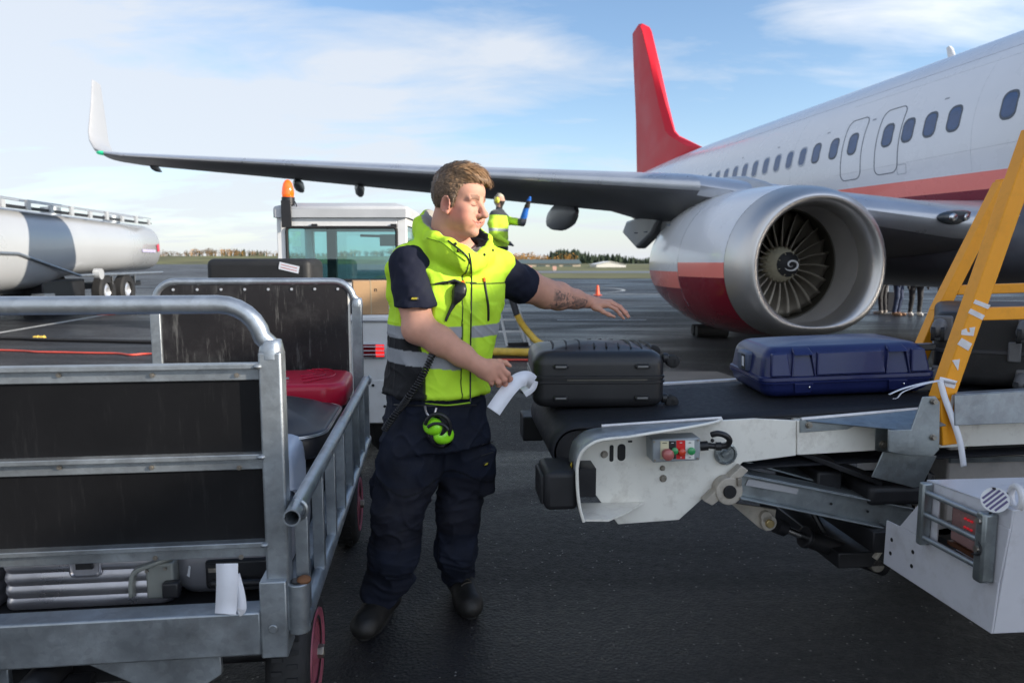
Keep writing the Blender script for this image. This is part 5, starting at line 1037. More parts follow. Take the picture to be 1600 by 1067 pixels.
# ================================================================= THE TUG with the things on its deck
m_tw = mat('clean_white_tug_paint', (.74, .74, .73), .35, var=.03, coat=.2, dirt=.25, dirtcol=(.35, .3, .25), dirts=9); m_roof = mat('pale_grey_roof', (.48, .49, .50), .55, var=.06)
def tint_glass(name, col, gl=.12):
    m = bpy.data.materials.new(name); m.use_nodes = True; t = m.node_tree; n = t.nodes; l = t.links; n.clear()
    tr = n.new('ShaderNodeBsdfTransparent'); tr.inputs[0].default_value = (*col, 1); g = n.new('ShaderNodeBsdfGlossy'); g.inputs['Roughness'].default_value = .03; g.inputs[0].default_value = (.8, .95, .95, 1)
    f = n.new('ShaderNodeFresnel'); f.inputs[0].default_value = 1.5; a = n.new('ShaderNodeMath'); a.operation = 'ADD'; a.inputs[1].default_value = gl; l.new(f.outputs[0], a.inputs[0])
    mx_ = n.new('ShaderNodeMixShader'); l.new(a.outputs[0], mx_.inputs[0]); l.new(tr.outputs[0], mx_.inputs[1]); l.new(g.outputs[0], mx_.inputs[2]); o = n.new('ShaderNodeOutputMaterial'); l.new(mx_.outputs[0], o.inputs[0]); return m
m_gl = tint_glass('teal_cab_glass', (.52, .80, .80))
TX0, TX1, TY = -1.98, -.845, 5.0
TO = np.array(((TX0+TX1)/2, TY, 0)); tug = empty('baggage_tug', TO, (0, 0, 0), 'white baggage tug with glazed cab, seen from behind past the cart', 'tug')
tl = lambda x, y, z: (x-TO[0], y-TO[1], z)
def tb(name, lo, hi, m, bev=.0, par=None, seg=2): b = MB(); b.bb(np.array(lo)-TO*(1, 1, 0), np.array(hi)-TO*(1, 1, 0)); return b.build(name, m, par or tug, bevel=bev, seg=seg)
ZD = 1.075
tb('body', (TX0, TY, .30), (TX1, 7.8, ZD-.0), m_tw, .02, seg=3); tb('deck_lip', (TX0+.02, TY-.012, ZD-.045), (TX1-.02, TY-.001, ZD-.035), m_slat)
tb('rear_panel', (TX0+.01, TY-.008, .31), (TX1-.01, TY-.001, .615), m_tw, .003)
for x, z in ((-.91, .53), (-.91, .34), (-.90, .43), (-.98, .58)): b = MB(); b.cyl(np.array((x, TY-.009, z))-TO*(1, 1, 0), np.array((x, TY-.014, z))-TO*(1, 1, 0), .010, 12); b.build('bolt', m_dkst, tug)
lamp = tb('tail_light', (-1.10, TY-.02, .775), (-.885, TY-.001, .88), m_slat, .006)
tb('lens', (-1.09, TY-.026, .785), (-.955, TY-.02, .87), mat('dark_red_lens', (.22, .01, .015), .2, coat=.5), .002, lamp); tb('lens', (-.953, TY-.026, .785), (-.895, TY-.02, .87), mat('bright_red_lens', (.85, .02, .02), .2, coat=.5, emit=.8), .002, lamp)
for z in (.80, .828, .856): b = MB(); b.cyl(tl(-1.10, TY-.035, z), tl(-.885, TY-.035, z), .004, 8); b.build('lamp_guard', m_slat, lamp)
CX0, CX1, CY0, CY1, CZ = -1.915, -.86, 5.90, 6.75, 1.80
for x in (CX0, CX1-.075):
    tb('pillar', (x, CY0, ZD), (x+.075, CY0+.07, CZ), m_tw, .006); tb('pillar', (x, CY1-.07, ZD), (x+.075, CY1, CZ), m_tw, .006)
tb('window_header', (CX0+.075, CY0, 1.715), (CX1-.075, CY0+.06, CZ), m_tw, .003); tb('window_header', (CX0+.075, CY1-.06, 1.72), (CX1-.075, CY1, CZ), m_tw); tb('side_header', (CX0, CY0+.07, 1.74), (CX0+.05, CY1-.07, CZ), m_tw); tb('side_header', (CX1-.05, CY0+.07, 1.74), (CX1, CY1-.07, CZ), m_tw)
tb('cab_sill', (CX0+.075, CY0, ZD), (CX1-.075, CY0+.07, 1.30), m_tw, .003); tb('side_sill', (CX1-.05, CY0+.07, ZD), (CX1, CY1-.07, 1.22), m_tw); tb('side_sill', (CX0, CY0+.07, ZD), (CX0+.05, CY1-.07, 1.22), m_tw)
b = MB(); b.sheet([[np.array(tl(x, y, z)) for x, y in ((CX0-.02+k, CY0-.03+k), (CX1+.02-k, CY0-.03+k), (CX1+.02-k, CY1+.03-k), (CX0-.02+k, CY1+.03-k))] for z, k in ((CZ-.0, 0), (CZ+.085, .0), (CZ+.125, .12), (CZ+.13, .5))], True); b.build('roof', m_roof, tug, bevel=.02)
wf_ = MB(); ol = rrect(CX1-CX0-.16, .43, .03, 4); P = [tl((CX0+CX1)/2+x, CY0-.004, 1.507+z) for x, z in ol]; wf_.tube(P+[P[0]], .012, 8, False); wf_.build('window_seal', m_rub, tug)
b = MB(); b.add([tl((CX0+CX1)/2+x, CY0+.01, 1.507+z) for x, z in ol], [tuple(range(len(ol)))]); b.build('rear_glass', m_gl, tug, smooth=0)
b = MB(); b.add([tl(CX0+.08, CY1-.03, 1.1), tl(CX1-.08, CY1-.03, 1.1), tl(CX1-.08, CY1-.03, 1.72), tl(CX0+.08, CY1-.03, 1.72)], [(0, 1, 2, 3)]); b.build('windscreen', m_gl, tug, smooth=0)
for x in (CX0+.02, CX1-.02): b = MB(); b.add([tl(x, CY0+.07, 1.2), tl(x, CY1-.07, 1.2), tl(x, CY1-.07, 1.74), tl(x, CY0+.07, 1.74)], [(0, 1, 2, 3)]); b.build('side_glass', m_gl, tug, smooth=0)
tb('door_post', (CX0+.25, 6.5, ZD), (CX0+.33, 6.56, CZ-.02), m_dkst)
for x in (-1.63, -.985): tb('hinge', (x, CY0-.012, 1.72), (x+.05, CY0+.0, 1.75), m_plast, .003)
b = MB(); b.tube([tl(-1.32, 6.3, 1.67), tl(-1.14, 6.3, 1.665)], .012, 8); b.bb(tl(-1.15, 6.29, 1.58), tl(-1.0, 6.33, 1.68)); b.build('mirror', mat('dark_mirror', (.03, .05, .05), .1, .6), tug, bevel=.01)
tb('wing_mirror', (-1.0, 6.6, 1.52), (-.92, 6.64, 1.66), m_plast, .01); tb('seat_back', (-1.75, 6.2, ZD), (-1.40, 6.35, 1.28), m_plast, .04, seg=4)
b = MB(); b.bb(tl(-1.86, CY0-.048, 1.72), tl(-1.78, CY0-.034, 1.935)); b.cyl(tl(-1.82, CY0+.02, 1.90), tl(-1.82, CY0+.02, 1.965), .052, 20); bk = b.build('beacon_bracket', m_plast, tug, bevel=.003)
b = MB(); b.lathe([(0, .046), (.03, .050), (.07, .046), (.11, .036), (.135, .020), (.142, .001)], tl(-1.82, CY0+.02, 1.965), (0, 0, 1), 24, up=(0, 1, 0)); b.build('beacon_dome', mat('amber_dome', (.95, .13, .005), .12, coat=.8, emit=.30, sss=.0), bk, smooth=60)
b = MB(); b.tube(catmull([tl(-1.76, CY0, 1.93), tl(-1.74, CY0-.02, 1.88), tl(-1.76, CY0-.02, 1.82)], 5), .004, 6); b.build('beacon_wire', m_plast, bk)
for x in (TX0+.12, TX1-.12):
    for y in (5.45, 7.2): b = MB(); b.lathe([(-.09, .16), (-.09, .27), (-.05, .30), (.05, .30), (.09, .27), (.09, .16), (0, .14)], tl(x, y, .30), (1, 0, 0), 30); b.build('wheel', m_rub, tug)
# on the deck
bx = np.array(atY(588, 489, 5.16)); crt = empty('cardboard_box', (-.97, 5.15, ZD+.002), (0, 0, .25), 'brown cardboard box with dark lettering standing on the tug deck', 'box')
m_card = mat('brown_cardboard', (.48, .30, .16), .85, var=.06, vs=6, bump=.1, bs=40, streak=12)
b = MB(); b.bb((-.17, -.12, 0), (.075, .12, .235)); cbx = b.build('carton', m_card, crt, bevel=.004); b = MB(); b.bb((-.052, -.1215, .0), (-.044, .1215, .236)); b.build('packing_tape', mat('parcel_tape', (.50, .38, .24), .35), crt)
b = MB(); put_text(b, 'das', .075, (.055+.021, -.03, .075), (0, 1, 0), (0, 0, 1)); put_text(b, 'n', .045, (-.015, -.1215, .175), (1, 0, 0), (0, 0, 1)); b.build('printed_word', mat('print_brown_black', (.05, .04, .03), .7), crt, smooth=0)
bs = empty('suitcase', (-1.80, 5.30, ZD+.003), (0, 0, -.10), 'black soft case with a white paper label on the tug deck', 'suitcase')
b = MB(); b.bb((-.40, -.15, 0), (.38, .15, .39)); b.build('shell', mat('black_canvas_case', (.020, .020, .021), .6, var=.2, vs=12, bump=.2, bs=150), bs, bevel=.05, seg=4)
b = MB(); c_ = np.array((.23, -.152, .325)); ax1 = np.array((.97, 0, -.22)); ax2 = np.array((.22, 0, .97)); b.prism([c_-ax1*.075-ax2*.026, c_+ax1*.075-ax2*.026, c_+ax1*.075+ax2*.026, c_-ax1*.075+ax2*.026], (0, -.001, 0)); lb = b.build('paper_label', m_rib, bs, smooth=0)
for z_ in (-.010, .010): b = MB(); b.prism([c_-ax1*.06+ax2*(z_-.002)+(0, -.0015, 0), c_+ax1*.06+ax2*(z_-.002)+(0, -.0015, 0), c_+ax1*.06+ax2*(z_+.002)+(0, -.0015, 0), c_-ax1*.06+ax2*(z_+.002)+(0, -.0015, 0)], (0, -.0004, 0)); b.build('label_print', mat('print_red', (.6, .12, .1), .6), lb, smooth=0)
b = MB(); b.cyl((.38, -.10, .18), (.43, -.10, .18), .02, 12); b.build('side_knob', m_plast, bs)
cl = Field((-1.45, 5.0, ZD-.02), (-1.0, 5.5, ZD+.2), .012)
for q in ((-1.35, 5.2, .05), (-1.27, 5.22, .07), (-1.19, 5.2, .065), (-1.12, 5.24, .05)): cl.ell((q[0], q[1], ZD+.04), (.08, .10, q[2]), None, .04)
ps, Q = cl.mesh(lambda p, n: vnoise(p*22, 3)*.012); tag(grid_obj('folded_jacket', ps, Q, mat('navy_cloth', (.014, .017, .035), .8, sheen=.3)), 'dark navy jacket heaped on the tug deck beside the cardboard box', 'jacket')
# ================================================================= THE TANKER
m_tk = mat('white_tanker_paint', (.46, .475, .49), .30, .2, coat=.4, var=.04, vs=.6); m_tkc = mat('cream_tanker_skirt', (.46, .43, .38), .4, coat=.2, var=.05)
TKF = Frame((-13.75, 25.9, 0), math.radians(-84.6)); tanker = empty('fuel_tanker', TKF.o, TKF.eul, 'long white fuel tanker truck parked at the left edge beyond the carts', 'tanker truck')
# u runs towards the camera, v to the right: side facing the camera at v = 1.2
b = MB(); rows = []
for u, hw, z0, z1 in ((0, .7, 1.4, 2.35), (.08, 1.0, 1.2, 2.62), (.3, 1.2, 1.10, 2.72), (3, 1.22, 1.08, 2.74), (5.8, 1.22, 1.0, 2.76), (7.2, 1.22, .72, 2.77), (9.0, 1.22, .66, 2.78), (12.5, 1.22, .66, 2.8), (13.5, 1.22, .66, 2.8)):
    cz = (z0+z1)/2; rows.append([(u, hw*np.sign(math.cos(q))*abs(math.cos(q))**.62, cz+(z1-z0)/2*np.sign(math.sin(q))*abs(math.sin(q))**.75) for q in (6.28319*k/48 for k in range(48))])
b.sheet(rows, True); b.add(rows[0], [tuple(range(48))]); tk = b.build('tank', m_tk, tanker, smooth=50)
b = MB(); b.tube([(.3, 1.235, 1.05), (6.2, 1.245, 1.05), (9.0, 1.245, 1.62), (13, 1.245, 1.66)], .04, 8); b.build('rub_rail', m_galv, tanker)
b = MB(); b.bb((.4, .72, 2.74), (12.8, 1.0, 2.79)); b.build('walkway', m_dkst, tanker)
for s_ in (.75, 1.02):
    b = MB(); b.tube([(.5, s_, 2.93), (12.5, s_, 2.95)], .018, 6); b.build('top_rail', m_slat, tanker)
for k in range(12): b = MB(); b.bb((.6+k*1.05, .98, 2.70), (.75+k*1.05, 1.05, 2.95 if k % 2 else 2.88)); b.build('rail_post', m_tk, tanker)
for u in (1.2, 5.0, 9.2, 11.5): b = MB(); b.cyl((u, .0, 2.74), (u, .0, 2.98), .26, 18); b.build('tank_hatch', m_galv, tanker)
for u in (5.2,): b = MB(); b.cyl((u, 1.2, 1.08), (u, 1.38, 1.08), .16, 18); b.build('hose_reel', m_tk, tanker)
for u in (2.2, 3.8): b = MB(); b.prism([(u, .9, .95), (u+.3, 1.2, 1.0), (u+.3, 1.2, .75), (u-.1, 1.0, .70)], (.1, .03, 0)); b.build('mudguard_stay', m_tk, tanker)
for u, v_ in ((3.0, 1.05), (4.4, 1.05), (11.0, 1.0), (3.0, -1.0), (4.4, -1.0), (11.0, -1.0)):
    b = MB(); b.lathe([(-.15, .28), (-.15, .46), (-.10, .52), (.10, .52), (.15, .46), (.15, .30), (.10, .28)], (u, v_, .52), (0, 1, 0), 32); wh = b.build('wheel', m_rub, tanker); b = MB(); b.lathe([(.05, .001), (.08, .12), (.12, .16), (.06, .28)], (u, v_, .52), (0, 1, 0), 24); b.build('rim', m_slat, wh)
b = MB(); b.bb((5.2, -.9, .45), (7.4, .9, .95)); b.bb((.2, -.45, .6), (13, .45, .8)); b.build('underframe', m_dkst, tanker, bevel=.03)
b = MB(); b.bb((7.4, .85, .42), (7.9, 1.2, .62)); b.build('step_box', m_tkc, tanker, bevel=.03)
b = MB(); b.prism([(.35, 1.19, 1.80), (.6, 1.225, 1.78), (.65, 1.225, 2.0), (.4, 1.19, 2.05)], (0, .02, 0)); b.build('red_emblem', mat('emblem_red', (.6, .04, .08), .4), tanker); b = MB(); b.prism([(.8, 1.232, 1.75), (1.9, 1.232, 1.75), (1.9, 1.232, 1.84), (.8, 1.232, 1.84)], (0, .01, 0)); b.build('faint_lettering_strip', mat('strip_violet', (.45, .42, .60), .4), tanker)
b = MB(); b.bb((9.9, 1.19, 1.93), (13, 1.235, 2.10)); b.build('dark_vent', m_dkst, tanker)
b = MB(); b.bb((13.6, -1.15, .55), (15.6, 1.15, 2.7)); b.build('cab', m_tk, tanker, bevel=.15, seg=4)
# ================================================================= THINGS ON THE APRON
m_con_ = mat('orange_cone_plastic', (.85, .13, .06), .5, var=.08)
p = atZ(933.5, 461.5, 0); cone = empty('traffic_cone', p, label='orange traffic cone standing alone on the apron left of the engine', cat='cone')
b = MB(); b.lathe([(0, .15), (.03, .14), (.03, .10), (.42, .05), (.44, .0005)], (0, 0, 0), (0, 0, 1), 20, up=(0, 1, 0)); b.build('cone_body', m_con_, cone); b = MB(); b.bb((-.17, -.17, 0), (.17, .17, .03)); b.build('base', m_con_, cone, bevel=.01)
p = atZ(166, 491.5, 0); mk = empty('ground_marker', p, label='small round red marker dome on the white line behind the cart', cat='marker'); b = MB(); b.ell((0, 0, 0.02), (.24, .18, .07), 16, 8); b.build('dome', m_con_, mk)
def hosepath(name, pts, r, m_, label, cat, wob=0.):
    P = catmull([atZ(x, y, r) for x, y in pts], 10); o0 = P[0]; b = MB()
    if wob: P = [p_+np.array([0, wob*math.sin(i*.35)+wob*.5*math.sin(i*.13), 0]) for i, p_ in enumerate(P)]
    b.tube([p_-o0 for p_ in P], r, 8); o = b.build(name, m_, None, smooth=60); o.location = o0; return tag(o, label, cat)
m_redc = mat('red_cable', (.75, .10, .07), .5, var=.1); m_bkc = mat('black_cable', (.02, .02, .022), .6); m_yh = mat('yellow_hose', (.70, .48, .08), .5, var=.15, vs=12)
hosepath('red_cable', [(-300, 545), (0, 547), (60, 550), (120, 550.5), (180, 552), (205, 554), (235, 553), (300, 556), (420, 560), (560, 562), (700, 562), (760, 562.5), (826, 562)], .014, m_redc, 'thin red cable snaking across the apron behind the cart and worker', 'cable', .02)
hosepath('black_cable', [(-300, 525), (0, 528), (60, 530), (150, 532), (240, 534), (420, 536), (560, 540)], .03, m_bkc, 'thick black cable with two yellow connectors lying behind the cart', 'cable')
for x in (57, 66): p = atZ(x, 528.5, .03); r = empty('cable_connector', p, label='yellow connector on the black cable, %s of the two' % ('left' if x == 57 else 'right'), cat='connector'); b = MB(); b.cyl((-.05, 0, 0), (.05, 0, .01), .045, 14); b.build('body', m_yh, r, bevel=.008)
def ribbed(name, pts3, r, m_, label, cat):
    P = catmull(pts3, 14); o0 = P[0]; L = len(P); b = MB(); Q_ = []; R_ = []
    for i in range(L-1):
        for t in (0, .5): Q_.append(P[i]+(P[i+1]-P[i])*t-o0); R_.append(r*(1 if t == 0 else .88))
    b.tube(Q_, R_, 12); o = b.build(name, m_, None, smooth=30); o.location = o0; return tag(o, label, cat)
ribbed('yellow_hose', [atZ(700, 549, .06), atZ(760, 549, .06), atZ(800, 550, .06), atZ(830, 550.5, .06), atZ(900, 551, .06)], .065, m_yh, 'thick yellow hose lying flat on the apron between worker and black suitcase', 'hose')
ribbed('yellow_hose', [atY(808, 492, 12.0), atY(816, 507, 12.0), atY(828, 522, 11.9), atY(845, 537, 11.7), atY(880, 546, 11.5), atY(950, 549, 11.4)], .058, m_yh, 'yellow hose section curving down from the refuelling platform', 'hose')
P = catmull([atY(797, 440, 12.2), atY(800, 466, 12.1), atY(804, 480, 12.05), atY(808, 493, 12.0)], 8); o0 = P[0]; b = MB(); b.tube([q-o0 for q in P], .055, 12); o = b.build('black_hose', m_bkc, None, smooth=60); o.location = o0; tag(o, 'black upper hose between refuelling platform and yellow hose', 'hose')
# white ladder platform
lo_ = atZ(785, 538, 0); LY = lo_[1]; lad = empty('ladder', (lo_[0], LY, 0), (0, 0, .15), 'white step ladder platform under the wing carrying the second worker', 'ladder')
m_lad = mat('white_ladder_metal', (.62, .63, .63), .4, var=.05)
for i, (a, c) in enumerate((((.05, -.25, 0), (-.12, -.20, .82)), ((.45, -.25, 0), (.20, -.20, .82)), ((-.75, -.25, 0), (-.62, -.2, .82)), ((.45, .35, 0), (.20, .3, .82)), ((-.75, .35, 0), (-.62, .3, .82)))): b = MB(); b.bar(a, c, .06, .035); b.build('leg', m_lad, lad)
for z_ in (.25, .45, .62): b = MB(); b.bar((-.7, -.24, z_), (.38-.2*z_, -.24, z_), .035, .03); b.build('brace', m_lad, lad)
b = MB(); b.bb((-.68, -.28, .82), (.26, .38, .86)); b.build('platform', m_lad, lad, bevel=.005)
b = MB(); b.bar((.05, -.25, .03), (.45, -.25, .03), .04, .06); b.build('brace', m_dkst, lad)
b = MB(); c_ = atZ(1112, 526, 0)
b.cyl((-.3, 0, .11), (.3, 0, .11), .11, 16); b.cyl((-.3, .3, .11), (.3, .3, .11), .11, 16); b.bb((-.2, -.02, .09), (.2, .32, .13)); o = b.build('wheel_chock', m_rub, None); o.location = c_; tag(o, 'black rubber wheel chock on the apron under the engine', 'chock')
# ================================================================= DISTANT PEOPLE
m_pp = mat('worn_clothes', (.5, .5, .5), .8, attr=True, var=.12, vs=14, sheen=.2)
def figure(base, h, face, label, cols, arm=None, wide=1., hx=.014, legs=True, bag=None):
    """standing figure, base on the ground, facing = angle; cols: trouser, coat, skin, hair"""
    base = np.array(base, float); f = np.array((math.cos(face), math.sin(face), 0)); s = np.array((-f[1], f[0], 0)); k = h/1.78; Z = np.array((0, 0, 1.))
    P = lambda x, y, z: base+(f*x+s*y+Z*z)*k
    F = Field(base+np.array((-.7, -.7, -.02)), base+np.array((.7, .7, h+.45)), hx)
    if legs:
        for q in (-1, 1): F.chain([P(0, .10*q, .90), P(.03, .11*q, .50), P(-.02, .12*q, .10)], [.095*wide, .065*wide, .055*wide], .03); F.cap(P(-.04, .12*q, .05), P(.15, .13*q, .035), .045, .04, .02)
    yw = math.atan2(s[1], s[0]); c = lambda z: P(0, 0, z)
    F.slab([(c(.82), .17*wide, .13*wide, yw), (c(1.0), .175*wide, .125*wide, yw), (c(1.25), .20*wide, .13*wide, yw), (c(1.42), .19*wide, .11*wide, yw), (c(1.50), .09, .08, yw)], .04)
    F.cap(P(0, 0, 1.45), P(.02, 0, 1.58), .055, .055, .02); F.ell(P(.02, 0, 1.66), (.10*k, .078*k, .118*k), (f, s, Z), .02); F.ell(P(.11, 0, 1.65), (.02, .015, .025), (f, s, Z), .015)
    for q, A in ((-1, (arm or {}).get(-1)), (1, (arm or {}).get(1))):
        pts = A or [(0, .24*q, 1.38), (0, .27*q, 1.10), (.10, .26*q, .88)]
        pp = [P(*a) for a in pts]; F.chain([P(0, .15*q, 1.40)]+pp, [.07*wide, .065*wide, .055*wide, .042], .03); d = pp[-1]-pp[-2]; d /= np.linalg.norm(d); F.chain([pp[-1], pp[-1]+d*.08, pp[-1]+d*.15], [.038, .036, .02], .015)
    pos, Q = F.mesh(lambda p, n: vnoise(p*14, 5)*.008)
    def col(p):
        q = (p-base)@np.array([f, s, Z]).T/k; c_ = np.tile(cols[1], (len(p), 1)).astype(float); c_[q[:, 2] < .86] = cols[0]; c_[q[:, 2] < .09] = cols[4] if len(cols) > 4 else (.03, .02, .02)
        hd = q[:, 2] > 1.52; c_[hd] = cols[2]; c_[hd & ((q[:, 2] > 1.72) | (q[:, 0] < -.0))] = cols[3]
        for e in cols[5:]: m_ = e[0](q); c_[m_] = e[1]
        return c_
    o = grid_obj('person', pos, Q, m_pp, None, base, col); o.location = base; return tag(o, label, 'person'), P, (f, s, Z)
LIME = (.50, .78, .04)
wb = lad.location; wb3 = np.array((atY(779, 400, 12.25)[0], 12.25, .86))
w2, P_, (f_, s_, Z_) = figure(wb3, 1.72, math.radians(-25), 'worker in hi-vis jacket and ear muffs raising a blue gloved hand under the wing', [(.02, .022, .03), LIME, (.55, .33, .25), (.55, .50, .38), (.02, .02, .02), (lambda q: (q[:, 2] > 1.40) & (q[:, 2] < 1.54), (.03, .035, .045)), (lambda q: (q[:, 2] > 1.12) & (q[:, 2] < 1.17), (.35, .38, .38)), (lambda q: (q[:, 0] > .30), (.05, .055, .07)), (lambda q: (q[:, 0] > .36) & (q[:, 2] > 1.34), (.01, .13, .50)), (lambda q: (q[:, 0] > .06) & (q[:, 2] > 1.52) & (q[:, 2] < 1.64), (.02, .015, .012))],
    arm={1: [(.06, .24, 1.32), (.36, .20, 1.28), (.47, .18, 1.56)], -1: [(0, -.25, 1.25), (.05, -.27, 1.05), (.22, -.20, .95)]}, wide=1.12, hx=.012)
MUF = empty('ear_muffs', P_(0, 0, 1.66), label='yellow ear muffs on the head of the worker under the wing', cat='ear muffs')
for q in (-1, 1): b = MB(); b.ell(np.array(P_(.02, .095*q, 1.655))-np.array(P_(0, 0, 1.66)), (.045, .03, .055), 14, 10, (f_, s_, Z_)); b.build('ear_cup', mat('muff_yellow', (.75, .72, .08), .4), MUF)
b = MB(); b.tube([np.array(P_(.0, .10*math.sin(a), 1.66+.13*math.cos(a)))-np.array(P_(0, 0, 1.66)) for a in np.linspace(-1.5, 1.5, 12)], .012, 6); b.build('head_band', m_blk, MUF)
dk = (.012, .012, .016)
for i, (px, py, fc, h, cols, lab) in enumerate((
    (1378, 490, 2.2, 1.75, [(.03, .03, .035), (.03, .03, .035), (.5, .3, .22), (.05, .03, .02), (.4, .36, .33)], 'passenger in dark clothes with pale shoes nearest the engine rim'),
    (1401, 493, -.9, 1.80, [(.025, .04, .09), dk, (.5, .3, .22), (.06, .04, .02), (.40, .22, .12)], 'passenger in blue jeans and tan shoes walking beyond the engine'),
    (1429, 493, -1.7, 1.70, [(.008, .008, .01), dk, (.5, .3, .22), (.03, .02, .02), (.7, .68, .62)], 'passenger in black trousers and white shoes beyond the engine'),
    (1474, 486, 1.0, 1.76, [(.012, .014, .02), dk, (.5, .3, .22), (.06, .04, .02)], 'passenger in black walking beyond the yellow handrail'))):
    figure(atZ(px, py, 0), h, fc, lab, cols, wide=1.0, hx=.022)
p = atZ(1391, 489, 0)
r = empty('suitcase', p, label='small black upright suitcase beside the passengers beyond the engine', cat='suitcase'); b = MB(); b.bb((-.16, -.10, .04), (.16, .10, .60)); b.build('shell', m_bl2, r, bevel=.03); b = MB(); b.tube([(-.10, 0, .6), (-.10, 0, .95), (.10, 0, .95), (.10, 0, .6)], .012, 8); b.build('pull_handle', m_slat, r)
# ================================================================= THE WORKER
A_ = lambda px, py, Y: atY(px, py, Y)
HS = 1.03; psi = math.radians(62); pit = math.radians(8)
hf = np.array((math.sin(psi)*math.cos(pit), -math.cos(psi)*math.cos(pit), -math.sin(pit))); hl = np.array((math.cos(psi), math.sin(psi), 0)); hu = np.cross(hf, hl)
HO = A_(715, 317, 2.70); HA = (hf, hl, hu)
H = lambda x, y, z: HO+(hf*x+hl*y+hu*z)*HS
TL = np.array((.85, .53, 0)); TF = np.array((.53, -.85, 0)); TYAW = math.atan2(.53, .85)
m_skin = mat('skin', (.6, .35, .27), .60, attr=True, var=.06, vs=30, bump=.08, bs=260, sss=.08, spec=.28)
F = Field((-.60, 2.42, .80), (.62, 3.44, 1.86), .0034)
def he(c, r, k=.02, op='u', rot=None):
    A = HA if rot is None else rot; F.ell(H(*c), np.array(r)*HS, A, k, op)
def hc(a, b, ra, rb, k=.012, op='u'): F.cap(H(*a), H(*b), ra*HS, rb*HS, k, op)
# head
he((-.006, 0, .038), (.090, .077, .087), .02); he((.030, 0, -.022), (.066, .066, .088), .02)
he((.028, .034, -.050), (.050, .036, .048), .02); he((.028, -.034, -.050), (.050, .036, .048), .02)
he((.048, 0, -.083), (.040, .040, .030), .02); he((.078, 0, -.096), (.020, .022, .018), .016); he((.030, 0, -.102), (.040, .036, .018), .014)
he((.052, 0, .045), (.046, .060, .046), .02)
for s in (-1, 1):
    he((.064, .040*s, -.026), (.028, .026, .026), .018)
    he((.058, .043*s, -.058), (.028, .024, .030), .016)
    hc((.086, .016*s, .019), (.078, .046*s, .020), .010, .009, .012)
    he((.100, .031*s, .002), (.015, .015, .011), .012, 's')
    he((.0755, .031*s, .0015), (.0155, .0170, .0125), .004)
    hc((.0915, .020*s, -.0050), (.0875, .043*s, -.0035), .0018, .0018, .003, 's')
    he((.1005, .0125*s, -.0365), (.012, .0080, .0085), .007); he((.108, .006*s, -.0455), (.003, .003, .0022), .002, 's')
    hc((.088, .030*s, -.030), (.082, .036*s, -.062), .001, .001, .01, 's')
hc((.090, 0, .014), (.116, 0, -.026), .0085, .0105, .012); he((.1195, 0, -.0315), (.0130, .0130, .0115), .009)
hc((.083, -.026, -.060), (.083, .026, -.060), .0125, .0125, .018)
hc((.0925, 0, -.0575), (.0800, -.032, -.0550), .0050, .0032, .006); hc((.0925, 0, -.0575), (.0800, .032, -.0550), .0050, .0032, .006)
hc((.0905, 0, -.0715), (.0805, -.027, -.0620), .0060, .0034, .006); hc((.0905, 0, -.0715), (.0805, .027, -.0620), .0060, .0034, .006)
hc((.0985, 0, -.0645), (.0850, -.037, -.0550), .0026, .0022, .003, 's'); hc((.0985, 0, -.0645), (.0850, .037, -.0550), .0026, .0022, .003, 's')
    
for s in (-1, 1): he((.068, .047*s, -.050), (.022, .018, .022), .014)
he((.104, 0, -.048), (.004, .004, .006), .006, 's')
# ears
for s in (-1, 1):
    fwd = hf*.96+hl*s*(-.28); out_ = np.cross(hu, fwd)*(-1 if s < 0 else 1); EA = (fwd, out_, hu)
    he((.004, .0765*s, -.012), (.019, .009, .031), .006, rot=EA)
    for k in range(9):
        a = math.radians(-60+k*33); a2 = math.radians(-60+(k+1)*33)
        if k < 8: hc((.004-.016*math.cos(a), .084*s, -.012+.029*math.sin(a)), (.004-.016*math.cos(a2), .084*s, -.012+.029*math.sin(a2)), .0042, .0042, .004)
    he((.007, .0885*s, -.008), (.011, .0105, .019), .003, 's', rot=EA); he((.011, .082*s, -.037), (.009, .005, .009), .005, rot=EA)
# neck and torso
NB = A_(712, 402, 2.79)
hc((-.028, 0, -.03), (-.030, 0, -.10), .056, .056, .012); F.cap(H(-.030, 0, -.08), NB, .060, .078, .02); F.cap(H(.004, 0, -.100), NB+TF*.03, .036, .052, .02)
tc_ = lambda px, py, Y=2.79: A_(px, py, Y)
F.slab([(tc_(684, 640), .15, .10, TYAW), (tc_(688, 560), .17, .13, TYAW), (tc_(703, 470), .20, .14, TYAW), (tc_(708, 420), .18, .11, TYAW), (tc_(711, 392), .09, .08, TYAW)], .03)
SR, ER, WR = A_(643, 420, 2.68), A_(656, 512, 2.60), A_(747, 571, 2.60)
SL, EL_, WL = A_(790, 432, 2.93), A_(852, 459, 3.08), A_(919, 471, 3.28)
F.cap(NB, SR, .07, .07, .03); F.cap(NB, SL, .07, .07, .03)
F.chain([SR, (SR+ER)/2+np.array((-.004, 0, 0)), ER+np.array((-.006, 0, .012))], [.070, .063, .057], .02); mR = ER+(WR-ER)*.35
F.chain([ER, mR, ER+(WR-ER)*.72, WR], [.056, .053, .042, .032], .02)
F.ell(ER+np.array((-.012, -.01, -.012)), (.045, .045, .042), None, .03)
F.chain([SL, (SL+EL_)/2, EL_], [.072, .070, .062], .02); mL = EL_+(WL-EL_)*.30
F.chain([EL_, mL, EL_+(WL-EL_)*.7, WL], [.062, .060, .042, .030], .02)
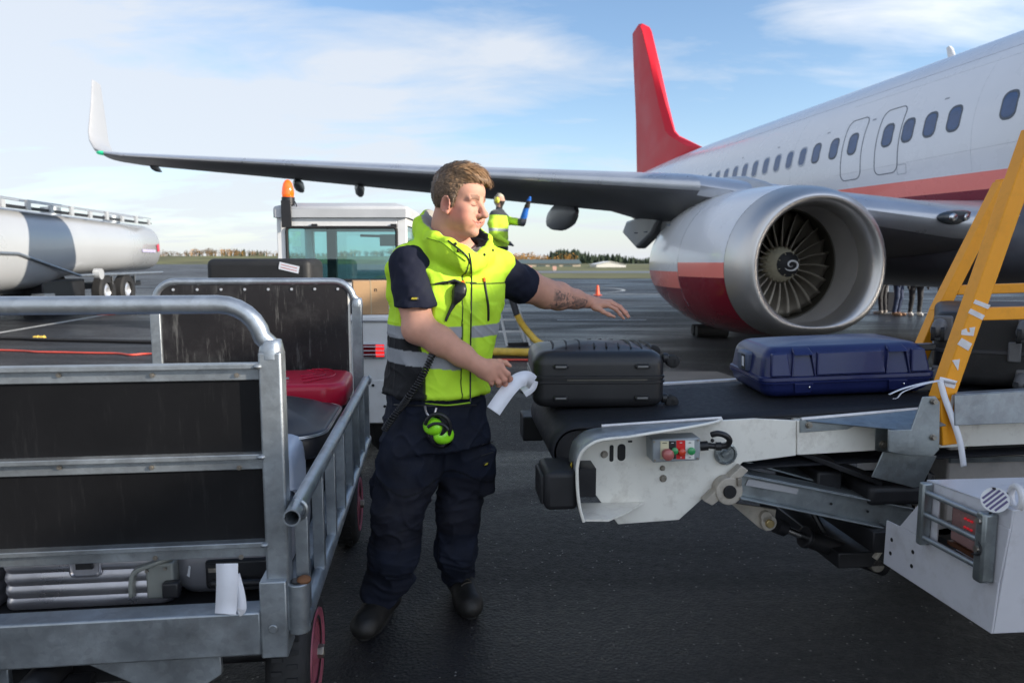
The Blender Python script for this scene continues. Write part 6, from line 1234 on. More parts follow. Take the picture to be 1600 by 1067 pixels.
# right hand: wrist, palm, four fingers curled down and away, thumb forward
def finger(pts, r, k=.003): 
    n = len(pts)-1; F.chain([A_(*q) for q in pts], [r*(1-.13*i) for i in range(n+1)], k)
    for q in pts[1:-1]: F.ell(A_(*q), (r*1.02,)*3, None, .004)
yR = 2.60
F.chain([WR, A_(757, 577, yR)], [.031, .030], .012)
for a, c, r in (((752, 570), (782, 573), .021), ((754, 575), (779, 581), .022), ((754, 580), (772, 588), .021), ((753, 583), (765, 592), .018)): F.cap(A_(*a, yR+.004), A_(*c, yR), r, r*.80, .014)
finger([(783, 574, yR-.004), (793, 584, yR-.004), (797, 592, yR+.022), (795, 596, yR+.045)], .0118)
finger([(780, 581, yR-.006), (788, 593, yR-.004), (789, 600, yR+.024), (785, 599, yR+.045)], .0118)
finger([(772, 587, yR-.006), (779, 597, yR-.004), (779, 601, yR+.022), (775, 599, yR+.042)], .0112)
finger([(764, 591, yR-.004), (768, 598, yR), (768, 600, yR+.022), (765, 597, yR+.036)], .0100)
finger([(764, 568, yR+.02), (780, 565, yR+.035), (790, 567, yR+.038), (797, 571.5, yR+.036)], .0118); F.ell(A_(768, 568, yR+.015), (.024, .02, .018), None, .015)
# left hand reaching over the case: flat, fingers drooping, thumb nearest the camera
yL = 3.28
F.chain([WL, A_(930, 473.5, yL+.01)], [.028, .027], .01)
for a, c, r, dy in (((930, 477), (949, 477), .015, -.035), ((931, 474), (953, 473.5), .0155, -.010), ((931, 472), (954, 471.5), .0150, .014), ((929, 471), (951, 471), .013, .036)): F.cap(A_(*a, yL+dy*.7), A_(*c, yL+dy), r, r*.82, .014)
finger([(950, 477, yL-.036), (963, 484, yL-.040), (969, 491, yL-.040), (974.5, 498, yL-.038)], .0098)
finger([(954, 473.5, yL-.010), (968, 481, yL-.010), (976, 489, yL-.010), (981, 496, yL-.006)], .0100)
finger([(955, 471.5, yL+.016), (969, 479, yL+.018), (978, 488, yL+.018), (983, 495, yL+.018)], .0095)
finger([(952, 471, yL+.038), (964, 477, yL+.044), (972, 484, yL+.046), (977, 491, yL+.046)], .0085)
finger([(929, 480, yL-.03), (942, 487, yL-.055), (951, 491.5, yL-.060), (960, 495, yL-.060)], .0112); F.ell(A_(932, 481, yL-.03), (.024, .018, .015), None, .012)
pos, Q = F.mesh(smooth=1)
def sstep(x, a, b): t = np.clip((x-a)/(b-a), 0, 1); return t*t*(3-2*t)
def skincol(p):
    c = np.tile((.60, .315, .225), (len(p), 1)).astype(float)
    q = (p-HO)@np.array(HA).T/HS; x, y, z = q[:, 0], q[:, 1], q[:, 2]; head = (z > -.14) & (x > -.16) & (np.abs(y) < .13) & (x < .16) & (z < .2)
    def blend(m, col): nonlocal c; m = (m*head)[:, None]; c = c*(1-m)+np.array(col)*m
    n = .5+.5*vnoise(p*45, 2)
    g = lambda cx_, cy_, cz, rx, ry, rz: np.exp(-(((x-cx_)/rx)**2+((np.abs(y)-cy_)/ry)**2+((z-cz)/rz)**2))
    blend(.70*g(.052, .055, -.045, .040, .04, .036)*(.6+.4*n), (.62, .16, .11)); blend(.4*g(.004, .085, -.012, .03, .03, .03), (.68, .20, .16)); blend(.35*g(.118, 0, -.034, .015, .018, .015), (.62, .20, .16))
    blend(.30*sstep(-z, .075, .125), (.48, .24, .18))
    # brows, lashes, lips, stubble
    zb = .0255+.006*np.cos((np.abs(y)-.034)/.018)-.005; bro = (np.abs(z-zb) < .0085)*(np.abs(y) > .014)*(np.abs(y) < .050)*(x > .055); blend(.9*bro*(.7+.3*n), (.13, .07, .04))
    zl = -.0045+((np.abs(y)-.031)/.012)**2*.0022; lash = np.exp(-((z-zl)/.0020)**2)*(np.abs(y) > .0165)*(np.abs(y) < .046)*(x > .07); blend(.95*lash, (.06, .035, .03))
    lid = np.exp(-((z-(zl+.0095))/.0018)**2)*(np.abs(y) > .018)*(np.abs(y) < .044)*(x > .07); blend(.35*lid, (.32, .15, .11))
    yl = np.abs(y); lipu = (z < -.0540+.002*np.cos(y*150))*(z > -.0790+yl*.62)*(yl < .031-.0)*(x > .080); blend(.62*lipu, (.55, .16, .14))
    zm = -.0645+(yl/.037)**2*.0095; mo = np.exp(-((z-zm)/.0019)**2)*(yl < .040)*(x > .068); blend(.85*mo, (.16, .04, .035))
    te = np.exp(-((z-zm-.0001)/.0012)**2)*(yl < .019)*(x > .086); blend(.55*te, (.70, .60, .52))
    no = np.exp(-(((yl-.006)/.0035)**2+((z+.0445)/.003)**2))*(x > .095); blend(.35*no, (.12, .04, .03))  # nostril darkness and nose shadow painted into the skin colour
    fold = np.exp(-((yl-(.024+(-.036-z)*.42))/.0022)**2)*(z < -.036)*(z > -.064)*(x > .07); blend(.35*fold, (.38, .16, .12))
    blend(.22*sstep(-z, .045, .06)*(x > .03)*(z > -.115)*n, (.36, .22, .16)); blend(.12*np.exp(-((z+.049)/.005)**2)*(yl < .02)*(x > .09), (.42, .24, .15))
    inner = g(.007, .087, -.008, .008, .010, .014); blend(.75*inner, (.26, .08, .06))  # shade of the ear hollow painted in as darker skin
    # tattoo on the inner left forearm
    d = WL-EL_; L = np.linalg.norm(d); d = d/L; t = (p-EL_)@d/L; r = p-EL_-np.outer((p-EL_)@d, d); r /= np.maximum(np.linalg.norm(r, axis=1), 1e-6)[:, None]; cam_ = -r[:, 1]; up = r[:, 2]
    m_ = (t > -.08)*(t < .86)*(cam_ > .30)*(up < .30-.35*np.clip(t, 0, 1))*(up > -.90)
    v = np.stack([t*9, up*3.2, t*0], 1); ln = np.abs(vnoise(v*1.5, 9)); l2 = np.abs(vnoise(v*2.6+4, 21)); ink = np.maximum((ln < .16)*1., (l2 < .13)*.8); ink = np.maximum(ink, (vnoise(v*1.1+9, 4) > .25)*.65); ink = np.maximum(ink, sstep(t, .52, .80)*.85*(vnoise(v*2, 6) > -.45))
    edge = sstep(t, -.08, .0)*(1-sstep(t, .80, .86)); e = (m_*ink*edge*.80)[:, None]; c = c*(1-e)+np.array((.07, .075, .075))*e
    # hands redder, lighter knuckles
    for W_, T_ in ((WR, A_(790, 595, yR)), (WL, A_(975, 490, yL))):
        dd = np.linalg.norm(p-T_, axis=1); hm = (.30*np.exp(-(dd/.06)**2))[:, None]; c = c*(1-hm)+np.array((.62, .25, .19))*hm
    fr = (.035*vnoise(p*60, 8))[:, None]; return c*(1+fr)
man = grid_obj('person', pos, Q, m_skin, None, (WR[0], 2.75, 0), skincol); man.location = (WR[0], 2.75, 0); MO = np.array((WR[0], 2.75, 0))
tag(man, 'smiling worker in a lime hi-vis vest and navy trousers reaching over the black suitcase', 'person')
# hair
Hd = Field(HO-np.array((.17, .17, .17)), HO+np.array((.17, .17, .20)), .003); F_b = F; F = Hd
he((-.008, 0, .042), (.0955, .0835, .095), .0); he((.026, .010, .100), (.060, .060, .034), .03); he((.066, .036, .088), (.026, .034, .020), .02); he((.034, -.012, .106), (.045, .05, .018), .02)
he((.106, -.010, .012), (.078, .120, .080), .010, 's'); he((.028, 0, -.075), (.110, .12, .052), .008, 's'); he((-.060, 0, -.13), (.10, .10, .072), .01, 's')
for s in (-1, 1):
    he((.004, .085*s, -.018), (.024, .030, .034), .004, 's'); hc((.024, .0750*s, .02), (.028, .0745*s, -.010), .008, .005, .01)
F = F_b
hp_, hQ = Hd.mesh(lambda p, n: vnoise(p*np.array((90, 90, 40)), 3)*.0022+vnoise(p*35, 4)*.002)
m_hair = mat('light_brown_hair', (.15, .085, .042), .42, attr=True, var=.35, vs=90, bump=.25, bs=200, spec=.5)
def haircol(p):
    q = (p-HO)@np.array(HA).T/HS; t = sstep(q[:, 2], .02, .11)*sstep(q[:, 0], -.05, .06); n = (.5+.5*vnoise(np.stack([q[:, 0]*50-q[:, 1]*60, q[:, 1]*40+q[:, 0]*120, q[:, 2]*60], 1), 7))[:, None]; t = t[:, None]
    return (np.array((.135, .086, .052))*(1-t)+np.array((.28, .165, .082))*t)*(.55+.9*n)
hair = grid_obj('hair', hp_, hQ, m_hair, man, MO, haircol)
r_ = np.random.default_rng(5); fn = np.cross(hp_[hQ[:, 2]]-hp_[hQ[:, 0]], hp_[hQ[:, 3]]-hp_[hQ[:, 1]]); fn /= np.maximum(np.linalg.norm(fn, axis=1), 1e-9)[:, None]; fc_ = hp_[hQ].mean(1)
pick = r_.choice(len(hQ), 9500, replace=False); b = MB(); 
for i in pick:
    p0 = fc_[i]; n0 = fn[i]; q = HA_q = np.array(HA)@(p0-HO)/HS
    if q[2] < -.06: continue
    top = max(0, min(1, (q[2]-.06)/.04)); L_ = .010+.026*top*(.5+r_.random())
    if top > .2: d = hf*(.55+.5*q[0]/.1)+hl*(.75)-hu*(.25+.9*max(0, q[0]-.04)/.05)+r_.normal(0, .11, 3)
    else: d = -hu*.9-hf*.45+r_.normal(0, .13, 3)
    d = d-n0*np.dot(d, n0)*.85; d /= np.linalg.norm(d); sd = np.cross(d, n0); sd /= max(np.linalg.norm(sd), 1e-6); w_ = .0011+.0009*r_.random()
    lift = n0*(.0015+.0035*r_.random())*(1+1.2*top); a = p0-n0*.001; m1 = a+d*L_*.5+lift; e = a+d*L_+lift*(.6)-n0*.0015
    b.add([a-sd*w_, a+sd*w_, m1+sd*w_, m1-sd*w_, e], [(0, 1, 2, 3), (3, 2, 4)])
so_ = b.build('hair_strands', m_hair, hair, off=MO, smooth=180, recalc=False); setcol(so_, lambda p: haircol(p+MO)*np.repeat(.7+.9*r_.random(len(p)//5+1), 5)[:len(p), None])
# vest
m_vest = mat('hi_vis_fabric', (.5, .8, .05), .72, attr=True, var=.05, vs=9, bump=.30, bs=45, spec=.25)
V = Field((-.60, 2.40, .90), (.20, 3.16, 1.72), .0045)
c_ = lambda px, py: tc_(px, py, 2.79)
V.slab([(c_(683, 640), .198, .178, TYAW), (c_(683, 610), .198, .180, TYAW), (c_(685, 575), .196, .176, TYAW), (c_(692, 520), .207, .174, TYAW), (c_(700, 465), .222, .168, TYAW), (c_(704, 425), .212, .152, TYAW), (c_(707, 402), .155, .122, TYAW)], .03)
V.cap(c_(708, 398), A_(640, 408, 2.69), .080, .062, .04); V.cap(c_(716, 398), A_(780, 412, 2.88), .076, .058, .04)
V.cap(A_(650, 402, 2.72), A_(618, 420, 2.70), .055, .042, .02); V.cap(A_(617, 424, 2.72), A_(616, 462, 2.72), .034, .03, .02)
V.cap(A_(637, 447, 2.60), A_(648, 560, 2.54), .082, .082, .01, 's'); V.cap(A_(812, 446, 2.93), A_(872, 480, 3.12), .084, .084, .01, 's')
col_pts = [(738, 404, 2.625, .011), (722, 394, 2.60, .013), (700, 382, 2.61, .016), (679, 373, 2.65, .019), (663, 364, 2.71, .022), (658, 349, 2.79, .023), (668, 338, 2.87, .023), (690, 340, 2.93, .022), (718, 352, 2.94, .02), (746, 366, 2.90, .017), (762, 374, 2.82, .013), (764, 384, 2.74, .012), (751, 399, 2.66, .012)]
V.chain([A_(*q[:3]) for q in col_pts], [q[3] for q in col_pts], .025); V.chain([A_(q[0]*.95+709*.05, q[1]+14, q[2]*.95+2.77*.05) for q in col_pts], [q[3]*1.1 for q in col_pts], .03)
V.chain([A_(q[0]*.75+709*.25, q[1]*.35+410*.65, q[2]*.75+2.77*.25) for q in col_pts], [.040]*len(col_pts), .03)
V.cap(H(-.02, 0, -.02), NB+np.array((0, 0, .0)), .084, .088, .006, 's'); V.ell(H(.03, 0, -.09), (.09, .08, .08), None, .01, 's'); V.cap(A_(738, 392, 2.66), A_(737, 372, 2.68), .022, .03, .01, 's')
V.half((0, 0, .943), (0, 0, -1))
RC = np.array(catmull([A_(*q[:3]) for q in col_pts], 6)); RRr = np.interp(np.linspace(0, len(col_pts)-1, len(RC)), range(len(col_pts)), [q[3] for q in col_pts])
def vd(p, n):
    q = (p-c_(690, 560))@np.array((TL, TF, (0, 0, 1))).T
    d = vnoise(np.stack([q[:, 0]*9, q[:, 1]*9, q[:, 2]*16], 1), 3)*.0055+vnoise(p*26, 12)*.0028+.0050*(1-np.abs(vnoise(np.stack([q[:, 0]*20+q[:, 2]*6, q[:, 1]*20, q[:, 2]*5], 1), 5)))**4+.004*(1-np.abs(vnoise(np.stack([q[:, 0]*8, q[:, 1]*8, q[:, 2]*22+q[:, 0]*14], 1), 15)))**5*(q[:, 2] < .22)
    d -= .0022*np.exp(-((q[:, 0]-.0)/.004)**2)*(q[:, 1] > .05)*(q[:, 2] < .34); d += .003*np.exp(-((q[:, 0]-.022)/.018)**2)*(q[:, 1] > .05)*(q[:, 2] < .34)
    d += .004*np.exp(-((p[:, 2]-.952)/.010)**2); return d
vp, vQ = V.mesh(vd, smooth=1)
def vcol(p):
    o0 = c_(690, 560); q = (p-o0)@np.array((TL, TF, (0, 0, 1))).T; x, y, z = q[:, 0], q[:, 1], p[:, 2]
    c = np.tile((.54, .84, .045), (len(p), 1)).astype(float)
    nn_ = (.5+.5*vnoise(p*11, 31))[:, None]*(z < 1.2)[:, None]*.22; c = c*(1-nn_)+np.array((.18, .42, .03))*nn_  # lower vest tinted greener and darker: bounce and shade put into the colour
    st = (np.exp(-((x-.045)/.022)**2)*(y > 0)*(z < 1.30)*(z > 1.0)*(.5+.5*vnoise(p*25, 8))*.45)[:, None]; c = c*(1-st)+np.array((.16, .30, .08))*st
    side = (x < -.138)*(z < 1.185)*(y > -.2); c[side > 0] = (.016, .016, .018); c[(side > 0) & (x > -.146)] = (.03, .05, .01)
    slant = -.14*(x+.05); b2 = (np.abs(z-(1.078+slant*.9)) < .027)*(x < -.004); c[b2 > 0] = (.30, .31, .33); b1 = (np.abs(z-1.188) < .024)*((x < -.004)|(x > .035)); c[(b1 > 0)] = (.30, .31, .33)
    sl = (np.abs(z-(1.372-.10*np.abs(x)+.35*x*x)) < .0032)*(y > .03)*(np.abs(x) > .01); c[sl > 0] = (.015, .015, .015)
    zipl = (np.abs(x+.003) < .0035)*(y > .05)*(z < 1.45); c[zipl > 0] = (.05, .09, .02)
    # collar lining
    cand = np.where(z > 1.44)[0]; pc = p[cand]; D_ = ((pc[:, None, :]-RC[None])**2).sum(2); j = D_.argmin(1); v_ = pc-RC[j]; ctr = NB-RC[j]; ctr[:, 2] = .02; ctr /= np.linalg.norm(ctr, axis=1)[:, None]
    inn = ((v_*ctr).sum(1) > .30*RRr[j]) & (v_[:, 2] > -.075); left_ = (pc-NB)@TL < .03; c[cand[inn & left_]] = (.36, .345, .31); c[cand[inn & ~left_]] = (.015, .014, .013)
    arm = np.linalg.norm(p-A_(640, 440, 2.62), axis=1) < 0
    return c
vest = grid_obj('vest', vp, vQ, m_vest, man, MO, vcol)
from mathutils.bvhtree import BVHTree
VB = BVHTree.FromPolygons([tuple(q) for q in vp], [tuple(q) for q in vQ])
def onv(px, py, lift=.002, bvh=None):
    d = ray(px, py); d = d/np.linalg.norm(d); h = (bvh or VB).ray_cast(Vector(CAM), Vector(d))
    return (np.array(h[0])-d*lift) if h[0] is not None else A_(px, py, 2.62)
def vline(name, pts, r, m_, par=vest, flat=1.): b = MB(); b.tube([onv(*q, r*.6) for q in pts], r, 8, flat=flat); return b.build(name, m_, par, off=MO, smooth=60)
ip = lambda pts, n=8: [tuple(q) for q in catmull([(a, c, 0) for a, c in pts], n)] 
def vpath(name, pts, r, m_, par=vest): return vline(name, [(q[0], q[1]) for q in ip(pts)], r, m_, par)
vpath('pocket_zip', [(680, 444), (697, 441), (712, 441), (719, 443)], .0042, m_plast); vpath('pocket_zip', [(757, 439), (760, 460), (763, 480), (763, 501)], .0045, m_plast)
vpath('zip_tab', [(719, 443), (726, 441)], .0075, mat('orange_tab', (.9, .16, .01), .5)); vpath('zip_tab', [(756, 434), (757, 440)], .006, mat('orange_tab'))
vpath('front_zip', [(733, 395), (736, 412), (737, 440), (736, 500), (735, 560), (735, 628)], .0028, m_plast)
vpath('collar_edge', [(700, 376), (718, 390), (729, 400), (735, 412)], .003, m_plast); vpath('hood_seam', [(667, 372), (690, 379), (712, 396), (728, 408)], .0022, mat('lime_seam', (.26, .45, .02), .7))
for q in ((757, 398), (770, 391), (716, 392), (712, 381)): b = MB(); p = onv(*q, .001); b.ell(p, (.0055, .0055, .0055), 10, 8); b.build('press_stud', mat('stud_brown', (.06, .045, .03), .35, .7), vest, off=MO)
vpath('hem_cord', [(660, 629), (675, 631), (700, 633), (735, 629)], .003, mat('lime_seam'))
# t-shirt sleeves and neckline
m_tee = mat('navy_tee', (.014, .016, .030), .8, var=.15, vs=18, bump=.2, bs=60, spec=.2)
T = Field((-.62, 2.42, 1.10), (.34, 3.30, 1.60), .005)
dR = ER-SR; dR /= np.linalg.norm(dR); dL = EL_-SL; dL /= np.linalg.norm(dL)
T.cap(SR+np.array((0, 0, .01)), SR+dR*.23, .079, .084, .02); T.cap(NB+(0, 0, -.09), SR, .08, .07, .03); T.cap(NB+(0, 0, -.09), SL, .08, .075, .03)
sR_end = (A_(616, 476, 2.60)+A_(679, 473, 2.60))/2; 
T.cap(SL+np.array((0, 0, -.005)), SL+dL*.26, .078, .083, .02); T.cap(NB+(0, 0, -.05), NB+(-.004, -.01, .012), .088, .076, .02)
T.half(A_(648, 480, 2.60), (.02, 0, -1), (-.62, 2.42, 1.10), (-.25, 2.9, 1.45)); nL = A_(880, 468, 3.1)-A_(800, 440, 2.9); T.half(A_(823, 452, 2.99), nL, (-.02, 2.6, 1.1), (.34, 3.3, 1.6))
T.cap(SR+dR*.16, ER, .068, .067, .004, 's'); T.cap(SL+dL*.20, EL_, .071, .066, .004, 's')
T.cap(H(-.02, 0, -.02), NB+TF*.0, .072, .079, .005, 's')
tp_, tQ = T.mesh(lambda p, n: vnoise(p*20, 3)*.005+vnoise(p*46, 4)*.002, smooth=1)
grid_obj('t_shirt', tp_, tQ, m_tee, man, MO)
TB = BVHTree.FromPolygons([tuple(q) for q in tp_], [tuple(q) for q in tQ])
b = MB(); P4 = [onv(*q, .0015, TB) for q in ((641, 463.5), (654, 463.5), (654, 469.5), (641, 469.5))]; b.add(P4, [(0, 1, 2, 3)]); b.build('sleeve_label', m_blk, man, off=MO, solid=.001)
b = MB(); cc_ = sum(P4)/4; u_ = (P4[1]-P4[0]); u_ /= np.linalg.norm(u_); v_ = (P4[0]-P4[3]); v_ /= np.linalg.norm(v_); [b.add([cc_+u_*(x-.003)-v_*.003-(0, .0025, 0), cc_+u_*(x+.001)-v_*.003-(0, .0025, 0), cc_+u_*(x+.004)+v_*.004-(0, .0025, 0), cc_+u_*x+v_*.004-(0, .0025, 0)], [(0, 1, 2, 3)]) for x in (-.008, -.003, .002, .007)]; b.build('label_lettering', mat('label_yellow', (.5, .42, .03), .6), man, off=MO, smooth=0)
# trousers
m_tr = mat('navy_work_trousers', (.012, .015, .026), .78, attr=True, var=.18, vs=14, bump=.25, bs=45, spec=.2, dirt=.25, dirtcol=(.05, .045, .04), dirts=5)
R = Field((-.72, 2.50, .03), (.10, 3.22, 1.04), .0055)
pel = lambda px, py: A_(px, py, 2.80)
R.slab([(pel(682, 596), .186, .162, TYAW), (pel(682, 640), .190, .166, TYAW), (pel(683, 690), .190, .165, TYAW)], .04)
R.chain([A_(652, 672, 2.79), A_(641, 725, 2.75), A_(622, 800, 2.70), A_(617, 862, 2.71), A_(596, 922, 2.77)], [.125, .120, .092, .090, .076], .05)
R.chain([A_(720, 672, 2.86), A_(725, 725, 2.86), A_(716, 800, 2.85), A_(712, 858, 2.88), A_(716, 893, 2.95)], [.106, .100, .083, .082, .066], .05)
R.ell(A_(622, 905, 2.76), (.07, .075, .045), None, .04); R.ell(A_(584, 918, 2.76), (.05, .06, .04), None, .03)
R.ell(A_(598, 760, 2.80), (.05, .07, .09), None, .03)
R.bb = None
R.slab([(A_(757, 765, 2.86), .040, .07, TYAW-.3), (A_(758, 700, 2.86), .040, .075, TYAW-.3)], .04)
R.half(A_(600, 941, 2.77), (0, 0, -1), (-.72, 2.5, .02), (-.35, 3.2, .4)); R.cap(A_(690, 790, 2.86), A_(664, 960, 2.80), .012, .04, .02, 's')
def td(p, n):
    f1 = vnoise(np.stack([p[:, 0]*9+p[:, 2]*5, p[:, 1]*9, p[:, 2]*22+p[:, 0]*12*np.sin(p[:, 2]*9)], 1), 3); f2 = vnoise(np.stack([p[:, 0]*16+p[:, 2]*20, p[:, 1]*16, p[:, 2]*30], 1), 8)
    kn = np.exp(-((p[:, 2]-.50)/.10)**2)+1.3*np.exp(-((p[:, 2]-.20)/.10)**2)+.3; ridge = (1-np.abs(f1))**3
    f3 = vnoise(np.stack([p[:, 0]*12+p[:, 2]*9, p[:, 1]*8, p[:, 2]*9-p[:, 0]*10], 1), 17); return kn*(.0045*ridge-.002)+.0035*f2*kn+.008*(1-np.abs(f3))**6+.004*vnoise(p*20, 9)
rp_, rQ = R.mesh(td, smooth=1)
def tcol(p):
    c = np.tile((.012, .015, .027), (len(p), 1)).astype(float); z = p[:, 2]; kp = (z > .36)*(z < .60)*(p[:, 1] < 2.85); c[kp > 0] = (.013, .014, .022); e = (np.abs(z-.60-.03*np.sin(p[:, 0]*20)) < .004)*(p[:, 1] < 2.85); c[e > 0] = (.006, .007, .01); n = (.5+.5*vnoise(p*9, 3))[:, None]; return c*(.8+.5*n)
tr = grid_obj('trousers', rp_, rQ, m_tr, man, MO, tcol); RB_ = BVHTree.FromPolygons([tuple(q) for q in rp_], [tuple(q) for q in rQ])
b = MB(); P = [onv(*q, .002, RB_) for q in ((752, 716), (768, 690), (770, 735), (756, 740))]
b = MB(); P4 = [onv(*q, .002, RB_) for q in ((755, 722), (764, 720), (764, 727), (755, 729))]; b.add(P4, [(0, 1, 2, 3)]); pl_ = b.build('pocket_label', m_blk, tr, off=MO, solid=.001)
b = MB(); cc_ = sum(P4)/4; u_ = P4[1]-P4[0]; u_ /= np.linalg.norm(u_); v_ = P4[0]-P4[3]; v_ /= np.linalg.norm(v_); b.add([cc_-u_*.008-v_*.004-(0, .003, 0), cc_+u_*.006-v_*.004-(0, .003, 0), cc_+u_*.009+v_*.005-(0, .003, 0), cc_-u_*.002+v_*.002-(0, .003, 0)], [(0, 1, 2, 3)]); b.build('label_mark', mat('label_yellow'), tr, off=MO, smooth=0)
b = MB(); 
for a, c in (((752, 695), (770, 690)), ((752, 712), (771, 706))): b.tube([onv(a[0]+(c[0]-a[0])*t, a[1]+(c[1]-a[1])*t, .001, RB_) for t in np.linspace(0, 1, 6)], .0022, 6)
b.build('pocket_flap_seam', m_blk, tr, off=MO); b = MB(); b.tube([onv(x, 632+2*math.sin((x-610)/50), .002, RB_) for x in range(616, 752, 8)], .004, 8); b.build('belt', m_plast, tr, off=MO)
# boots
m_boot = mat('black_work_boot', (.016, .015, .014), .55, var=.25, vs=25, bump=.2, bs=80, dirt=.4, dirtcol=(.05, .045, .04), dirts=12); m_sole = mat('boot_sole', (.012, .012, .012), .8)
def boot(an, heel, toe, wd=.045):
    an, heel, toe = [np.array(q, float) for q in (an, heel, toe)]; d = toe-heel; L = np.linalg.norm(d); d /= L; sd = np.array((-d[1], d[0], 0))
    B = Field(np.minimum(heel, toe)-(.1, .1, .03), np.maximum(np.maximum(heel, toe), an)+(.1, .1, .1), .005); up = np.array((0, 0, 1.))
    B.cap(heel+up*.055+d*.03, toe+up*.045-d*.05, .050, .052, .02); B.ell(toe+up*.045-d*.045, (.06, .052, .046), (d, sd, up), .02); B.cap(heel+d*.045+up*.07, an+up*.02, .055, .058, .03); B.cap(heel+d*.10+up*.09, toe-d*.09+up*.05, .045, .05, .03)
    for k in range(5): q = an*(1-k/5)+toe*(k/5); 
    pz, Qz = B.mesh(lambda p, n: vnoise(p*30, 2)*.0025, smooth=1); pz[:, 2] = np.maximum(pz[:, 2], .012); o = grid_obj('boot', pz, Qz, m_boot, man, MO)
    b = MB(); ol = []
    for k in range(28):
        a = 6.2832*k/28; x = math.cos(a); t = (x+1)/2; ol.append(heel+d*(.0+L*t)+sd*math.sin(a)*(.042+.014*t)*1.0)
    b.prism([(q[0], q[1], 0.001) for q in ol], (0, 0, .028)); b.build('sole', m_sole, o, off=MO, bevel=.004)
    BB = BVHTree.FromPolygons([tuple(q) for q in pz], [tuple(q) for q in Qz]); b = MB()
    for k in range(5):
        c0 = heel+d*(.10+.024*k)
        pts = []
        for s_ in (-.024, -.012, 0, .012, .024):
            h = BB.ray_cast(Vector(c0+sd*s_+up*.4+d*(s_*.3 if k % 2 else -s_*.3)), Vector((0, 0, -1)))
            if h[0] is not None and h[0].z < .16: pts.append(np.array(h[0])+up*.002)
        if len(pts) > 2: b.tube(pts, .0028, 6)
    if b.v: b.build('laces', mat('brown_laces', (.06, .05, .04), .8), o, off=MO)
tR = atZ(563, 1003, 0); hR = tR+np.array((-tR+atZ(608, 950, 0)))/np.linalg.norm(atZ(608, 950, 0)-tR)*.30; tL_ = atZ(738, 969, 0); hLv = atZ(708, 905, 0)-tL_; hL = tL_+hLv/np.linalg.norm(hLv)*.30
boot(A_(598, 925, 2.79), hR, tR); boot(A_(716, 893, 2.95), hL, tL_)
# speaker microphone, coiled cord, ear defenders, carabiner
mc = empty('microphone', onv(716, 455, .012), label='black radio speaker microphone clipped to the chest of the vest', cat='microphone'); mo = np.array(mc.location)
b = MB(); P = [onv(*q, l) for q, l in (((721, 443), .012), ((719, 450), .020), ((717, 458), .022), ((713, 467), .018), ((709, 475), .012), ((702, 488), .008), ((696, 502), .006))]; b.tube([q-mo for q in catmull(P, 4)], list(np.interp(np.linspace(0, 6, 25), range(7), [.016, .027, .029, .020, .010, .006, .005])), 14, flat=.7); b.build('housing', m_plast, mc, smooth=60)
b = MB(); b.tube([q-mo for q in (onv(700, 441, .008), onv(710, 438, .012), onv(720, 442, .012))], .005, 8); b.build('clip', m_plast, mc)
onn = lambda px, py, l: min((onv(px, py, l), onv(px, py, l, RB_)), key=lambda q: q[1])
pth = [onv(677, 548, .016), onv(672, 562, .018), onv(664, 580, .022), onv(654, 598, .022), onv(640, 618, .024), onn(626, 637, .026), onn(612, 655, .026), A_(601, 671, 2.64)]
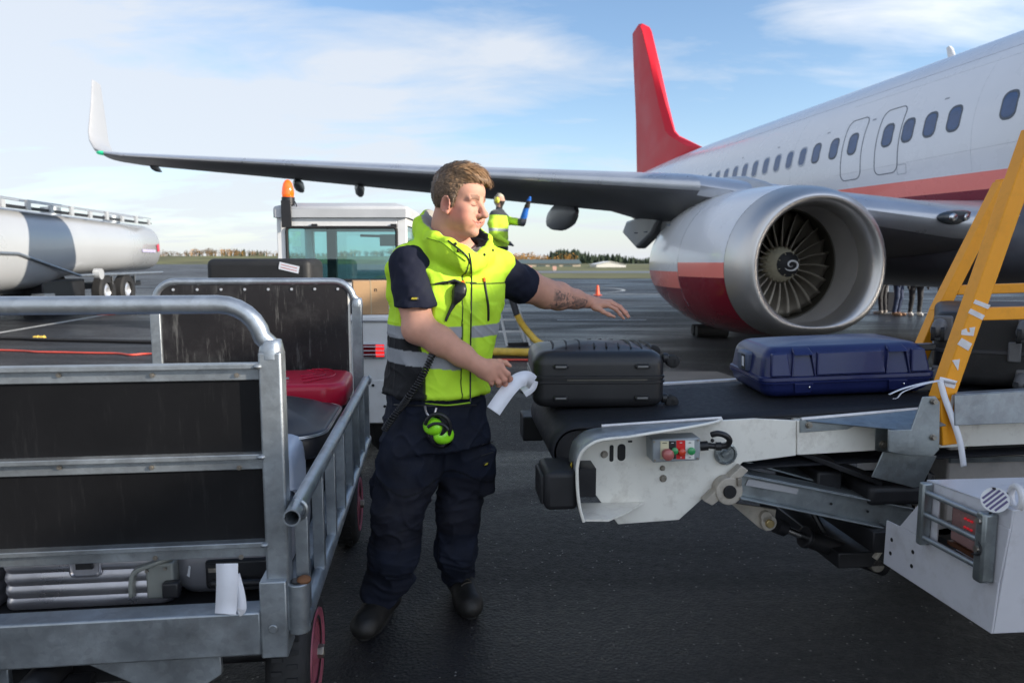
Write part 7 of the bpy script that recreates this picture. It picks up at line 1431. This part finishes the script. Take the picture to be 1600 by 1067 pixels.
# ends on the surface and lies over vest, belt and trousers
CP = catmull(pth, 40); b = MB(); hp2 = []; Tt = np.array(CP)
L_ = np.concatenate([[0], np.cumsum(np.linalg.norm(np.diff(Tt, axis=0), axis=1))]); tot = L_[-1]; ns = 900
for i in range(ns):
    s_ = tot*i/(ns-1); c0 = np.array([np.interp(s_, L_, Tt[:, k]) for k in range(3)]); c1 = np.array([np.interp(min(tot, s_+.004), L_, Tt[:, k]) for k in range(3)]); d = c1-c0 if i < ns-1 else d; dn = d/max(np.linalg.norm(d), 1e-9); x = np.cross(dn, (0, 1, 0)); x /= np.linalg.norm(x); y = np.cross(dn, x); a = s_/.0105*6.2832; hp2.append(c0+(x*math.cos(a)+y*math.sin(a))*.0105)
b.tube([q-hp2[0] for q in hp2], .0033, 5); o = b.build('coiled_cord', m_plast, None, smooth=180); o.location = hp2[0]; tag(o, 'black coiled radio cord running from the chest down across the hip', 'cord')
mo = onv(684, 672, .03, RB_); em = empty('ear_defenders', mo, label='lime green and black ear defenders hanging from the trouser belt', cat='ear defenders')
m_lime = mat('lime_plastic', (.30, .80, .02), .3, coat=.3); E = lambda px, py, l: onv(px, py, l, RB_)-mo
vx = np.array((.80, -.50, .15)); vx /= np.linalg.norm(vx); vy = np.array((.45, .75, .3)); vy -= vx*np.dot(vx, vy); vy /= np.linalg.norm(vy); vz = np.cross(vx, vy)
for (px, py, sx), nm in (((677, 666, -1), 'left'), ((693, 680, 1), 'right')):
    c0 = E(px, py, .035); ax = np.array((sx*.55, -.80, .2)); ax /= np.linalg.norm(ax)
    b = MB(); b.lathe([(-.034, .038), (-.032, .046), (-.008, .049), (-.001, .043)], c0, ax, 24); cp = b.build('ear_cushion', m_plast, em, smooth=50)
    b = MB(); b.lathe([(-.004, .037), (.006, .037), (.017, .032), (.024, .021), (.027, .001)], c0, ax, 24, f=lambda t, r, q: (t, r*(1+.12*math.cos(2*q)))); b.build('ear_cup', m_lime, em, smooth=60)
b = MB(); c0 = E(684, 668, .05); b.tube([c0+np.array((.046*math.cos(a), -.016*math.sin(a), .054*math.sin(a))) for a in np.linspace(-2.6, 2.9, 26)], .0075, 8); b.tube([c0+np.array((.040*math.cos(a), -.02, .030*math.sin(a)-.01)) for a in np.linspace(.2, 2.6, 16)], .006, 8); b.build('head_band', m_plast, em, smooth=60)
b = MB(); P = [E(*q, .02) for q in ((664, 634), (666, 644), (671, 650), (678, 648), (681, 640), (682, 637))]; b.tube(catmull(P, 4), .0045, 8); b.build('carabiner', mat('carabiner_metal', (.6, .58, .6), .3, .8), em, smooth=60)
